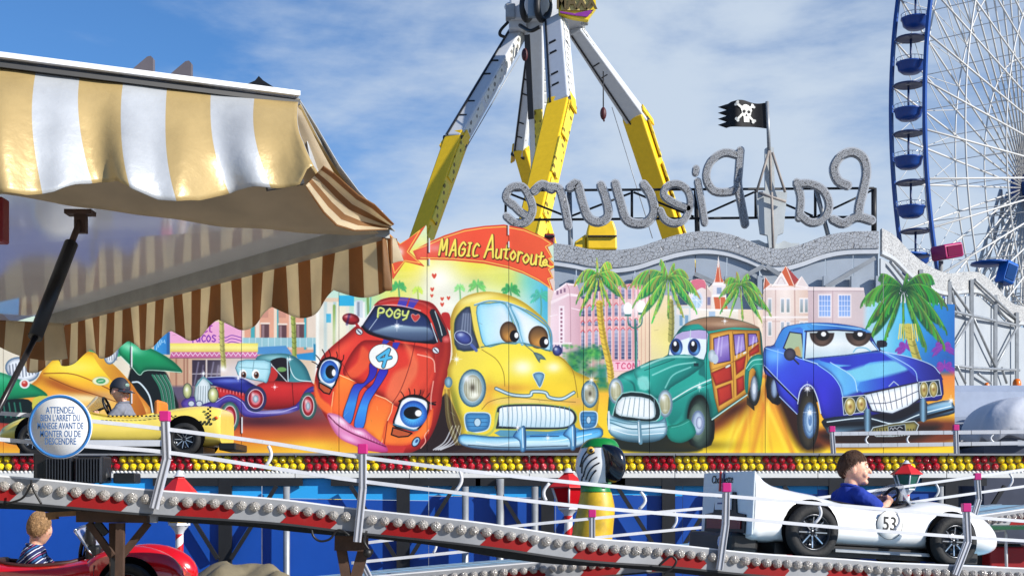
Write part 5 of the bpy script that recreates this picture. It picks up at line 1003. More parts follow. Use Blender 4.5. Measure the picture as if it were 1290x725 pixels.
# ---------------------------------------------------------------- back of the neighbouring octopus ride: wavy wall, frame, letters
def wavy_wall():
    Y = 17.0; s = Y/F
    WM = mat('wall_grey_blue', (158, 168, 180), .5, .1, var=.12, scale=1.5, dirt=.08)
    cl = [(668, 326), (690, 318), (720, 321), (745, 326), (775, 327), (803, 323), (828, 315), (855, 307), (885, 303), (915, 306), (940, 314), (962, 323), (985, 325), (1010, 319), (1038, 309), (1066, 304), (1100, 303), (1106, 303)]
    C = catmull(cl, 5); pa = [at(x, y, Y) for x, y in C]
    o0 = pa[len(pa)//2]
    t = thing('wavy_wall', 'grey blue sheet metal back wall with a wavy studded crest, under the mirrored letters', 'ride wall', (o0.x, Y, 0))
    th = 11*s
    def strip(m, P, up, dn, y0, y1):
        n = len(P); vs = []
        for p in P:
            for yy in (y0, y1): vs += [Vector((p.x, p.y+yy, p.z+up)), Vector((p.x, p.y+yy, p.z-dn))]
        fs = []
        for i in range(n-1):
            a = i*4; b = a+4; fs += [(a, a+1, b+1, b), (a+2, b+2, b+3, a+3), (a, b, b+2, a+2), (a+1, a+3, b+3, b+1)]
        fs += [(0, 2, 3, 1), ((n-1)*4, (n-1)*4+1, (n-1)*4+3, (n-1)*4+2)]
        m.add(vs, fs)
    m = MB(); strip(m, pa, th, th, -.06, .06); m.build('crest', M_CREST, t, bevel=.01)
    m = MB(); strip(m, pa, -th*.98, th*1.55, -.045, .045); m.build('crest_lip', mat('lip_grey', (196, 200, 206), .45, var=.08), t)
    # sheets below, one per bay
    xs = [668, 726, 762, 800, 838, 876, 916, 957, 998, 1040, 1075, 1106]
    for a, b in zip(xs[:-1], xs[1:]):
        P = [p for p, c in zip(pa, C) if a-.01 <= c[0] <= b+.01]
        P = [at(a+.6, np.interp(a, [c[0] for c in C], [c[1] for c in C]), Y)]+P+[at(b-.6, np.interp(b, [c[0] for c in C], [c[1] for c in C]), Y)]
        m = MB(); vs = []
        for p in P: vs += [Vector((p.x, Y, p.z-th*1.5)), Vector((p.x, Y, .02))]
        m.add(vs, [(2*i, 2*i+1, 2*i+3, 2*i+2) for i in range(len(P)-1)]); m.build('sheet', WM, t, solid=.02)
    for x in xs[1:]:
        p = at(x, 320, Y-.06); MB().box((p.x, Y-.06, 2.2), (.06, .06, 4.3)).build('rib', WM, t)
    for (x0, y0), (x1, y1) in (((1040, 362), (1102, 325)), ((875, 345), (935, 372)), ((838, 350), (800, 372)), ((962, 335), (930, 352)), ((965, 335), (985, 348))):
        MB().beam(at(x0, y0, Y-.12), at(x1, y1, Y-.12), .05, .05).build('brace', M_GALV, t)
    # receding white-crested wall on the right
    cl2 = [(1110, 303, 17.05), (1126, 312, 17.6), (1146, 332, 18.4), (1168, 348, 19.2), (1192, 357, 20.1), (1214, 355, 20.9), (1234, 356, 21.7), (1252, 370, 22.4), (1268, 388, 23.0), (1284, 396, 23.6), (1320, 396, 25.2), (1350, 388, 26.5)]
    C2 = catmull(cl2, 5); pb = [at(x, y, yy) for x, y, yy in C2]
    t2 = thing('receding_wall', 'pale tarpaulin wall on a steel frame with a white wavy studded crest, receding at the right', 'ride wall', (pb[20].x, pb[20].y, 0))
    m = MB(); strip(m, pb, .14, .13, -.05, .05); m.build('crest', M_SCALEW, t2)
    m = MB(); strip(m, pb, -.125, .17, -.06, .06); m.build('crest_lip', mat('lip_white', (180, 182, 182), .45), t2)
    for q in range(3):
        m = MB(); vs = []; sel = pb[q*len(pb)//3:(q+1)*len(pb)//3+1]
        for p in sel: vs += [Vector((p.x, p.y+.08, p.z-.2)), Vector((p.x, p.y+.08, .02))]
        m.add(vs, [(2*i, 2*i+1, 2*i+3, 2*i+2) for i in range(len(sel)-1)]); m.build('tarpaulin', mat('pale_tarpaulin', (158, 164, 170), .6, var=.08, scale=2), t2, solid=.015)
    def on(x, dz=0, y=None):
        k = min(range(len(C2)), key=lambda i: abs(C2[i][0]-x)); p = pb[k].copy(); p.y -= .18
        if y is not None: p.z = EYE+(HOR-y)/F*p.y
        p.x = (x-645)/F*p.y
        return p
    for x in (1160, 1196, 1224, 1254, 1281): q = on(x); MB().beam(on(x, y=HOR+110), q, .05, .05).build('frame_post', M_GALV, t2)
    for pts in (((1122, 330), (1158, 375)), ((1122, 392), (1200, 392), (1224, 397), (1254, 404), (1284, 410)), ((1190, 458), (1224, 463), (1284, 466)), ((1198, 360), (1224, 397)), ((1226, 400), (1254, 462)), ((1200, 440), (1224, 400)), ((1228, 352), (1284, 405)), ((1254, 462), (1281, 412)), ((1205, 395), (1196, 352)), ((1232, 470), (1248, 482)), ((1262, 463), (1268, 482)), ((1205, 460), (1216, 482))):
        MB().tube([on(x, y=y) for x, y in pts], .022, 6).build('frame_bar', M_GALV, t2)
    return Y, s
WY, WS = wavy_wall()
def octopus_sign():
    Y = WY+.10; s = Y/F
    t = thing('lettering_frame', 'dark steel truss carrying the mirrored sign letters over the wavy wall', 'sign frame', (at(870, 250, Y).x, Y, 0))
    for y in (240, 275):
        MB().tube([at(636, y+(2 if y > 250 else 0), Y+.12), at(1101, y-3+(1 if y > 250 else 0), Y+.12)], .016, 6).build('rail', M_DARK, t)
    for x, y0, y1 in ((637, 238, 275), (717, 240, 345), (796, 240, 275), (877, 237, 345), (952, 239, 273), (1027, 239, 273), (1101, 237, 300)):
        MB().tube([at(x, y0, Y+.16), at(x+(3 if y1 > 300 else 0), y1, Y+.16)], .034 if y1 > 290 else .018, 6).build('upright', M_GALV if x in (717,) else M_DARK, t)
    for a, b in (((640, 243), (715, 273)), ((720, 272), (795, 243)), ((798, 242), (874, 273)), ((880, 273), (950, 242)), ((955, 243), (1024, 272)), ((1030, 272), (1098, 240))):
        MB().tube([at(a[0], a[1], Y+.2), at(b[0], b[1], Y+.2)], .014, 6).build('diagonal', M_DARK, t)
    MB().tube([at(1028, 238, Y+.1), at(1056, 345, Y+.35)], .028, 8).build('stay', M_GALV, t)
    m = MB().box(at(874, 318, Y+.2), (.16, .12, .12)); m.build('junction_box', M_GALV, t)
    MB().tube(catmull([at(874, 322, Y+.1), at(862, 314, Y+.1), at(858, 324, Y+.1), at(860, 340, Y+.2)], 5), .022, 6).build('cable', M_BLACK, t)
    LET = {'L': ([[(1068, 233), (1056, 227), (1051, 211), (1060, 196), (1075, 191), (1088, 199), (1092, 217), (1088, 239), (1083, 259), (1082, 272)], [(1050, 276), (1063, 281), (1080, 273), (1098, 277)]], 15, 'curling silver letter L'),
           'a': ([[(1004, 229), (1009, 249), (1007, 274)], [(1004, 231), (1022, 231), (1038, 240), (1045, 258), (1038, 275), (1022, 280), (1008, 270)]], 13, 'silver letter a'),
           'P': ([[(933, 189), (931, 215), (930, 232), (934, 255), (939, 282)], [(931, 195), (912, 192), (895, 204), (890, 224), (900, 240), (920, 241), (930, 236)]], 13, 'tall silver letter P beside the flag'),
           'i': ([[(879, 228), (883, 250), (888, 280)], [(877, 212), (876.5, 217)]], 12, 'dotted silver letter i'),
           'e': ([[(867, 262), (851, 256), (837, 246), (840, 235), (853, 231), (866, 239), (870, 256), (863, 275), (850, 281), (838, 276), (832, 265)]], 12, 'silver letter e beside the dotted letter'),
           'u': ([[(775, 231), (781, 252), (788, 274), (800, 281), (815, 279), (824, 266), (820, 246), (811, 232)]], 15, 'silver letter u between two other letters'),
           'v': ([[(718, 236), (727, 231), (733, 252), (741, 273), (754, 279), (766, 271), (763, 249), (757, 233)]], 15, 'silver letter v over the yellow carriage'),
           'r': ([[(673, 240), (683, 232), (695, 238)], [(692, 235), (704, 237), (709, 250), (713, 268), (716, 284)]], 14, 'silver letter r across the yellow leg'),
           'e2': ([[(645, 256), (656, 267), (668, 274)], [(646, 258), (637, 248), (644, 236), (658, 235), (667, 248), (671, 264), (664, 278), (650, 281), (638, 272)]], 13, 'silver letter e at the far end of the row')}
    for k, (st, wd, lab) in LET.items():
        c = at(st[0][0][0], st[0][0][1], Y); m = MB()
        for q, pts in enumerate(st): m.ribbon([at(x, y, Y-.004*q) for x, y in catmull(pts, 4)], wd*s*.56, (0, .05, 0))
        o = m.build('sign_letter', M_SCALE, loc=(c.x, Y, c.z)); tag(o, 'mirrored '+lab+' on the truss', 'letter', 'mirrored silver letters of the sign')
        m = MB()
        for q, pts in enumerate(st): m.ribbon([at(x, y, Y+.035-.004*q) for x, y in catmull(pts, 4)], wd*s*.80, (0, .05, 0))
        m.build('letter_backing', mat('letter_grey', (176, 180, 186), .45, .2), o)
    # plywood cut-out in the middle with its struts, flag pole and pirate flag
    PLY = mat('grey_plywood', (182, 188, 190), .6, var=.15, scale=4, dirt=.1)
    t = thing('cutout_board', 'grey bottle shaped plywood cut-out seen from behind, braced in the middle of the letters', 'cut-out', (at(972, 240, Y).x, Y, 0))
    MB().prism([at(x, y, Y-.1) for x, y in ((953, 242), (964, 240), (964, 187), (969, 184), (975, 186), (976, 240), (992, 242), (989, 270), (987, 293), (980, 296), (976, 312), (969, 312), (967, 296), (958, 294), (955, 270))], (0, .06, 0)).build('board', PLY, t)
    MB().prism([at(x, y, Y-.02) for x, y in ((943, 310), (946, 303), (956, 302), (964, 306), (980, 307), (988, 303), (996, 306), (1007, 306), (1007, 320), (943, 318))], (0, .05, 0)).build('base_board', PLY, t)
    for a, b in (((969, 190), (953, 242)), ((973, 192), (989, 242)), ((970, 190), (971, 240)), ((972, 242), (974, 312)), ((956, 243), (990, 254))): MB().tube([at(a[0], a[1], Y-.16), at(b[0], b[1], Y-.16)], .017, 6).build('strut', mat('rust_strut', (150, 142, 136), .7, var=.3), t)
    Yf = Y-.1
    t = thing('pirate_flag', 'ragged black pirate flag with white skull and crossbones flying from a thin pole', 'flag', (at(968, 185, Yf).x, Yf, at(968, 185, Yf).z))
    MB().tube([at(969, 192, Yf), at(966.5, 128, Yf)], .022, 8).build('pole', M_GALV, t)
    sf = Yf/F
    def wav(u): return .10*math.sin(u*7.5)*u
    def fp(u, v, dy=0):
        x = 966.5-u*58; y = 129+v*32+u*(-1.0)+1.2*math.sin(u*9+v*2)
        if u > .8: x += (u-.8)/.2*(11*abs(((v*4.0) % 1)-.5)*2-3)
        p = at(x, y, Yf); p.y += wav(u)+dy; return p
    MB().grid(fp, 40, 16).build('cloth', mat('black_cloth', (22, 22, 26), .8, var=.2), t)
    def em(poly, name='emblem'):
        m = MB(); P = [fp((966.5-x)/58, (y-129)/32) for x, y in poly]
        from mathutils.geometry import tessellate_polygon
        tri = tessellate_polygon([[Vector((p.x, 0, p.z)) for p in P]])
        n = len(P); m.add([p+Vector((0, -.012, 0)) for p in P]+[p+Vector((0, .012, 0)) for p in P], [tuple(q) for q in tri]+[tuple(n+i for i in reversed(q)) for q in tri]+[(i, (i+1) % n, n+(i+1) % n, n+i) for i in range(n)])
        return m
    WC = mat('white_cloth', (222, 222, 216), .8)
    sk = [(940+8*math.cos(a)*(1 if math.sin(a) < 0 else .82), 142.5+8.5*math.sin(a)) for a in np.linspace(0, 2*PI, 25)[:-1]]
    cl_ = em(sk).build('skull', WC, t)
    em([(936, 148), (944, 148), (944, 155.5), (936.5, 155.5)]).build('jaw', WC, t)
    for a, b in (((927, 132.5), (950, 154)), ((949, 133.5), (927.5, 152))):
        d = np.array([b[0]-a[0], b[1]-a[1]]); d = d/np.linalg.norm(d); nn = np.array([-d[1], d[0]])*1.4
        segs = []
        for q in np.linspace(0, 1, 6): segs.append(((a[0]+(b[0]-a[0])*q+nn[0], a[1]+(b[1]-a[1])*q+nn[1])))
        for q in np.linspace(1, 0, 6): segs.append(((a[0]+(b[0]-a[0])*q-nn[0], a[1]+(b[1]-a[1])*q-nn[1])))
        em(segs).build('bone', WC, t)
        for e in (a, b):
            for sg in (-1, 1): em([(e[0]+nn[0]*sg+1.9*math.cos(q), e[1]+nn[1]*sg+1.9*math.sin(q)) for q in np.linspace(0, 2*PI, 9)[:-1]]).build('bone_end', WC, t)
    for x in (936.8, 943.2):
        m = MB(); P = [fp((966.5-(x+2.1*math.cos(q)))/58, (143+2.0*math.sin(q)-129)/32, -.018) for q in np.linspace(0, 2*PI, 11)[:-1]]; m.add(P, [tuple(range(10))]); m.build('eye_socket', MATS['black_cloth'], cl_, solid=.003)
    m = MB(); P = [fp((966.5-x)/58, (y-129)/32, -.018) for x, y in ((940, 146), (941.4, 148.4), (938.6, 148.4))]; m.add(P, [(0, 1, 2)]); m.build('nose_socket', MATS['black_cloth'], cl_, solid=.003)
octopus_sign()
def tilted_gondolas():
    for (px, py, Y, rgb, sz, rz, rx, lab) in ((1193, 317, 23.5, (168, 20, 96), (.62, .5, .36), .5, -.2, 'tilted magenta ride car rising above the white wavy crest'), (1268, 344, 25, (16, 98, 190), (.34, .4, .58), .3, .32, 'tilted blue ride car rising above the white wavy crest')):
        p = at(px, py, Y); R = Matrix.Rotation(rz, 3, 'Z') @ Matrix.Rotation(rx, 3, 'Y')
        sz = tuple(q*.66 for q in sz); mm = mat('ride_car_%d' % rgb[0], rgb, .4, var=.15, dirt=.1); dk = mat('ride_car_dark_%d' % rgb[0], tuple(int(c*.6) for c in rgb), .7, spec=.1)
        t = thing('ride_car', lab, 'ride car', (p.x, p.y, p.z), 'octopus ride cars above the receding wall')
        b = MB(); b.loft([[p+R @ Vector((q*sz[0]*.5, y*sz[1]*.5, z*sz[2]*.5)) for y, z in ((-1, -.8), (-.8, -1), (.8, -1), (1, -.8), (1, .8), (.8, 1), (-.8, 1), (-1, .8))] for q in (-1, -.92, .92, 1)], smooth=False); b.build('body', mm, t, bevel=.03)
        MB().box(p+R @ Vector((0, -sz[1]*.51, 0)), (sz[0]*.8, .02, sz[2]*.7), R).build('side_panel', dk, t)
        MB().tube([p+Vector((-.1, 0, -.15)), p+Vector((-.15, .2, -3.9))], .04, 6).build('support_arm', M_GALV, t)
        MB().lathe([(0, .02), (.35, .0), (.36, -.03), (0, -.05)], p+Vector((-.2 if rgb[0] < 100 else -.6, .2, .22 if rgb[0] < 100 else -.02)), 16).build('round_cover', mat('cover_blue', (20, 80, 160), .4), t)
tilted_gondolas()

# ---------------------------------------------------------------- van and covered load at the right
def van():
    Y = 15.0; s = Y/F
    VB = mat('van_grey', (160, 170, 188), .35, var=.08, coat=.3, dirt=.05)
    p = at(1200, 482, Y); x0 = p.x-.6; x1 = x0+3.6; zt = p.z
    t = thing('parked_van', 'pale grey blue high van parked at the right end of the painted board', 'van', (x0+1.8, Y+.9, 0))
    sec = [(0, .3), (0, 1.5), (.05, zt-.35), (.16, zt-.08), (.3, zt), (1.5, zt), (1.64, zt-.08), (1.76, zt-.35), (1.8, 1.5), (1.8, .3)]
    MB().loft([[Vector((x, Y+a, b)) for a, b in sec] for x in (x0, x0+.05, x1-.5, x1)], smooth=False).build('body', VB, t, bevel=.03)
    for z in (zt-.40, zt-.52): MB().box((x0+1.8, Y-.005, z), (3.4, .03, .025)).build('body_moulding', M_DARK if z < zt-.45 else VB, t)
    f = MB().box((x0+1.0, Y-.01, zt-1.0), (.98, .03, .62)).build('window', mat('van_window', (108, 120, 138), .15, coat=.4), t, bevel=.02)
    MB().tube([(x0+.48, Y-.02, zt-1.33), (x0+.48, Y-.02, zt-.68), (x0+1.52, Y-.02, zt-.68), (x0+1.52, Y-.02, zt-1.33)], .02, 6, closed=True).build('seal', M_BLACK, f)
    d = MB().box((x0+2.4, Y-.012, zt-1.3), (1.2, .02, 1.6)).build('door', mat('van_door', (104, 112, 130), .4, var=.1), t, bevel=.02)
    MB().box((x0+2.0, Y-.03, zt-1.25), (.16, .03, .04)).build('handle', M_BLACK, d)
    MB().box((x0+1.8, Y-.012, .62), (3.4, .02, .3)).build('lower_trim', M_BLACK, t)
    for x in (x0+.7, x0+2.9):
        w = MB().tube([(x, Y-.06, .34), (x, Y+.15, .34)], .34, 24).build('wheel', M_RUBBER, t)
    for px, py, r in ((1243, 481, .028), (1281, 477, .045)):
        q = at(px, py, Y+.5); b = MB().lathe([(r, 0), (r*1.05, .01), (r, r*1.6), (r*.7, r*2.3), (0, r*2.5)], (q.x, q.y, zt-.02), 16).build('beacon', mat('amber_beacon', (226, 110, 14), .25), t)
    # rounded load under a white cover in front of the van
    Yc = 14.0; p = at(1304, 520, Yc); s = Yc/F
    t = MB()
    def fn(u, v):
        a = u*2*PI; q = v
        r = 1-.55*q**3
        x = p.x+.50*r*math.copysign(abs(math.cos(a))**.6, math.cos(a))*(1+.05*math.sin(7*a)*(1-q))
        y = Yc+.5+.5*r*math.copysign(abs(math.sin(a))**.6, math.sin(a))
        top = EYE+(HOR-495)/F*Yc; bot = EYE+(HOR-548)/F*Yc+.03*math.sin(9*a)
        return Vector((x+.12*q, y, bot+(top-bot)*min(1, q*1.08)**.55+.08*(x-p.x)))
    t.grid(fn, 60, 14)
    o = t.build('covered_load', mat('white_cover', (206, 210, 220), .55, var=.06, bump=.3, bscale=8), loc=(p.x, Yc+.5, 1.9), solid=.01); tag(o, 'rounded load under a crumpled white cover in front of the grey van', 'covered load')
    b = MB().box((p.x, Yc+.5, 1.12), (.9, .7, 2.2)).build('equipment_cabinet', mat('cabinet_dark', (60, 66, 84), .5), loc=(p.x, Yc+.5, 0)); tag(b, 'dark blue grey equipment cabinet under the white cover', 'cabinet')
van()

# ---------------------------------------------------------------- the painted board
YM = 12.8
def mural():
    top = [(-60, 398), (300, 372), (470, 348), (485, 300), (486, 290), (504, 306.5), (515, 300), (537, 283), (538, 305), (560, 296), (585, 288), (610, 284.3), (635, 282.6), (660, 287.5), (685, 298.5), (697, 306), (699, 366), (713, 356), (727, 358), (731, 371), (745, 371), (746, 368), (758, 366), (767, 364), (776, 361), (786, 358), (804, 356), (805.5, 343), (815, 342), (822, 345), (824, 370), (846, 372), (848, 384), (866, 384), (869.6, 353), (878, 351), (887, 352), (893, 362), (898, 357), (901, 350), (905, 322), (909, 350), (914, 357), (915, 374), (917, 389), (961, 390), (962, 356), (963.5, 347), (970, 357), (974, 358), (989.7, 334.5), (1006, 351.5), (1010, 347.5), (1019, 361), (1088, 362), (1091, 380), (1203, 383)]
    tx = [a for a, b in top]; ty = [b for a, b in top]
    seams = [-60, 4, 164, 304, 427, 538, 641, 735, 818, 890, 964, 1025, 1113, 1203]
    s = YM/F; c = at(600, 570, YM)
    t = thing('painted_board', 'long board airbrushed with smiling cartoon cars, palms and a red MAGIC Autoroute banner', 'painted board', (c.x, YM, c.z))
    AL = ALPHA.copy()
    for a, b in zip(seams[:-1], seams[1:]):
        m = MB(); vs = []; uv = []; fs = []; base = []
        x = a+.34
        while x < b-.4:
            x2 = min(x+.5, b-.34); col = AL[:, int(min(PW*PS-1, ((x+x2)/2-PX0)*PS))] > .5
            yb = np.interp((x+x2)/2, tx, ty); k0 = max(0, int((yb-PY0)*PS)); col = col.copy(); col[k0:] = True
            runs = []; on = False
            e = np.flatnonzero(np.diff(np.concatenate([[0], col.astype(np.int8), [0]])))
            for r0, r1 in zip(e[::2], e[1::2]):
                if r1-r0 < 2: continue
                y0 = PY0+r0/PS; y1 = PY0+r1/PS
                if r1 >= PH*PS-6: y1 = 573; y0 = y0 if r0 < k0-1 else yb
                i = len(vs)
                for px, py in ((x, y0), (x, y1), (x2, y1), (x2, y0)): vs.append(at(px, py, YM)); uv.append(((px-PX0)/PW, 1-(py-PY0)/PH))
                fs.append((i, i+1, i+2, i+3))
            x = x2
        m.add(vs, fs, uvs=[[uv[j] for j in f] for f in fs])
        m.build('panel', PAINT, t, fixn=False, solid=.012)
        xs = np.unique(np.concatenate([np.arange(a+.22, b-.22, 1.0), [b-.22], [q for q in tx if a < q < b]])); P_ = [at(q, np.interp(q, tx, ty)+1.5, YM+.014) for q in xs]; n = len(P_); zb_ = at(0, 573, YM).z
        vs = []
        for yy in (0, .03):
            for p in P_: vs += [p+Vector((0, yy, 0)), Vector((p.x, p.y+yy, zb_))]
        m2 = MB(); m2.add(vs, [(2*i, 2*i+1, 2*i+3, 2*i+2) for i in range(n-1)]+[(2*n+2*i, 2*n+2*i+2, 2*n+2*i+3, 2*n+2*i+1) for i in range(n-1)]+[(2*i, 2*i+2, 2*n+2*i+2, 2*n+2*i) for i in range(n-1)]+[(0, 2*n, 2*n+1, 1), (2*n-2, 2*n-1, 4*n-1, 4*n-2)])
        m2.build('panel_backing', M_GALV, t)
    for x in seams[1:-1]:
        y0 = np.interp(x, tx, ty)+4; p = at(x, y0, YM+.06); q = at(x, 575, YM+.06); MB().beam(p, q, .05, .03, up=(0, 1, 0)).build('rear_batten', M_GALV, t)
    for x, y0, y1 in ((166, 436, 462), (166, 492, 508), (541, 300, 318), (541, 326, 334), (640.6, 283, 296), (641, 304, 312), (305, 525, 545)):
        MB().box((at(x, (y0+y1)/2, YM).x, YM-.004, at(x, (y0+y1)/2, YM).z), (.012, .006, (y1-y0)*s)).build('hinge_strip', M_WHITE, t)
    MB().box((at(570, 571, YM).x, YM-.03, at(0, 571.5, YM).z), (1266*s, .05, 2.4*s)).build('bottom_rail', M_SILVER, t)
mural()
# ---------------------------------------------------------------- upper deck, bulb strip, blue boards and trestles
YD = 11.0
def bulb(name, material, parent, r, R=None):
    return MB().ball((0, 0, 0), (r, r, r), 14, 8).build(name, material, parent, local=True)
def upper_deck():
    s = YD/F; z0 = at(0, 572.5, YD).z; zb = at(0, 601, YD).z
    d = MB().box((0.4, (YD+YM+.3)/2+.1, z0-.03), (10.6, YM-YD+.1, .05)).build('deck_floor', mat('deck_planks', (96, 92, 88), .8, var=.25, scale=6), loc=(0.4, YD, z0)); tag(d, 'raised plank floor running along under the painted cartoon cars', 'deck')
    xs = [-28, 140, 372, 516, 667, 850, 1030, 1192, 1320]
    words = ['leftmost, beside the round sign', 'under the small blue and red painted car', 'below the red painted racer', 'below the yellow painted car', 'behind the parrot figure', 'under the painted woody wagon', 'behind the white racing car’s driver', 'rightmost, in front of the grey van']
    SW = mat('strip_white', (222, 222, 218), .4, var=.06, dirt=.1); SB = mat('strip_back', (190, 176, 140), .5, var=.2)
    for i, (a, b) in enumerate(zip(xs[:-1], xs[1:])):
        p = at((a+b)/2, 587, YD)
        t = thing('bulb_strip', 'red and yellow bulb strip, '+words[i], 'light strip', (p.x, YD, p.z), 'bulb strip sections along the upper deck')
        w_ = (b-a)*s-.006
        MB().box((p.x, YD+.035, at(0, 584, YD).z), (w_, .02, 22*s)).build('back_board', SB, t)
        MB().box((p.x, YD-.01, at(0, 572.3, YD).z), (w_, .10, 2.2*s)).build('top_lip', M_SILVER, t)
        m = MB().box((p.x, YD+.012, at(0, 597.5, YD).z), (w_, .05, 7.5*s))
        # scalloped upper edge
        n = int((b-a)/5.1); step = w_/n
        for k in range(n): m.ball((p.x-w_/2+step*(k+.5), YD+.0, at(0, 594, YD).z), (step*.48, .02, 2.0*s), 8, 6)
        m.build('white_edge', SW, t)
        by = MB().ball((0, 0, 0), (.030, .030, .030), 14, 8).build('bulb', B_YEL, t, local=True); br = MB().ball((0, 0, 0), (.030, .030, .030), 14, 8).build('bulb', B_RED, t, local=True)
        used = {0: False, 1: False}
        n = int((b-a)/10.0); st = (b-a)/n
        for k in range(n):
            x = a+st*(k+.5); grp = int(((x+400)/ (39 if x > 700 else 46)) % 2) if x < 1040 else int(((x+400)/36) % 2)
            for row, yy in ((0, 578.2), (1, 587.6)):
                q = at(x+(2.5 if row else 0)+random.uniform(-.5, .5), yy+random.uniform(-.35, .35), YD-.005)-Vector(t.location)
                src = (by, br)[grp]
                if not used[grp]: src.location = q; used[grp] = True
                else:
                    nb_ = dup(src, q, t); nb_.rotation_euler = (random.uniform(-.3, .3), 0, random.uniform(0, 6)); k_ = random.uniform(.9, 1.04); nb_.scale = (k_, k_, k_)
        for gi, o_ in ((0, by), (1, br)):
            if not used[gi]: bpy.data.objects.remove(o_)
    # blue screen, split into a lighter upper and a darker lower band
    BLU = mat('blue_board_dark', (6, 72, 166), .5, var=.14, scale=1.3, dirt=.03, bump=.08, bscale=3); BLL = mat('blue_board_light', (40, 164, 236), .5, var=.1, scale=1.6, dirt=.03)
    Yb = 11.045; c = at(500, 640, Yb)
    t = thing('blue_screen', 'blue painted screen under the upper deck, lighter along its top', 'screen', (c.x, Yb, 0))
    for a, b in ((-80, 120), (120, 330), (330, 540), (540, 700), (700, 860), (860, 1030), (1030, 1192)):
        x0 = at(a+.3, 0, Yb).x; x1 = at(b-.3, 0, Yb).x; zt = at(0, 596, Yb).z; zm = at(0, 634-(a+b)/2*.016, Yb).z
        MB().add([(x0, Yb, 0.02), (x1, Yb, 0.02), (x1, Yb, zm-.02), (x0, Yb, zm)], [(0, 1, 2, 3)]).build('lower_band', BLU, t, solid=.02)
        MB().add([(x0, Yb, zm+.003), (x1, Yb, zm-.017), (x1, Yb, zt), (x0, Yb, zt)], [(0, 1, 2, 3)]).build('upper_band', BLL, t, solid=.02)
    # trestles
    pos = [(284, 'between the red lamp post and the tarpaulin'), (508, 'under the yellow painted car'), (690, 'behind the second red lantern'), (842, 'behind the parrot and left of the white car'), (1052, 'behind the driver of the white racing car'), (1198, 'at the right end of the blue screen')]
    for i, (x, wd) in enumerate(pos):
        Yt = 11.008; p = at(x, 640, Yt); zt = zb-.005
        t = thing('deck_trestle', 'black steel deck trestle with slanting braces, '+wd, 'trestle', (p.x, Yt, 0), 'trestles under the upper deck')
        MB().box((p.x, Yt, zt/2), (.10, .045, zt)).build('post', M_DARK, t)
        MB().box((p.x+.02, Yt-.0, zt-.03), (1.15 if i < 5 else .5, .04, .058)).build('beam', M_DARK, t)
        for q in (-1, 1): MB().beam((p.x+q*.05, Yt-.04, zt-.62), (p.x+q*.40, Yt-.04, zt-.06), .03, .03).build('brace', M_DARK, t)
        xq = p.x+(.48 if i not in (2, 5) else -.10); MB().tube([(xq, Yt-.06, 0), (xq, Yt-.06, zt-.065)], .026, 8).build('pole', M_GALV, t)
        MB().box((p.x, Yt, .02), (.3, .3, .03)).build('foot_plate', M_DARK, t)
    p = at(630, 640, 10.97); o = MB().tube([(p.x, 10.97, 0), (p.x, 10.97, zb-.01)], .03, 8).build('thin_pole', M_GALV, loc=(p.x, 10.97, 0)); tag(o, 'thin grey pole in front of the blue screen left of the second lantern', 'pole')
upper_deck()

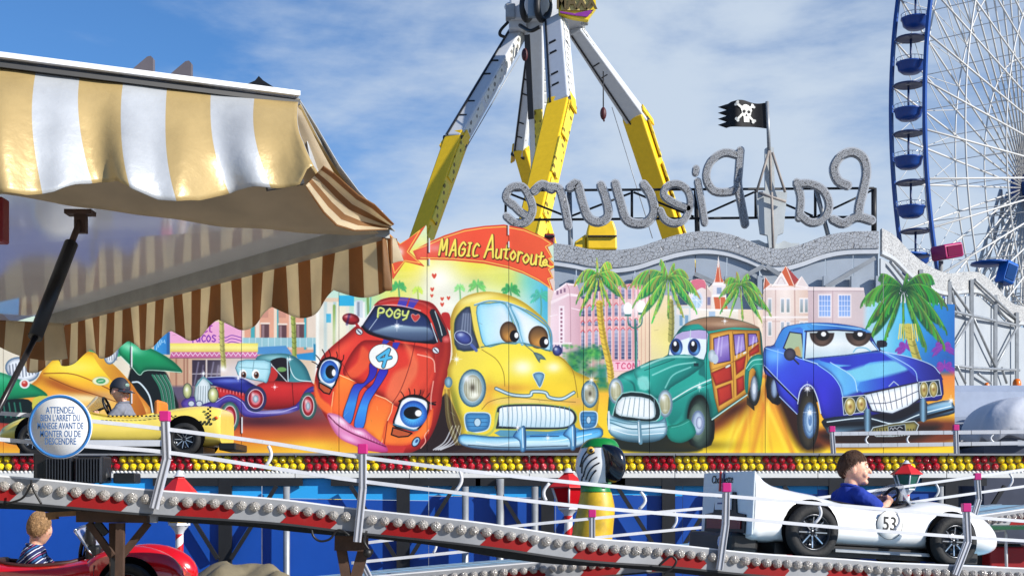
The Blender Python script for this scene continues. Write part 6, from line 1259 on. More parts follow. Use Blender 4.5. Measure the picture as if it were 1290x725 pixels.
# ---------------------------------------------------------------- curved tracks with bulbs and chevrons, and their railings
def interp_path(pts, n):
    P = catmull(pts, 12); P = [at(*p) for p in P]
    L_ = [0]
    for a, b in zip(P[:-1], P[1:]): L_.append(L_[-1]+(b-a).length)
    res = []
    for d in np.linspace(0, L_[-1], n):
        i = max(0, min(len(P)-2, int(np.searchsorted(L_, d))-1)); f = (d-L_[i])/max(1e-9, L_[i+1]-L_[i])
        res.append(P[i].lerp(P[i+1], f))
    return res, L_[-1]
def track(edge, width, label, cat='track', spacing=.060, br=.0245, deck_inset=0.0, posts_x=()):
    _, Lt = interp_path(edge, 10); nb = int(Lt/spacing); P, _ = interp_path(edge, nb*2+1)
    mid = P[len(P)//2]
    t = thing('ride_track', label, cat, (mid.x, mid.y, 0))
    n = len(P); out_ = []
    for i in range(n):
        d = P[min(i+1, n-1)]-P[max(i-1, 0)]; nn = Vector((d.y, -d.x, 0)).normalized(); out_.append(nn if nn.y < 0 else -nn)
    def strip(pr):
        m = MB(); vs = []; k = len(pr)
        for p, o in zip(P, out_):
            for a, b in pr: vs.append(p+o*a+Vector((0, 0, b)))
        m.add(vs, [(i*k+j, i*k+(j+1) % k, (i+1)*k+(j+1) % k, (i+1)*k+j) for i in range(n-1) for j in range(k)]+[tuple(range(k)), tuple((n-1)*k+j for j in reversed(range(k)))])
        return m
    strip([(.0, .026), (-width, .026), (-width, -.02), (.0, -.02)]).build('deck', M_LBLUE, t)
    for q in (.28, .72): strip([(-width*q+.05, .032), (-width*q-.05, .032), (-width*q-.05, .0285), (-width*q+.05, .0285)]).build('wheel_strip', mat('worn_strip', (128, 150, 168), .5, var=.3, scale=10), t)
    strip([(.012, .034), (-.03, .034), (-.03, .0265), (.012, .0265)]).build('top_lip', M_WHITE, t)
    strip([(.012, .026), (.002, .026), (.002, -.076), (.012, -.076)]).build('fascia', M_SILVER, t)
    strip([(.016, -.076), (-.04, -.076), (-.04, -.086), (.016, -.086)]).build('lower_rail', M_DARK, t)
    strip([(-width+.1, -.021), (-width+.02, -.021), (-width+.02, -.11), (-width+.1, -.11)]).build('rear_beam', M_DARK, t)
    # red chevrons along the fascia: arrows pointing right
    seg = .235; k = 0; d = 0.0; Lk = [0]
    for a, b in zip(P[:-1], P[1:]): Lk.append(Lk[-1]+(b-a).length)
    def pt(dist, h):
        dist = min(max(dist, 0), Lk[-1]-1e-6); i = min(n-2, max(0, int(np.searchsorted(Lk, dist))-1)); f = (dist-Lk[i])/max(1e-9, Lk[i+1]-Lk[i])
        return P[i].lerp(P[i+1], f)+out_[i].lerp(out_[i+1], f)*.0145+Vector((0, 0, h))
    while d+seg < Lt:
        m = MB(); hs = (-.014, -.045, -.0755); tip = .030; vs = []; N_ = 6
        for h, o in zip(hs, (0, tip, 0)):
            for j in range(N_+1): vs.append(pt(d+o+seg*j/N_, h))
        fs = [(r*(N_+1)+j, r*(N_+1)+j+1, (r+1)*(N_+1)+j+1, (r+1)*(N_+1)+j) for r in (0, 1) for j in range(N_)]
        m.add(vs, fs).build('red_chevron', mat('chevron_red', (128, 6, 10), .6, var=.18, dirt=.2, spec=.2), t, solid=.002)
        d += seg*2
    # bulbs in metal cups
    src = None; cup = None
    vis = [i for i in range(1, n, 2)]
    for c, i in enumerate(vis):
        q = P[i]+out_[i]*.024+Vector((0, 0, -.012)); q = q-Vector(t.location)
        if c < 100:
            if src is None:
                src = MB().ball((0, 0, 0), (br, br*.9, br), 16, 10).build('clear_bulb', B_CLEAR, t, local=True); src.location = q
            else:
                nb_ = dup(src, q+Vector((0, 0, random.uniform(-.0015, .0015))), t); nb_.rotation_euler = (random.uniform(-.3, .3), random.uniform(0, 6), 0); k_ = random.uniform(.92, 1.03); nb_.scale = (k_, k_, k_)
    return t, P, out_
E1 = [(-60, 604, 6.1), (0, 608, 6.2), (50, 612, 6.25), (187, 625, 6.4), (342, 636, 6.55), (443, 648, 6.65), (598, 665, 6.75), (730, 684, 6.92), (840, 692.5, 7.1), (952, 704, 7.25), (1060, 711, 7.42), (1121, 715.5, 7.52), (1213, 719, 7.68), (1330, 724, 7.9)]
E2 = [(330, 744, 8.25), (480, 731, 8.35), (640, 717, 8.5), (740, 709.5, 8.6), (860, 700, 8.8), (1000, 686, 9.1), (1120, 670, 9.4), (1250, 652, 9.8), (1330, 640, 10.1)]
track(E1, .75, 'front ride track with red chevrons sloping from the left edge to the white racing car')
track(E2, .75, 'rear ride track with pale blue deck climbing to the right behind the white car')
def y_on(E, x): return float(np.interp(x, [e[0] for e in E], [e[2] for e in E]))
def railing(E, rails, posts, loops, label, dy, rw=.017, name='track_railing', curve=True):
    c = at(posts[0][0][0], posts[0][0][1], y_on(E, posts[0][0][0])+dy)
    t = thing(name, label, 'railing', (c.x, c.y, c.z))
    for r in rails:
        pts = [at(x, y, y_on(E, x)+dy) for x, y in catmull(r, 6)]
        m = MB()
        for a, b in zip(pts[:-1], pts[1:]): m.beam(a, b+(b-a)*.02, rw*.8, rw)
        m.build('rail', M_RAIL, t)
    for p in posts:
        pts = [at(x, y, y_on(E, x)+dy) for x, y in p]; m = MB()
        # square tube, split along its length like an extruded profile
        for a, b in zip(pts[:-1], pts[1:]): m.beam(a, b, .034, .034, up=(0, 1, 0))
        po = m.build('post', mat('post_grey', (196, 198, 206), .4, .1, var=.08), t)
        m = MB()
        for q in (-.010, .010):
            for a, b in zip(pts[:-1], pts[1:]): m.beam(a+Vector((q, -.018, 0)), b+Vector((q, -.018, 0)), .005, .004, up=(0, 1, 0))
        m.build('groove', mat('groove_grey', (92, 94, 100), .5), po)
        a = pts[0]; MB().box(a+Vector((0, 0, .018)), (.044, .044, .046)).build('post_cap', M_MAG, po, bevel=.004)
    for (x0, y0), (x1, y1), bow in loops:
        pts = [at(x0+(x1-x0)*q+bow*math.sin(PI*q), y0+(y1-y0)*q, y_on(E, (x0+x1)/2)+dy) for q in np.linspace(0, 1, 9)]
        MB().tube(pts, .008, 7).build('bent_spacer', M_WHITE, t)
    return t
railing(E1, [[(-60, 513), (0, 520), (60, 524), (116, 530), (208, 540), (330, 556), (446, 574), (610, 595), (740, 609), (870, 621), (911, 624), (1070, 637), (1216, 650), (1330, 659)],
             [(-60, 546), (0, 553), (116, 562), (208, 569), (330, 587), (451, 605), (610, 624), (740, 638), (870, 649), (911, 651), (1070, 665), (1216, 676), (1330, 683)]],
        [[(208, 529), (210, 577), (194, 640)], [(457, 570), (457, 614), (450, 682)], [(915, 618), (914, 660), (906, 717)], [(1217, 643), (1219, 682), (1203, 724)]],
        [((338, 561), (335, 586), 5), ((579, 593), (574, 618), 5), ((692, 608), (688, 630), -5), ((807, 619), (805, 641), 7), ((1032, 637), (1026, 659), 5), ((1130, 646), (1127, 667), 5)],
        'white double railing with magenta capped posts along the front track', -.045)
railing(E2, [[(455, 684.5), (462, 683), (590, 668), (720, 655), (870, 641), (1000, 630), (1134, 613), (1290, 591), (1340, 584)], [(455, 707.3), (457, 707), (643, 688), (766, 675), (858, 666), (1000, 653), (1183, 627), (1290, 612), (1340, 605)]],
        [[(455, 690), (455, 706), (466, 728)], [(746, 650), (746, 690), (748, 712)], [(1231, 603), (1233, 628), (1226, 652)]],
        [((545, 676), (546, 696), 4), ((850, 645), (847, 665), 4), ((1179, 609), (1178, 626), 4), ((1272, 596), (1271, 613), 4)],
        'white double railing rising to the right along the rear track behind the white car', -.045)
def deck_fence():
    Y = 11.25
    E = [(0, 0, Y), (1300, 0, Y)]
    railing(E, [[(1047, 546), (1130, 545), (1330, 543)], [(1047, 560.5), (1130, 560), (1330, 557)]], [[(1048, 543), (1050, 572)], [(1204, 541), (1205, 572)]], [((1094, 548), (1095, 560), -4), ((1146, 547), (1147, 560), -4), ((1252, 546), (1254, 558), -5)],
            'low pale railing on the upper deck in front of the blue painted car', 0, .030, 'deck_railing')
deck_fence()
def small_stuff():
    # wooden-brown track supports
    t = thing('track_support', 'brown steel track support with wide head and braces in front of the red car', 'track support', (at(150, 725, 6.6).x, 6.6, 0), 'brown supports under the front track')
    Y = 6.55
    MB().beam(at(104, 650, Y), at(192, 651, Y), .2, .05).build('head_beam', M_RUST, t)
    MB().box(at(194, 650, Y-.11), (.03, .03, .055)).build('end_cap', M_SILVER, t)
    for x in (143, 152): MB().beam(at(x, 658, Y-.02*(x-147)), Vector((at(x, 0, Y).x, Y-.02*(x-147), 0)), .035, .035).build('leg', M_RUST, t)
    MB().beam(at(148, 702, Y), Vector((at(148, 0, Y).x, Y, 0)), .05, .05).build('leg', M_DARK, t)
    for a, b in (((112, 658), (142, 700)), ((187, 658), (153, 700)), ((122, 657), (134, 672))): MB().beam(at(*a, Y-.03), at(*b, Y-.03), .028, .03).build('brace', M_RUST if a[0] != 122 else M_DARK, t)
    m = MB().beam(at(60, 648, Y), at(106, 645.5, Y), .06, .022); m.beam(at(62, 650, Y), at(72, 649, Y), .05, .03); m.build('wooden_wedge', mat('wood_wedge', (140, 104, 70), .8, var=.4, scale=20), t)
    t = thing('track_support', 'brown steel track support with a splayed leg under the second capped post', 'track support', (at(450, 725, 6.85).x, 6.85, 0), 'brown supports under the front track')
    Y = 6.8
    MB().beam(at(424, 683, Y), at(462, 684, Y), .16, .07).build('head_beam', M_RUST, t)
    for a, b in (((430, 690), (444, 770)), ((458, 692), (436, 770))): MB().beam(at(*a, Y), at(*b, Y), .045, .05).build('leg', M_RUST, t)
    MB().beam(at(440, 768, Y), Vector((at(440, 0, Y).x, Y, 0)), .05, .05).build('leg', M_RUST, t)
    # dark motors behind the sign
    Ym = 6.9
    t = thing('drive_motor', 'black finned electric motors on the front track under the round sign', 'motor', (at(98, 610, Ym).x, Ym, at(98, 610, Ym).z))
    for x in (82, 119):
        m = MB()
        p = at(x, 591, Ym); m.box(p, (.125, .16, .13)); m.build('motor_body', M_BLACK, t, bevel=.012)
        for k in range(9): MB().box((p.x-.055+k*.0138, p.y-.092, p.z-.005), (.005, .03, .115)).build('cooling_fin', mat('fin_grey', (44, 46, 52), .35), t)
    MB().box(at(62, 590, Ym+.02), (.09, .2, .15)).build('terminal_box', mat('box_brown_black', (30, 26, 26), .5), t, bevel=.008)
    MB().box(at(160, 602, Ym), (.11, .1, .05)).build('gear_case', M_BLACK, t, bevel=.008)
    MB().tube([at(128, 591, Ym), at(133, 607, Ym)], .03, 10).build('shaft', M_DARK, t)
    # round sign
    Ys = 6.12; c = at(76, 537, Ys); r = 40.5*Ys/F
    t = thing('round_sign', 'round white sign with blue ring and French warning lettering above black motors', 'sign', c)
    Rx = Matrix.Rotation(PI/2, 3, 'X')
    SWm = mat('sign_white', (218, 222, 228), .8, var=.03, dirt=.03, spec=.15); SBl = mat('sign_blue', (48, 118, 190), .4, var=.06)
    MB().lathe([(0, .0), (r, .0), (r, .006), (0, .006)], (0, 0, 0), 64, Rx).build('plate', SWm, t, local=True)
    MB().lathe([(r*.90, .0062), (r*.985, .0062), (r*.985, .008), (r*.90, .008), (r*.90, .0062)], (0, 0, 0), 64, Rx).build('ring', SBl, t, local=True)
    LT = mat('sign_letter_blue', (52, 100, 160), .8)
    for i, (tx, sx) in enumerate((('ATTENDEZ', .62), ("BIEN L'ARRET DU", .56), ('MANEGE AVANT DE', .555), ('MONTER OU DE', .60), ('DESCENDRE', .62))):
        text_part('lettering', tx, .0395, LT, t, (0.002, -.0064, (.069, .036, .002, -.032, -.064)[i]), sx=sx, extrude=.0002, offset=.0003)
    MB().box((0, .03, -.02), (.03, .05, .2)).build('bracket', M_GALV, t, local=True)
    # cables
    def cable(pts, Y, lab, r=.006):
        c = at(pts[0][0], pts[0][1], Y); o = MB().tube([at(x, y, Y) for x, y in catmull(pts, 6)], r, 6).build('cable', M_BLACK, loc=c); tag(o, lab, 'cable')
    cable([(392, 663), (395, 675), (404, 681), (416, 678), (424, 668), (432, 668), (440, 674)], 6.6, 'black cable looping under the front track beside the second support')
    cable([(462, 668), (459, 682), (466, 694), (464, 698)], 6.62, 'short black cable with a plug hanging below the second capped post')
    o = MB().ball(at(463, 696, 6.62), (.022, .02, .022), 10, 8).box(at(466, 694, 6.62), (.03, .02, .02)).build('cable_plug', M_BLACK, loc=at(463, 696, 6.62)); tag(o, 'black cable plug dangling under the second capped post', 'plug')
    cable([(8, 634), (28, 627), (38, 612), (40, 604)], 6.12, 'black cable draped over the front track fascia at the far left', .005); cable([(39, 608), (44, 620), (52, 634)], 6.12, 'thin black cable crossing the fascia right of another near the left edge', .005)
    cable([(830, 712), (838, 705), (846, 700), (852, 706), (846, 716), (836, 722)], 7.0, 'black cable loop hanging under the front track left of the white car')
    # low platform, tarpaulin, red booth
    z = 1.03
    o = MB().box((at(120, 700, 7.7).x, 7.75, z-.05), (3.2, 1.4, .1)).build('low_platform', mat('platform_grey', (110, 116, 124), .6, var=.2), loc=(at(120, 700, 7.7).x, 7.75, z)); tag(o, 'low grey platform carrying the red car at the bottom left', 'platform')
    b = MB()
    for x in (-3.6, -2.4, -1.2):
        for y in (7.2, 8.3): b.box((x, y, .5), (.08, .08, 1.0))
    b.build('leg', M_DARK, o)
    Yt = 9.0; p = at(302, 725, Yt)
    def tp(u, v):
        x = -.52+1.04*u; y = -.35+.7*v
        h = max(0, .15-abs(x+.08)*.42-abs(y)*.22)+max(0, .085-abs(x-.20+.3*y)*.35)+.022*abs(math.sin(9*x+5*y))+.016*abs(math.sin(17*x-8*y+1))-.02
        e = min(u, 1-u, v, 1-v); h = h*min(1, e*6)
        return Vector((p.x+x, Yt+y, p.z-.06+h-(.10 if e < .001 else 0)))
    o = MB().grid(tp, 50, 30).build('tarpaulin', mat('beige_tarpaulin', (122, 112, 88), .7, var=.15, scale=6, bump=.3, bscale=14), loc=(p.x, Yt, p.z), solid=.006); tag(o, 'crumpled beige tarpaulin heaped at the bottom edge beside the striped lamp post', 'tarpaulin')
    o = MB().box((p.x, Yt, (p.z-.07)/2), (1.0, .66, p.z-.09)).build('storage_crate', mat('crate_dark', (40, 40, 44), .7), loc=(p.x, Yt, 0)); tag(o, 'dark storage crate under the beige tarpaulin', 'crate')
    Yr = 8.9; p = at(1285, 695, Yr)
    t = thing('red_booth', 'dark red booth corner with a green top edge at the bottom right', 'booth', (p.x, Yr, 0))
    MB().box((p.x+.2, Yr+.3, .68), (.74, .5, 1.36)).build('panel', mat('booth_red', (150, 12, 20), .5, var=.15), t, bevel=.01)
    MB().box((p.x+.0, Yr+.2, at(0, 664, Yr).z), (.8, .7, .02)).build('top_edge', mat('booth_green', (16, 84, 50), .5), t)
    MB().tube([at(1250, 668, Yr), at(1266, 667, Yr), at(1267, 672, Yr), at(1268, 725, Yr)], .01, 6).build('cord', M_WHITE, t)
    o = MB().box((at(1225, 700, 9.3).x, 9.3, .7), (.5, .4, 1.35)).build('machine_cabinet', mat('cabinet_black', (26, 30, 34), .4), loc=(at(1225, 700, 9.3).x, 9.3, 0), bevel=.01); tag(o, 'black machine cabinet behind the nose of the white racing car', 'cabinet')
    # red hanging thing at the far left
small_stuff()

# ---------------------------------------------------------------- lanterns with striped posts
def stripe_mat():
    m = bpy.data.materials.new('red_white_spiral'); m.use_nodes = True; nt = m.node_tree; b = nt.nodes['Principled BSDF']; b.inputs['Roughness'].default_value = .4
    tc = nt.nodes.new('ShaderNodeUVMap'); tc.uv_map = 'UVMap'; sp = nt.nodes.new('ShaderNodeSeparateXYZ'); nt.links.new(tc.outputs[0], sp.inputs[0])
    a = nt.nodes.new('ShaderNodeMath'); a.operation = 'ADD'; nt.links.new(sp.outputs[0], a.inputs[0]); nt.links.new(sp.outputs[1], a.inputs[1])
    f = nt.nodes.new('ShaderNodeMath'); f.operation = 'FRACT'; nt.links.new(a.outputs[0], f.inputs[0])
    g = nt.nodes.new('ShaderNodeMath'); g.operation = 'GREATER_THAN'; g.inputs[1].default_value = .5; nt.links.new(f.outputs[0], g.inputs[0])
    mx = nt.nodes.new('ShaderNodeMix'); mx.data_type = 'RGBA'; nt.links.new(g.outputs[0], mx.inputs['Factor']); mx.inputs['A'].default_value = lin((226, 224, 222))+(1,); mx.inputs['B'].default_value = lin((196, 18, 24))+(1,)
    nt.links.new(mx.outputs['Result'], b.inputs['Base Color']); return m
STR = stripe_mat()
def lantern(px, ytop, ybot, Y, lab, glass, hw):
    """hexagonal roofed lantern on a candy striped post; ytop..ybot = roof tip..lower rim in photo rows"""
    s = Y/F; pt_ = at(px, ytop, Y); pb_ = at(px, ybot, Y); h = pt_.z-pb_.z; r = hw*s
    t = thing('striped_lantern', lab, 'lantern', (pt_.x, Y, 0), 'red roofed lanterns on striped posts')
    RF = mat('lantern_red', (206, 40, 40), .4, var=.1, dirt=.06)
    seg = 6; o = Vector((pt_.x, Y, 0)); zr = pb_.z
    def hexl(rr, z): return [Vector((o.x+rr*math.cos(PI/6+2*PI*k/seg), Y+rr*math.sin(PI/6+2*PI*k/seg), z)) for k in range(seg)]
    MB().loft([hexl(r*.16, zr+h*.96), hexl(r*.3, zr+h*.86), hexl(r*1.08, zr+h*.55), hexl(r*1.08, zr+h*.52)], smooth=False).build('roof', RF, t)
    MB().lathe([(0, h*.12), (r*.12, h*.11), (r*.2, h*.03), (r*.34, -.0)], (o.x, Y, zr+h*.90), 12).build('finial', M_WHITE, t)
    MB().loft([hexl(r*.86, zr+h*.51), hexl(r*.5, zr+h*.03)], smooth=False).build('pane', glass, t)
    m = MB()
    for k in range(seg): m.tube([hexl(r*.9, zr+h*.52)[k], hexl(r*.53, zr+h*.02)[k]], r*.05, 6)
    m.loft([hexl(r*.56, zr+h*.03), hexl(r*.56, zr-h*.02)], smooth=False); m.build('frame', M_WHITE, t)
    MB().lathe([(r*.2, zr-h*.18), (r*.26, zr-h*.12), (r*.42, zr-h*.05), (r*.48, zr-h*.018)], (o.x, Y, 0), 16).build('collar', M_WHITE, t)
    zt = zr-h*.16
    MB().grid(lambda u, v: Vector((o.x+r*.2*math.cos(2*PI*u), Y+r*.2*math.sin(2*PI*u), zt*(1-v))), 20, 2, uvfn=lambda u, v: (u, v*zt/(r*.95))).build('striped_post', STR, t)
    MB().lathe([(0, .0), (r*.6, 0), (r*.6, .03), (r*.25, .05)], (o.x, Y, .005), 16).build('foot', M_WHITE, t)
lantern(226, 593, 660, 8.9, 'red roofed lantern with amber panes on a striped post above the red car', mat('amber_pane', (226, 176, 20), .2), 25)
lantern(716, 590, 640, 10.4, 'red roofed lantern with red panes on a striped post beside the parrot figure', mat('red_pane', (186, 16, 28), .2), 26)
lantern(1142, 580, 616, 10.6, 'red roofed lantern with green panes, behind the windscreen of the white racing car', mat('green_pane', (24, 84, 70), .2), 19)

# ---------------------------------------------------------------- parrot figure
def parrot():
    Y = 9.75; s = Y/F
    c = at(750, 640, Y); t = thing('parrot_figure', 'big painted parrot figure with yellow breast, green cap and black beak behind the railings', 'parrot figure', (c.x, Y, 0))
    rows = [(551, 757, 4), (554, 757, 16), (562, 756, 23), (572, 754, 26), (585, 752, 27), (598, 751, 24), (608, 750, 19.5), (615, 750, 18), (622, 751, 20), (640, 751, 23.5), (660, 748, 25), (680, 745, 26), (700, 742, 25), (715, 741, 22), (730, 741, 16)]
    def sec(y, x, hw, k=1.0):
        p = at(x, y, Y); w = hw*s; return [Vector((p.x+w*math.cos(a)*k, Y+w*.9*math.sin(a)*k, p.z)) for a in np.linspace(0, 2*PI, 25)[:-1]]
    R_ = [np.array(q) for q in catmull(rows, 4)]
    PW_ = mat('parrot_white', (222, 222, 220), .35, var=.05, coat=.3); PG = mat('parrot_green', (14, 122, 48), .35, var=.15, coat=.3); PK = mat('parrot_black', (14, 14, 22), .18, coat=.6)
    PYw = mat('parrot_yellow', (206, 166, 14), .45, var=.35, scale=9, dirt=.42, coat=.2)
    MB().loft([sec(*q) for q in R_ if q[0] > 614]).build('body', PYw, t)
    MB().loft([sec(*q) for q in R_ if 606 <= q[0] <= 619], caps=False).loft([sec(q[0], q[1], q[2], 1.03) for q in R_ if 608 <= q[0] <= 620]).build('collar', PG, t)
    hd = MB().loft([sec(*q) for q in R_ if q[0] <= 610]).build('head', PW_, t)
    MB().loft([sec(q[0]-.6, q[1], q[2], 1.03) for q in R_ if q[0] <= 566], caps=True).build('green_cap', PG, hd)
    # beak: big hooked black beak facing right-front
    fw = Vector((.80, -.60, 0)); ctr = at(757, 585, Y)
    prof = [(556.5, .5, 12), (560, 14, 14.5), (566, 20.5, 15), (574, 24, 14.5), (584, 25.5, 13), (594, 24, 10.5), (601, 20, 6.5), (606, 15.5, 1.5)]
    secs = []
    for y, f, w in prof:
        z = at(0, y+2, Y).z; sd = Vector((fw.y*-1, fw.x, 0)); p = Vector((ctr.x-.03, Y-.02, z))
        secs.append([p+fw*((f*.6+10)*s+ (f*.55+4)*s*math.cos(a))+sd*(w*s*.8*math.sin(a)) for a in np.linspace(0, 2*PI, 17)[:-1]])
    MB().loft(secs).build('upper_beak', PK, hd, subsurf=1)
    lb = []
    for y, f, w in [(583, 3, 11), (590, 7, 11.5), (597, 9, 9), (603, 8, 4)]:
        z = at(0, y, Y).z; sd = Vector((-fw.y, fw.x, 0)); p = Vector((ctr.x-.035, Y-.02, z))
        lb.append([p+fw*((f+7)*s+(6+f*.3)*s*math.cos(a))+sd*(w*s*.8*math.sin(a)) for a in np.linspace(0, 2*PI, 17)[:-1]])
    MB().loft(lb).build('lower_beak', PK, hd, subsurf=1)
    # black feather lines and the eye on the near cheek
    def on_head(x, y, d=.004):
        q = min(R_, key=lambda r: abs(r[0]-y)); w = q[2]*s; X = (x-q[1])*s; X = max(-w*.98, min(w*.98, X))
        p = at(q[1], y, Y); return Vector((p.x+X, Y-w*.9*math.sqrt(max(0, 1-(X/w)**2))-d, p.z))
    for pts in (((732, 596), (733, 584), (739, 575), (748, 570)), ((734, 600), (737, 589), (743, 581), (751, 576)), ((737, 604), (741, 594), (747, 587), (754, 583)), ((730, 588), (733, 577), (738, 569), (744, 564)), ((741, 606), (745, 598), (750, 592)), ((732, 606), (733, 600))):
        MB().tube([on_head(x, y) for x, y in catmull(pts, 5)], .006, 6).build('feather_line', PK, hd)
    MB().ball(on_head(743, 568, .0), (.028, .014, .028), 14, 8).build('eye_ring', mat('parrot_eye', (206, 160, 60), .3), hd)
    MB().ball(on_head(743.5, 568, .012), (.014, .012, .014), 12, 8).build('pupil', PK, hd)
    pz = at(0, 722, Y).z
    MB().box((c.x, Y, pz-.03), (.36, .34, .09)).build('pedestal_top', M_WHITE, t, bevel=.01)
    MB().box((c.x, Y, (pz-.07)/2), (.24, .24, pz-.08)).build('pedestal', M_RED, t)
parrot()

# ---------------------------------------------------------------- children
def child(name, label, loc, heading, look, hair, shirt, pose, cap=False, glasses=False, stripes=None, pitch=0.0, skin=None):
    """seated child; local x = forward. head centre at z=.43"""
    t = thing(name, label, 'person', loc, rot=(0, 0, heading)); t.scale = (.86,)*3 if stripes else (.92,)*3
    SK = skin or M_SKIN
    m = MB(); hz = .43; Rl = Matrix.Rotation(look, 3, 'Z') @ Matrix.Rotation(pitch, 3, 'Y')
    hc = Vector((.015, 0, hz))
    def hf(p):
        x, y, z = p
        # narrower jaw, flat face, full back of the head
        k = 1-.30*max(0, -z/.105)**1.6; y *= k
        if x > 0: x *= (1-.10*max(0, z/.1)) * (1-.06*max(0, -z/.1))
        else: x *= 1.08*(1-.35*max(0, -z/.1)**2)
        if z < -.05: x += .012
        return Vector((x, y, z))
    m.ball(hc, (.088, .073, .105), 24, 18, fn=hf, R=Rl)
    Hd = lambda x, y, z: hc+Rl @ Vector((x, y, z))
    m.capsule([Hd(.078, 0, .012), Hd(.094, 0, -.010), Hd(.099, 0, -.020)], [.007, .010, .011], 10)          # nose
    for q in (-1, 1):
        m.ball(Hd(-.004, q*.072, -.010), (.017, .008, .026), 12, 8, R=Rl)                                      # ears
        m.ball(Hd(.062, q*.034, -.032), (.022, .022, .022), 10, 8)                                             # cheeks
        m.capsule([Hd(.076, q*.014, .026), Hd(.068, q*.044, .028)], [.007, .006], 8)                          # brow ridge
    m.capsule([Hd(.079, -.014, -.050), Hd(.084, 0, -.049), Hd(.079, .014, -.050)], [.0055, .007, .0055], 8)  # lips
    m.ball(Hd(.066, 0, -.080), (.022, .026, .018), 10, 8)                                                     # chin
    m.capsule([Vector((-.005, 0, .385)), Vector((-.012, 0, .31)), Vector((-.015, 0, .28))], [.038, .040, .055], 14)
    m.capsule([(-.02, 0, -.02), (-.03, 0, .10), (-.02, 0, .22), (-.016, 0, .27)], [.095, .092, .098, .07], 16)
    m.capsule([(-.012, -.10, .265), (-.015, 0, .285), (-.012, .10, .265)], [.042, .05, .042], 12)
    for q in (-1, 1): m.capsule([(0, q*.06, -.03), (.24, q*.08, .0), (.40, q*.08, -.16)], [.062, .052, .038], 12)
    hands = []
    for q in (-1, 1):
        sh = Vector((-.012, q*.118, .255)); el, ha = [Vector(v) for v in pose[q]]
        m.capsule([sh, el], [.040, .032], 12); m.capsule([el, ha], [.030, .021], 12)
        d = (ha-el).normalized(); side = Vector((0, -q, 0)); upv = side.cross(d)*(1 if side.cross(d).z > 0 else -1)
        pm = ha+d*.030; m.capsule([ha, pm], [.019, .022], 10)
        for k, (o, ln) in enumerate(((-.020, .030), (-.007, .036), (.007, .034), (.020, .026))):
            b0 = pm+d*.014+upv*o; b1 = b0+d*ln*.55+side*.008; b2 = b1+d*ln*.15+side*.022; b3 = b2-d*.010+side*.012
            m.capsule([b0, b1, b2, b3], [.0085, .0082, .0078, .0068], 8)
        tb = ha+upv*.020+d*.008; m.capsule([tb, tb+upv*.016+d*.014+side*.006, tb+upv*.016+d*.034+side*.016], [.0095, .0088, .0075], 8)
    body = m.build('body', SK, t, local=True)
    rm = body.modifiers.new('one_skin', 'REMESH'); rm.mode = 'VOXEL'; rm.voxel_size = .0046; rm.use_smooth_shade = True
    sm_ = body.modifiers.new('soft', 'SMOOTH'); sm_.factor = .5; sm_.iterations = 3
    # eyes
    for q in (-1, 1):
        e = MB().ball(Hd(.0745, q*.030, .010), (.010, .012, .008), 12, 8, R=Rl).build('eye', mat('eye_white', (228, 226, 222), .2), t, local=True)
        MB().ball(Hd(.0825, q*.031, .010), (.0035, .0062, .0062), 10, 8, R=Rl).build('iris', mat('iris_brown', (60, 40, 26), .2), e, local=True)
        MB().capsule([Hd(.083, q*.016, .032), Hd(.080, q*.032, .036), Hd(.070, q*.048, .032)], [.0028, .0034, .002], 6).build('eyebrow', hair, t, local=True)
    MB().capsule([Hd(.0865, -.015, -.0495), Hd(.0915, 0, -.0495), Hd(.0865, .015, -.0495)], [.0022, .0034, .0022], 8).build('mouth', mat('lip_pink', (186, 96, 90), .5), t, local=True)
    # hair: shell over the skull with a ragged hairline
    rnd = random.Random(5)
    def hair_shell():
        hm = MB(); nu, nv = 56, 18
        def f(u, v):
            a = u*2*PI; front = max(0, math.cos(a)); back = max(0, -math.cos(a))
            low = 1.30+.72*back-.26*front-.10*abs(math.sin(a))**3+.07*math.sin(a*13)+.05*math.sin(a*29+1)
            th = low*v
            p = hf(Vector((math.sin(th)*math.cos(a)*.088, math.sin(th)*math.sin(a)*.073, math.cos(th)*.105)))
            k = 1.03+.03*(1-v)+.012*math.sin(a*17+v*9)+.010*math.sin(a*41+v*4)
            if v > .93: k = 1.01
            return hc+Rl @ (p*k+Vector((-.002, 0, .002)))
        hm.grid(f, nu, nv)
        return hm
    hm = hair_shell()
    for k in range(1500 if not cap else 300):
        a = rnd.uniform(0, 2*PI); back = max(0, -math.cos(a)); front = max(0, math.cos(a))
        low = 1.30+.70*back-.26*front-.10*abs(math.sin(a))**3
        th = low*math.sqrt(rnd.uniform(.0, 1.0)); a2 = a+rnd.uniform(-.25, .25); L_ = rnd.uniform(.16, .34)*(1-.75*front)*(.5 if stripes else 1)
        pts = []
        for q in (0, .5, 1):
            tt = th+L_*q*1.1; aa = a+(a2-a)*q
            p_ = hf(Vector((math.sin(tt)*math.cos(aa)*.088, math.sin(tt)*math.sin(aa)*.073, math.cos(tt)*.105)))
            pts.append(hc+Rl @ (p_*(1.03+.03*(1-th/low)+.02*math.sin(q*PI*.8)+rnd.uniform(-.004, .003 if stripes else .010))+Vector((-.002, 0, .002))))
        hm.tube(pts, [.0022, .002, .0007], 3, caps=False)
    hm.build('hair', hair, t, local=True, fixn=False)
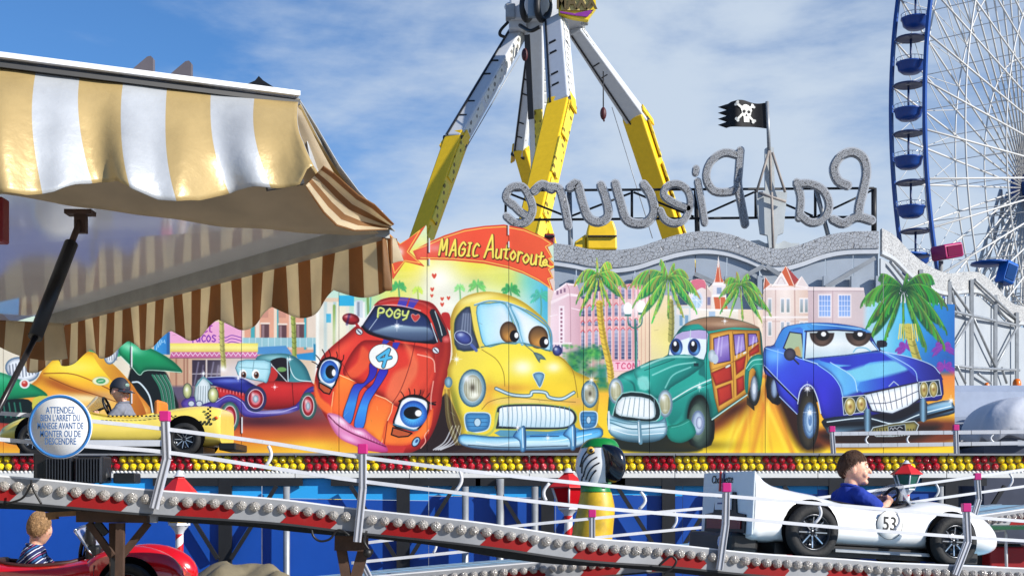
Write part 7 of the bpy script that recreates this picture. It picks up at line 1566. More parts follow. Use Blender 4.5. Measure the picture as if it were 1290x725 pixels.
    if cap:
        CP = mat('cap_dark', (34, 40, 52), .7, var=.2)
        def cf(u, v):
            a = u*2*PI; th = (1.42+.10*max(0, -math.cos(a)))*v
            p = hf(Vector((math.sin(th)*math.cos(a)*.088, math.sin(th)*math.sin(a)*.073, math.cos(th)*.105))); return hc+Rl @ (p*1.13+Vector((-.003, 0, .008)))
        co = MB().grid(cf, 32, 12).build('cap', CP, t, local=True, solid=.002)
        def bf(u, v):
            a = (u-.5)*2.1; r = .092+.065*v*math.cos(a*.8); return hc+Rl @ Vector((r*math.cos(a)*.98, r*math.sin(a)*.80, .030-.018*v-.010*math.sin(a)**2))
        MB().grid(bf, 16, 6).build('peak', CP, co, local=True, solid=.004)
        MB().ball(Hd(.078, 0, .068), (.008, .028, .018), 12, 8, R=Rl).build('cap_badge', mat('badge_grey', (120, 150, 140), .5), co, local=True)
    if glasses:
        GM = mat('glasses_red', (150, 24, 34), .3); LM = mat('lens_dark', (24, 14, 18), .1)
        g = MB(); g.tube([Hd(.0885, -.012, .012), Hd(.0885, .012, .012)], .003, 6)
        for q in (-1, 1): g.tube([Hd(.080, q*.052, .014), Hd(.0, q*.078, .010)], .003, 6); g.tube([Hd(.086-.004*abs(math.cos(a)), q*.031+.020*math.cos(a), .010+.016*math.sin(a)) for a in np.linspace(0, 2*PI, 13)[:-1]], .0035, 6, closed=True)
        go = g.build('sunglasses', GM, t, local=True)
        for q in (-1, 1): MB().ball(Hd(.085, q*.031, .010), (.004, .019, .015), 14, 8, R=Rl).build('lens', LM, go, local=True)
    # shirt: torso and sleeves, one piece of cloth
    sh_m = MB()
    sh_m.capsule([(-.02, 0, -.04), (-.03, 0, .10), (-.02, 0, .215), (-.016, 0, .262)], [.106, .104, .108, .082], 18)
    sh_m.capsule([(-.012, -.105, .266), (-.015, 0, .278), (-.012, .105, .266)], [.050, .054, .050], 12)
    for q in (-1, 1):
        s0 = Vector((-.012, q*.118, .255)); el, ha = [Vector(v) for v in pose[q]]
        if stripes: sh_m.capsule([s0, el], [.052, .044], 12); sh_m.capsule([el, el+(ha-el)*.86], [.042, .031], 12)
        else: sh_m.capsule([s0, s0+(el-s0)*.72], [.054, .050], 12)
    so = sh_m.build('shirt', shirt, t, local=True)
    rm = so.modifiers.new('one_cloth', 'REMESH'); rm.mode = 'VOXEL'; rm.voxel_size = .006; rm.use_smooth_shade = True
    sm_ = so.modifiers.new('soft', 'SMOOTH'); sm_.factor = .5; sm_.iterations = 3
    tx = bpy.data.textures.new('folds_'+name, 'CLOUDS'); tx.noise_scale = .06
    dm = so.modifiers.new('folds', 'DISPLACE'); dm.texture = tx; dm.strength = .014; dm.mid_level = .5; dm.texture_coords = 'LOCAL'
    MB().tube([(-.012+.052*math.cos(a), .054*math.sin(a), .322+.012*math.cos(a+PI)) for a in np.linspace(0, 2*PI, 17)[:-1]], .009, 8, closed=True).build('collar', shirt, t, local=True)
    return t
def hair_mat(name, rgb):
    m = mat(name, rgb, .55, var=.35, scale=60); nt = m.node_tree; b = nt.nodes['Principled BSDF']
    tc = nt.nodes.new('ShaderNodeTexCoord'); mp = nt.nodes.new('ShaderNodeMapping'); mp.inputs['Scale'].default_value = (60, 160, 60); nz = nt.nodes.new('ShaderNodeTexNoise'); nz.inputs['Scale'].default_value = 3; nz.inputs['Detail'].default_value = 4
    nt.links.new(tc.outputs['Object'], mp.inputs[0]); nt.links.new(mp.outputs[0], nz.inputs['Vector']); bp = nt.nodes.new('ShaderNodeBump'); bp.inputs['Strength'].default_value = .8; bp.inputs['Distance'].default_value = .01
    nt.links.new(nz.outputs['Fac'], bp.inputs['Height']); nt.links.new(bp.outputs[0], b.inputs['Normal']); return m
def stripe_shirt():
    m = bpy.data.materials.new('striped_jersey'); m.use_nodes = True; nt = m.node_tree; b = nt.nodes['Principled BSDF']; b.inputs['Roughness'].default_value = .8
    tc = nt.nodes.new('ShaderNodeTexCoord'); sp = nt.nodes.new('ShaderNodeSeparateXYZ'); nt.links.new(tc.outputs['Object'], sp.inputs[0])
    a = nt.nodes.new('ShaderNodeMath'); a.operation = 'MULTIPLY_ADD'; a.inputs[1].default_value = -.75; nt.links.new(sp.outputs[0], a.inputs[0]); nt.links.new(sp.outputs[2], a.inputs[2])
    f0 = nt.nodes.new('ShaderNodeMath'); f0.operation = 'MULTIPLY'; f0.inputs[1].default_value = 11.0; nt.links.new(a.outputs[0], f0.inputs[0])
    f = nt.nodes.new('ShaderNodeMath'); f.operation = 'FRACT'; nt.links.new(f0.outputs[0], f.inputs[0])
    cr = nt.nodes.new('ShaderNodeValToRGB'); cr.color_ramp.interpolation = 'CONSTANT'; e = cr.color_ramp.elements
    cols = [(0, (24, 34, 84)), (.22, (210, 214, 226)), (.30, (24, 34, 84)), (.45, (40, 110, 170)), (.55, (24, 30, 76)), (.68, (190, 90, 130)), (.74, (24, 34, 84)), (.86, (206, 212, 220)), (.92, (30, 40, 90))]
    e[0].position = 0; e[0].color = lin(cols[0][1])+(1,); e[1].position = cols[1][0]; e[1].color = lin(cols[1][1])+(1,)
    for p, c in cols[2:]: x = e.new(p); x.color = lin(c)+(1,)
    nt.links.new(f.outputs[0], cr.inputs[0]); nt.links.new(cr.outputs[0], b.inputs['Base Color']); return m

# ---------------------------------------------------------------- small ride cars
def car_sections(prof, rear_round=.7, n=28):
    """prof: (x, half width, z bottom, z top, shoulder 0..1) -> superellipse sections"""
    secs = []
    for x, hw, zb, zt, e in prof:
        q = []
        for a in np.linspace(0, 2*PI, n+1)[:-1]:
            c, s_ = math.cos(a), math.sin(a); ex = 2/e
            q.append(Vector((x, hw*math.copysign(abs(c)**ex, c), (zb+zt)/2+(zt-zb)/2*math.copysign(abs(s_)**ex, s_))))
        secs.append(q)
    return secs
def wheel(t, x, y, z, r, w, side, spokes=0):
    ax = Matrix.Rotation(PI/2*(1 if side < 0 else -1), 3, 'X')
    c = Vector((x, y, z))
    ty = MB().lathe([(r*.60, -w*.45), (r*.64, w*.42), (r*.76, w*.52), (r*.92, w*.46), (r*.985, w*.30), (r, 0), (r*.985, -w*.3), (r*.9, -w*.5), (r*.6, -w*.5)], c, 40, ax).build('wheel', M_RUBBER, t, local=True)
    rim = MB().lathe([(r*.645, w*.42), (r*.60, w*.46), (r*.56, w*.30), (r*.50, w*.10), (r*.20, w*.08), (r*.18, w*.25), (0, w*.27)], c, 32, ax).build('rim', M_CHROME if not spokes else mat('rim_dark', (52, 54, 58), .25, .8), ty, local=True)
    if spokes:
        m = MB()
        for k in range(spokes):
            a = 2*PI*k/spokes; d = ax @ Vector((math.cos(a), math.sin(a), 0)); u_ = ax @ Vector((0, 0, 1))
            m.beam(c+d*r*.12+u_*w*.22, c+d*r*.55+u_*w*.30, r*.055, w*.08, r*.04, w*.06, up=u_)
        m.build('spoke', M_CHROME, ty, local=True)
        m = MB()
        for k in range(5):
            a = 2*PI*(k+.5)/5; d = ax @ Vector((math.cos(a), math.sin(a), 0)); u_ = ax @ Vector((0, 0, 1)); m.tube([c+d*r*.15+u_*w*.2, c+d*r*.15+u_*w*.36], r*.03, 6)
        m.build('wheel_nut', M_CHROME, ty, local=True)
    return ty
def steering(t, x, y, z, r, tilt, parent=None):
    R = Matrix.Rotation(tilt, 3, 'Y'); m = MB()
    m.tube([Vector((x, y, z))+R @ Vector((0, r*math.cos(a), r*math.sin(a))) for a in np.linspace(0, 2*PI, 21)[:-1]], r*.13, 8, closed=True)
    for a in (.5, 2.64, -PI/2): m.tube([Vector((x, y, z)), Vector((x, y, z))+R @ Vector((0, r*math.cos(a), r*math.sin(a)))], r*.08, 6)
    m.tube([Vector((x, y, z)), Vector((x, y, z))+R @ Vector((.12, 0, 0))], r*.12, 8)
    return m.build('steering_wheel', M_BLACK, t, local=True)
def cockpit_body(prof, x0, x1, hw, mat_, t, n=32, nose_cap=True, zmin=None):
    """lofted body with an open cockpit cut out of its top; a dark tub inside"""
    P = [np.array(p, float) for p in catmull(prof, 6)]
    secs = car_sections([tuple(p) for p in P], n=n); m = MB(); k = n; vs = [v for s_ in secs for v in s_]; fs = []
    for i in range(len(secs)-1):
        for j in range(k):
            q = [secs[i][j], secs[i][(j+1) % k], secs[i+1][(j+1) % k], secs[i+1][j]]; c = sum(q, Vector())/4
            zm = (P[i][2]+P[i][3])/2
            e = ((c.x-(x0+x1)/2)/((x1-x0)/2))**2+(c.y/hw)**2
            if e < 1 and c.z > zm+.25*(P[i][3]-P[i][2]): continue
            fs.append((i*k+j, i*k+(j+1) % k, (i+1)*k+(j+1) % k, (i+1)*k+j))
    m.add(vs, fs, smooth=True); m.f.append(tuple(reversed(range(k)))); m.f.append(tuple((len(secs)-1)*k+j for j in range(k)))
    return m.build('body', mat_, t, local=True, solid=.012)
def rim_tube(prof, x0, x1, hw, r, m_, t, name='cockpit_rim', dz=.0):
    xs = [p[0] for p in prof]; pts = []
    for a in np.linspace(0, 2*PI, 49)[:-1]:
        x = (x0+x1)/2+(x1-x0)/2*math.cos(a); y = hw*math.sin(a)
        h, zb, zt, e = [np.interp(x, xs, [p[k] for p in prof]) for k in (1, 2, 3, 4)]
        z = (zb+zt)/2+(zt-zb)/2*(max(0, 1-abs(y/h)**e))**(1/e); pts.append((x, y, z+dz))
    MB().tube(pts, r, 8, closed=True).build(name, m_, t, local=True)

def white_car():
    th = math.radians(20); loc = Vector((1.165, 7.5+.27, 1.343)); pit = math.radians(3.2)
    t = thing('racing_car', 'white open children’s racing car number 53 with finned tail on the front track', 'ride car', loc, rot=(0, pit, th)); t.scale = (1.045, 1, 1)
    W = mat('white_car_enamel', (232, 232, 230), .22, var=.03, coat=.5, dirt=.02)
    B = [(0.0, .285, .10, .455, 7), (.03, .29, .09, .45, 6), (.07, .29, .085, .425, 4.5), (.15, .29, .08, .395, 3.6), (.28, .29, .08, .374, 3.4), (.40, .29, .08, .360, 3.2), (.52, .288, .08, .335, 3.2), (.66, .285, .08, .314, 3.2), (.82, .283, .08, .312, 3.2), (.96, .28, .08, .330, 3.1), (1.09, .278, .08, .360, 3.0), (1.22, .27, .085, .366, 2.9), (1.36, .265, .075, .345, 2.9), (1.46, .25, .07, .305, 2.8), (1.53, .22, .075, .255, 2.6), (1.57, .17, .09, .20, 2.4), (1.585, .10, .11, .16, 2.2)]
    cockpit_body(B, .56, 1.06, .19, W, t); rim_tube(B, .56, 1.06, .19, .011, mat('rim_rubber', (44, 40, 38), .5), t)
    MB().box((.78, 0, .12), (.5, .34, .04)).build('seat', mat('seat_dark', (30, 28, 30), .6), t, local=True)
    MB().box((.58, 0, .22), (.05, .30, .16)).build('seat_back', MATS['seat_dark'], t, local=True, bevel=.02)
    # finned tail panel with dark grille
    tp = MB().prism([Vector((-.012, y, z)) for y, z in ((-.285, .12), (.285, .12), (.285, .455), (-.285, .455))], (.010, 0, 0)).build('tail_panel', mat('tail_white', (214, 222, 226), .3, var=.03), t, local=True, bevel=.006)
    MB().prism([Vector((-.022, y, z)) for y, z in ((-.225, .125), (.225, .125), (.225, .225), (.13, .235), (.105, .345), (-.105, .345), (-.13, .235), (-.225, .225))], (.009, 0, 0)).build('engine_grille', M_BLACK, t, local=True)
    MB().box((-.026, .0, .175), (.006, .38, .055)).build('grille_red', mat('grille_red', (110, 14, 22), .35), t, local=True)
    pl = MB().box((-.027, .01, .30), (.006, .18, .10)).build('tail_plate', mat('plate_white', (222, 222, 224), .4), t, local=True)
    m = MB()
    for k in range(5): m.box((-.0315, .01+.055*(k % 2*2-1)*.6, .335-k*.017), (.003, .05, .008))
    m.build('plate_print', mat('plate_print', (60, 70, 120), .5), pl, local=True)
    text_part('lettering', 'Choupette', .062, M_BLACK, t, (-.0145, .06, .415), rot=(PI/2, 0, -PI/2), sx=.9, extrude=.001)
    for y in (-.02, .02): MB().box((-.016, y+.06, .405), (.006, .014, .11)).build('tail_stripe', mat('stripe_navy', (50, 56, 96), .4) if y < 0 else M_RED, t, local=True)
    # exhaust box
    MB().box((.0, .05, .075), (.16, .50, .11)).build('rear_bumper', M_BLACK, t, local=True, bevel=.02)
    MB().tube([(-.06, -.12, .075), (-.10, -.12, .075)], .034, 16).build('exhaust_pipe', M_CHROME, t, local=True)
    MB().box((.78, 0, .055), (1.25, .46, .06)).build('chassis', M_BLACK, t, local=True)
    MB().box((.80, -.262, .062), (.62, .02, .018)).build('side_bar', M_GALV, t, local=True)
    # flat black discs painted in as the shade of the arches; wheels
    for x, r in ((.325, .150), (1.19, .143)):
        for sd in (-1, 1):
            MB().lathe([(0, 0), (r*1.11, 0), (r*1.11, .006), (r*1.06, .010), (0, .010)], (x, sd*.283, r+.010), 36, Matrix.Rotation(-PI/2*sd, 3, 'X')).build('arch_shade', M_ARCH_SHADE, t, local=True)
            wheel(t, x, sd*.285, r, r, .10, sd, 8)
    # number roundel on the near flank
    rd = MB().lathe([(0, 0), (.078, 0), (.078, .002), (0, .002)], (.80, -.2845, .215), 40, Matrix.Rotation(PI/2, 3, 'X')).build('number_roundel', mat('roundel_white', (236, 235, 230), .35), t, local=True)
    MB().tube([(.80+.079*math.cos(a), -.2865, .215+.079*math.sin(a)) for a in np.linspace(0, 2*PI, 41)[:-1]], .0014, 6, closed=True).build('roundel_ring', M_BLACK, rd, local=True)
    text_part('lettering', '53', .105, M_BLACK, rd, (.80, -.2872, .218), sx=.85, extrude=.001, offset=.001)
    # windscreen and wheel
    GL = glassy('perspex', (190, 196, 204), .28)
    def ws(u, v):
        a = (u-.5)*2.6; return Vector((1.06-.10*(1-math.cos(a))-.05*v+.02, .165*math.sin(a)/math.sin(1.3)*(1-.14*v), .335+.125*v*math.cos(a*.75)))
    MB().grid(ws, 20, 6).build('windscreen', GL, t, local=True, solid=.004)
    steering(t, .985, .0, .365, .072, math.radians(20)); MB().box((1.04, 0, .30), (.08, .30, .10)).build('dashboard', M_BLACK, t, local=True, bevel=.02)
    kid = Vector((.585, 0, 0)); R = Matrix.Rotation(th, 3, 'Z') @ Matrix.Rotation(pit, 3, 'Y')
    kl = loc+R @ Vector((.79, .0, .130))
    child('person', 'boy in a blue T-shirt steering the white racing car, face in profile', kl, th, math.radians(-32), hair_mat('brown_hair', (84, 52, 32)), mat('blue_cotton', (22, 52, 150), .85, var=.2), {-1: ((.09, -.175, .175), (.205, -.085, .225)), 1: ((.10, .16, .17), (.215, .07, .225))}, pitch=math.radians(2))
white_car()

def red_car():
    Y = 7.45; k = F/Y
    loc = Vector((at(222, 700, Y).x-1.36, Y+.27, 1.035)); th = 0.03
    t = thing('roadster_car', 'glossy red children’s roadster with rounded wings at the bottom left', 'ride car', loc, rot=(0, 0, th))
    RM = mat('red_car_enamel', (190, 12, 18), .16, var=.06, coat=.7)
    B = [(0.0, .14, .12, .24, 2.4), (.05, .22, .10, .28, 2.6), (.18, .27, .08, .30, 2.8), (.35, .275, .08, .285, 2.8), (.55, .275, .08, .275, 2.8), (.75, .275, .08, .285, 2.8), (.88, .27, .08, .315, 2.7), (1.0, .25, .08, .33, 2.5), (1.15, .22, .09, .32, 2.4), (1.28, .18, .10, .28, 2.3), (1.35, .10, .13, .22, 2.2)]
    cockpit_body(B, .30, .86, .19, RM, t); rim_tube(B, .30, .86, .19, .012, mat('rim_leather', (60, 26, 22), .5), t)
    MB().box((.55, 0, .10), (.55, .36, .04)).build('seat', MATS['seat_dark'], t, local=True)
    MB().box((.33, 0, .22), (.06, .30, .16)).build('seat_back', mat('seat_brown', (52, 26, 22), .6), t, local=True, bevel=.02)
    MB().capsule([(.22, -.12, .31), (.30, -.12, .33)], [.04, .045], 14).build('headrest', RM, t, local=True)
    for sd in (-1, 1):
        MB().ball((1.10, sd*.20, .205), (.27, .105, .165), 28, 16).build('wing_crown', RM, t, local=True)
        MB().lathe([(0, 0), (.165, 0), (.165, .01), (0, .01)], (1.10, sd*.287, .15), 32, Matrix.Rotation(-PI/2*sd, 3, 'X')).build('arch_shade', M_ARCH_SHADE, t, local=True)  # black disc on the flank, painted as the shade under the wing
        wheel(t, 1.10, sd*.29, .14, .14, .09, sd, 6); wheel(t, .20, sd*.27, .14, .14, .09, sd, 6)
    MB().box((.70, 0, .05), (1.2, .4, .05)).build('chassis', M_BLACK, t, local=True)
    MB().tube([(.915, -.278, .10), (.915, -.27, .27)], .003, 6).build('door_seam', mat('seam_dark', (60, 4, 8), .4), t, local=True)
    def ws(u, v):
        a = (u-.5)*2.4; return Vector((.92-.06*(1-math.cos(a))-.10*v, .17*math.sin(a)/math.sin(1.2)*(1-.1*v), .315+.16*v*math.cos(a*.5)))
    MB().grid(ws, 18, 6).build('windscreen', glassy('perspex_clear', (200, 204, 212), .35), t, local=True, solid=.004)
    MB().tube([ws(u, 1) for u in np.linspace(0, 1, 19)], .007, 6).tube([ws(0, v) for v in np.linspace(0, 1, 5)], .006, 6).build('windscreen_frame', M_CHROME, t, local=True)
    MB().box((.88, 0, .31), (.08, .34, .12)).build('dashboard', M_BLACK, t, local=True, bevel=.02)
    steering(t, .80, 0, .36, .085, math.radians(12))
    MB().capsule([(.86, -.13, .38), (.86, -.14, .46)], [.03, .022], 10).build('driving_mirror', M_BLACK, t, local=True)
    child('person', 'small blond child in a striped jersey at the wheel of the red roadster', loc+Vector((.535, .03, .085)), th+.15, math.radians(80), hair_mat('fair_hair', (178, 140, 98)), stripe_shirt(), {-1: ((.10, -.17, .12), (.245, -.085, .165)), 1: ((.12, .15, .12), (.255, .08, .17))}, stripes=True)
red_car()

def yellow_car():
    Y = 11.6; k = F/Y; z0 = at(0, 574, Y).z
    loc = Vector((at(277, 560, Y).x, Y+.30, z0+.0))
    t = thing('taxi_car', 'yellow children’s car with chequered trim and open cockpit, behind the round sign', 'ride car', loc, rot=(0, 0, PI))
    YM_ = mat('yellow_car_enamel', (240, 214, 96), .2, var=.06, coat=.5, dirt=.03)
    B = [(0.0, .285, .10, .385, 5.0), (.05, .295, .09, .405, 4.2), (.2, .30, .08, .42, 3.4), (.40, .30, .08, .40, 3.2), (.52, .30, .08, .37, 3.2), (.66, .30, .08, .335, 3.2), (.9, .30, .08, .335, 3.2), (1.06, .30, .08, .355, 3.1), (1.2, .30, .08, .38, 3.0), (1.4, .29, .085, .37, 2.8), (1.65, .26, .09, .33, 2.6), (1.80, .2, .11, .27, 2.3), (1.86, .12, .13, .22, 2.2)]
    cockpit_body(B, .50, 1.16, .20, YM_, t); rim_tube(B, .50, 1.16, .20, .012, mat('rim_yellow', (214, 180, 60), .4), t)
    MB().box((.8, 0, .12), (.6, .36, .04)).build('seat', MATS['seat_dark'], t, local=True)
    MB().box((.55, 0, .34), (.05, .30, .26)).build('seat_back', mat('seat_orange', (206, 116, 30), .5), t, local=True, bevel=.03)
    # chequered band on the camera side
    ck = MB()
    for i in range(16):
        for j in range(2):
            if (i+j) % 2 == 0: ck.box((.07+i*.017, .3015, .262+j*.016), (.017, .004, .016))
    for i in range(34):
        if i % 2 == 0: ck.box((.36+i*.017, .3025, .325), (.017, .004, .012))
    for i in range(2):
        for j in range(7):
            if (i+j) % 2 == 0: ck.box((.078+i*.017, .3015, .30+j*.016), (.017, .004, .016))
    ck.build('chequered_band', M_BLACK, t, local=True)
    MB().box((.95, .3005, .105), (1.2, .004, .05)).build('sill_stripe', M_WHITE, t, local=True)
    MB().box((.9, 0, .05), (1.5, .46, .06)).build('chassis', M_BLACK, t, local=True)
    MB().box((-.05, 0, .08), (.14, .5, .06)).build('rear_bumper', M_BLACK, t, local=True, bevel=.01)
    MB().ball((.03, .300, .31), (.018, .01, .014), 10, 6).build('tail_light', mat('tail_orange', (214, 90, 20), .3), t, local=True)
    for x in (.285, 1.5):
        for sd in (-1, 1):
            MB().lathe([(0, 0), (.165, 0), (.165, .012), (0, .012)], (x, sd*.296, .165), 36, Matrix.Rotation(-PI/2*sd, 3, 'X')).build('arch_shade', M_ARCH_SHADE, t, local=True)  # arch shade put on as a black disc behind the wheel
            w_ = wheel(t, x, sd*.302, .135, .135, .09, sd, 9)
    def ws(u, v):
        a = (u-.5)*2.4; return Vector((1.16-.08*(1-math.cos(a))-.12*v+.04, .2*math.sin(a)/math.sin(1.2)*(1-.1*v), .36+.15*v*math.cos(a*.5)))
    MB().grid(ws, 18, 6).build('windscreen', glassy('perspex_yellow', (196, 200, 190), .35), t, local=True, solid=.004)
    steering(t, 1.0, 0, .42, .08, math.radians(20))
    child('person', 'child in a dark cap, red sunglasses and grey T-shirt in the yellow car', loc+Vector((-.88, -.0, .155)), PI, math.radians(150), hair_mat('dark_hair', (50, 36, 28)), mat('grey_cotton', (120, 124, 136), .85, var=.2), {-1: ((.06, -.17, .12), (.20, -.10, .16)), 1: ((.08, .16, .13), (.19, .10, .2))}, cap=True, glasses=True, pitch=math.radians(12))
yellow_car()

# ---------------------------------------------------------------- kiosk awning at the upper left
AT = at
def awning():
    def at(x, y, Y): return AT(x, y, Y*.84)
    def vinyl(name, c1, c2, n, metal, rough, trans=0.0, phase=0.0):
        m = bpy.data.materials.new(name); m.use_nodes = True; nt = m.node_tree; b = nt.nodes['Principled BSDF']
        uv = nt.nodes.new('ShaderNodeUVMap'); uv.uv_map = 'UVMap'; sp = nt.nodes.new('ShaderNodeSeparateXYZ'); nt.links.new(uv.outputs[0], sp.inputs[0])
        a = nt.nodes.new('ShaderNodeMath'); a.operation = 'MULTIPLY_ADD'; a.inputs[1].default_value = n; a.inputs[2].default_value = phase; nt.links.new(sp.outputs[0], a.inputs[0])
        f = nt.nodes.new('ShaderNodeMath'); f.operation = 'FRACT'; nt.links.new(a.outputs[0], f.inputs[0]); g = nt.nodes.new('ShaderNodeMath'); g.operation = 'GREATER_THAN'; g.inputs[1].default_value = .5; nt.links.new(f.outputs[0], g.inputs[0])
        tc = nt.nodes.new('ShaderNodeTexCoord'); nz = nt.nodes.new('ShaderNodeTexNoise'); nz.inputs['Scale'].default_value = 7; nz.inputs['Detail'].default_value = 7; nt.links.new(tc.outputs['Object'], nz.inputs['Vector'])
        mx = nt.nodes.new('ShaderNodeMix'); mx.data_type = 'RGBA'; nt.links.new(g.outputs[0], mx.inputs['Factor']); mx.inputs['A'].default_value = lin(c1)+(1,); mx.inputs['B'].default_value = lin(c2)+(1,)
        dm = nt.nodes.new('ShaderNodeMix'); dm.data_type = 'RGBA'; dm.blend_type = 'MULTIPLY'; dm.inputs['Factor'].default_value = .5
        cr = nt.nodes.new('ShaderNodeMapRange'); cr.inputs[1].default_value = .3; cr.inputs[2].default_value = .65; cr.inputs[3].default_value = .62; nt.links.new(nz.outputs['Fac'], cr.inputs[0])
        nt.links.new(mx.outputs['Result'], dm.inputs['A']); nt.links.new(cr.outputs[0], dm.inputs['B']); nt.links.new(dm.outputs['Result'], b.inputs['Base Color'])
        b.inputs['Roughness'].default_value = rough; b.inputs['Metallic'].default_value = metal
        n2 = nt.nodes.new('ShaderNodeTexNoise'); n2.inputs['Scale'].default_value = 16; n2.inputs['Detail'].default_value = 6; nt.links.new(tc.outputs['Object'], n2.inputs['Vector'])
        bp = nt.nodes.new('ShaderNodeBump'); bp.inputs['Strength'].default_value = .35; bp.inputs['Distance'].default_value = .012; nt.links.new(n2.outputs['Fac'], bp.inputs['Height']); nt.links.new(bp.outputs[0], b.inputs['Normal'])
        if trans:
            tr = nt.nodes.new('ShaderNodeBsdfTranslucent'); nt.links.new(dm.outputs['Result'], tr.inputs['Color']); ms = nt.nodes.new('ShaderNodeMixShader'); ms.inputs[0].default_value = trans
            nt.links.new(b.outputs[0], ms.inputs[1]); nt.links.new(tr.outputs[0], ms.inputs[2]); nt.links.new(ms.outputs[0], nt.nodes['Material Output'].inputs['Surface'])
        return m
    GOLD = vinyl('gold_white_vinyl', (196, 170, 116), (198, 202, 206), 1.0, .22, .36, .15)
    BACK = vinyl('brown_beige_vinyl', (172, 128, 84), (238, 224, 194), 1.0, 0, .6, .6)
    LIN = vinyl('beige_lining', (226, 210, 182), (226, 210, 182), 1.0, 0, .7, .55)
    K_ = at(482, 287, 5.0); J = at(60, 405, 7.5)
    t = thing('kiosk_awning', 'gold and white striped kiosk awning with scalloped edges over a propped open hatch', 'awning', (K_.x-1.5, 5.2, K_.z))
    # front rail and skirt
    def rail(x): return at(x, 74+x*.128, 3.94+x/375*.36)
    A = rail(-330); Bp = rail(376)
    MB().beam(A+Vector((0, 0, .006)), Bp+Vector((0, 0, .006)), .03, .012).build('front_rail', mat('rail_white', (214, 216, 220), .3), t)
    MB().beam(A+Vector((0, .01, -.012)), Bp+Vector((0, .01, -.012)), .02, .014).build('rail_gasket', M_BLACK, t)
    yb = [(-330, 225), (-250, 248), (-180, 222), (-110, 248), (-60, 232), (0, 240), (40, 243), (75, 238), (100, 227), (125, 221), (150, 224), (175, 238), (205, 250), (232, 253), (255, 249), (275, 238), (295, 231), (320, 230), (350, 233), (380, 232), (392, 210)]
    bx = [q[0] for q in yb]; by_ = [q[1] for q in yb]
    def skirt(u, v):
        xt = -330+706*u; a = rail(xt)
        xb = xt+(14+26*u*v)*v*max(0, .3+u)
        xb = xt+ (xt+330)/706*24*v
        Yb = a.y-.10*math.sin(v*PI*.55)-.05*v
        ybm = np.interp(xb, bx, by_)
        b = at(xb, ybm, a.y/.84-.15)
        z = a.z+(b.z-a.z)*v; X = a.x+(b.x-a.x)*v
        f = .030*math.sin(xt*.0385+.6)*v+.016*math.sin(xt*.021*4+1.5*v)*v+.012*math.sin(xt*.019+v*5)*v
        return Vector((X, a.y-.15*math.sin(v*PI*.5)-f, z-.012))
    MB().grid(skirt, 150, 24, uvfn=lambda u, v: ((-330+706*u+6)/110.0+.03, v)).build('front_skirt', GOLD, t, solid=.003)
    # roof sheet between the rails
    def roof(u, v):
        a = rail(-330+706*u); far = Vector(K_).lerp(Vector(J), (1-u)*1.25); far.z += .05
        p = a.lerp(far, v); p.z += -.05*math.sin(PI*v)
        return p+Vector((0, 0, -.004))
    MB().grid(roof, 60, 20, uvfn=lambda u, v: ((-330+706*u+6)/110.0+.03, v)).build('roof_sheet', GOLD, t, solid=.003)
    # beige lining hanging behind the skirt
    hem = [(-330, 262), (-100, 246), (0, 243), (60, 252), (110, 264), (200, 274), (260, 281), (330, 289), (400, 296), (440, 298), (476, 292)]
    hx = [q[0] for q in hem]; hy = [q[1] for q in hem]
    def lining(u, v):
        xt = -330+706*u; a = rail(xt)+Vector((0, .03, -.02)); xb = -330+806*u; b = at(xb, np.interp(xb, hx, hy), 4.45+.45*max(0, xb+100)/580)
        p = a.lerp(b, v); p.z -= .03*math.sin(PI*v); p.y += .02*math.sin(xt*.03+2*v)+.012*math.sin(xt*.07)
        return p
    MB().grid(lining, 80, 16).build('lining', LIN, t, solid=.003)
    # folded corner: the striped end gusset
    ctop = [(376, 122), (400, 160), (428, 208), (452, 240), (474, 262), (497, 290)]
    cbot = [(392, 212), (398, 222), (410, 238), (424, 256), (446, 278), (497, 291)]
    def gus(u, v):
        i = u*(len(ctop)-1); k = min(len(ctop)-2, int(i)); f = i-k
        p = np.array(ctop[k])*(1-f)+np.array(ctop[k+1])*f; q = np.array(cbot[k])*(1-f)+np.array(cbot[k+1])*f
        Yt = 4.30+.62*u; r = p*(1-v)+q*v
        return at(r[0], r[1], Yt+.10*math.sin(PI*v)+.05*v)
    MB().grid(gus, 40, 16, uvfn=lambda u, v: (v*.5+.55 if v < .45 else v*.5+.55, u)).build('corner_gusset', GOLD, t, solid=.003)
    c1 = [(408, 210), (420, 218), (436, 232), (452, 246), (472, 258), (496, 283)]; c2 = [(386, 234), (396, 250), (408, 268), (424, 284), (446, 290), (488, 288)]
    def fold(u, v):
        i = u*(len(c1)-1); k = min(len(c1)-2, int(i)); f = i-k
        p = np.array(c1[k])*(1-f)+np.array(c1[k+1])*f; q = np.array(c2[k])*(1-f)+np.array(c2[k+1])*f; r = p*(1-v)+q*v
        return at(r[0], r[1], 4.36+.5*u+.06*math.sin(PI*v)-.02)
    MB().grid(fold, 30, 18, uvfn=lambda u, v: (v*3.0+.0+.12*math.sin(u*3), u)).build('corner_fold', BACK, t, solid=.003)
    # hatch flap: glossy underside, frame beam
    P2 = Vector((-1.94, 3.28, K_.z+.02)); J2 = J+Vector((-1.6, -1.1, 0))
    FL = mat('hatch_gloss', (214, 216, 222), .07, var=.06, scale=2, spec=.8, dirt=.04)
    off = Vector((0, 0, .02)); q0 = [K_+off, J+off, J2+off, P2+off]
    MB().add([*q0, *[p+Vector((0, 0, .03)) for p in q0]], [(0, 1, 2, 3), (7, 6, 5, 4), (0, 4, 5, 1), (1, 5, 6, 2), (2, 6, 7, 3), (3, 7, 4, 0)]).build('hatch_flap', FL, t)
    MB().beam(K_, J, .05, .055).build('flap_beam', mat('beam_grey', (150, 150, 146), .5, var=.2, dirt=.2), t)
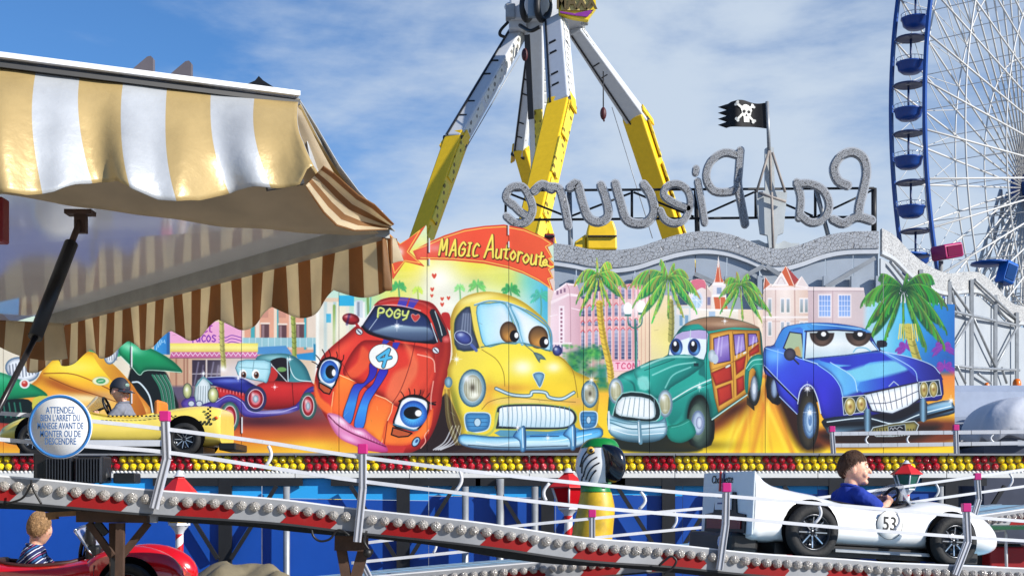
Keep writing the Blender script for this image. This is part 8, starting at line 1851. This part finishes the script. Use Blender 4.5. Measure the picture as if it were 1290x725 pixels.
    # rear valance, brown and beige
    dirn = (J-K_); Ln = dirn.length; dn = dirn.normalized(); nn = Vector((dn.y, -dn.x, 0))
    def val(u, v):
        d = u*(Ln+.45); p = K_+dn*d
        wv = .012*math.sin(d*14.5)+.005*math.sin(d*31+1)
        sc = (.165+.070*abs(math.sin(PI*(d/.40+.25))))*(.84+.16*min(1, max(0, d)/.45))*.80
        if d > Ln: p = J+dn*(d-Ln)
        return p+Vector((0, 0, -.02-sc*v))+nn*(wv*v+.03)
    MB().grid(val, 220, 14, uvfn=lambda u, v: ((u*(Ln+.45))/.155, v)).build('rear_valance', BACK, t, solid=.002)
    e0 = K_+Vector((.0, -.02, -.02))
    def val2(u, v):
        p = K_.lerp(at(500, 292, 5.1), u); w_ = .02*math.sin(u*9)*v
        return p+Vector((w_+.01*v*u, -.05*u*v, -.02-(.165-.10*u+.015*math.sin(u*7))*v))
    MB().grid(val2, 24, 12, uvfn=lambda u, v: (u*2.2, v)).build('end_valance', BACK, t, solid=.002)
    # near-left hanging cloth
    def val3(u, v):
        a = at(-160+240*u, 395+12*u, 7.6-.5*u); return a+Vector((0, .06*math.sin(u*14)*v, -(.125+.035*math.sin(u*9))*v))
    MB().grid(val3, 40, 10, uvfn=lambda u, v: (u*5, v)).build('side_valance', BACK, t, solid=.002)
    # gas strut
    s0 = at(102, 275, 4.74); s1 = at(44, 425, 4.5); s2 = at(-40, 590, 4.3)
    st = MB().tube([s0.lerp(s1, .22), s1], .019, 14).build('gas_strut', M_BLACK, t); MB().tube([s1, s2], .008, 10).build('strut_rod', mat('rod_dark', (44, 42, 44), .3, .4), st); MB().tube([s0, s0.lerp(s1, .25)], .009, 10).build('strut_eye', M_RUST, st)
    MB().box(at(101, 268, 4.74), (.075, .05, .012)).box(at(102, 280, 4.74), (.032, .025, .06)).build('strut_bracket', M_RUST, t)
    # fins behind the rail
    for x, y in ((178, 90), (226, 96)):
        p = at(x, y, 4.35); MB().prism([p+Vector((a, 0, b)) for a, b in ((-.042, -.01), (.03, -.02), (.03, .034), (.024, .04), (.015, .038))], (0, .02, 0)).build('rail_fin', mat('fin_primer', (104, 98, 104), .6, var=.25), t)
    p = at(326, 110, 4.5); MB().prism([p+Vector((a, 0, b)) for a, b in ((-.05, .0), (-.01, .018), (0, .030), (.012, .018), (.05, -.006))], (0, .05, 0)).build('roof_hinge', M_BLACK, t)
    MB().beam(at(336, 237, 4.32), at(382, 229, 4.36), .02, .012).build('hem_bar', M_DARK, t)
    # kiosk wall out to the left that carries it all
    MB().box((-3.6, 5.4, 1.35), (1.2, 4.0, 2.7)).build('kiosk_wall', mat('kiosk_cream', (196, 186, 164), .6), t)
    o = MB().box(at(-1, 278, 4.2), (.035, .05, .11)).box(at(0, 268, 4.2), (.02, .04, .05)).build('red_lamp_housing', mat('housing_red', (128, 14, 18), .4), loc=at(-1, 278, 4.2), bevel=.005); tag(o, 'small dark red housing hanging under the awning at the left edge', 'lamp housing')
awning()
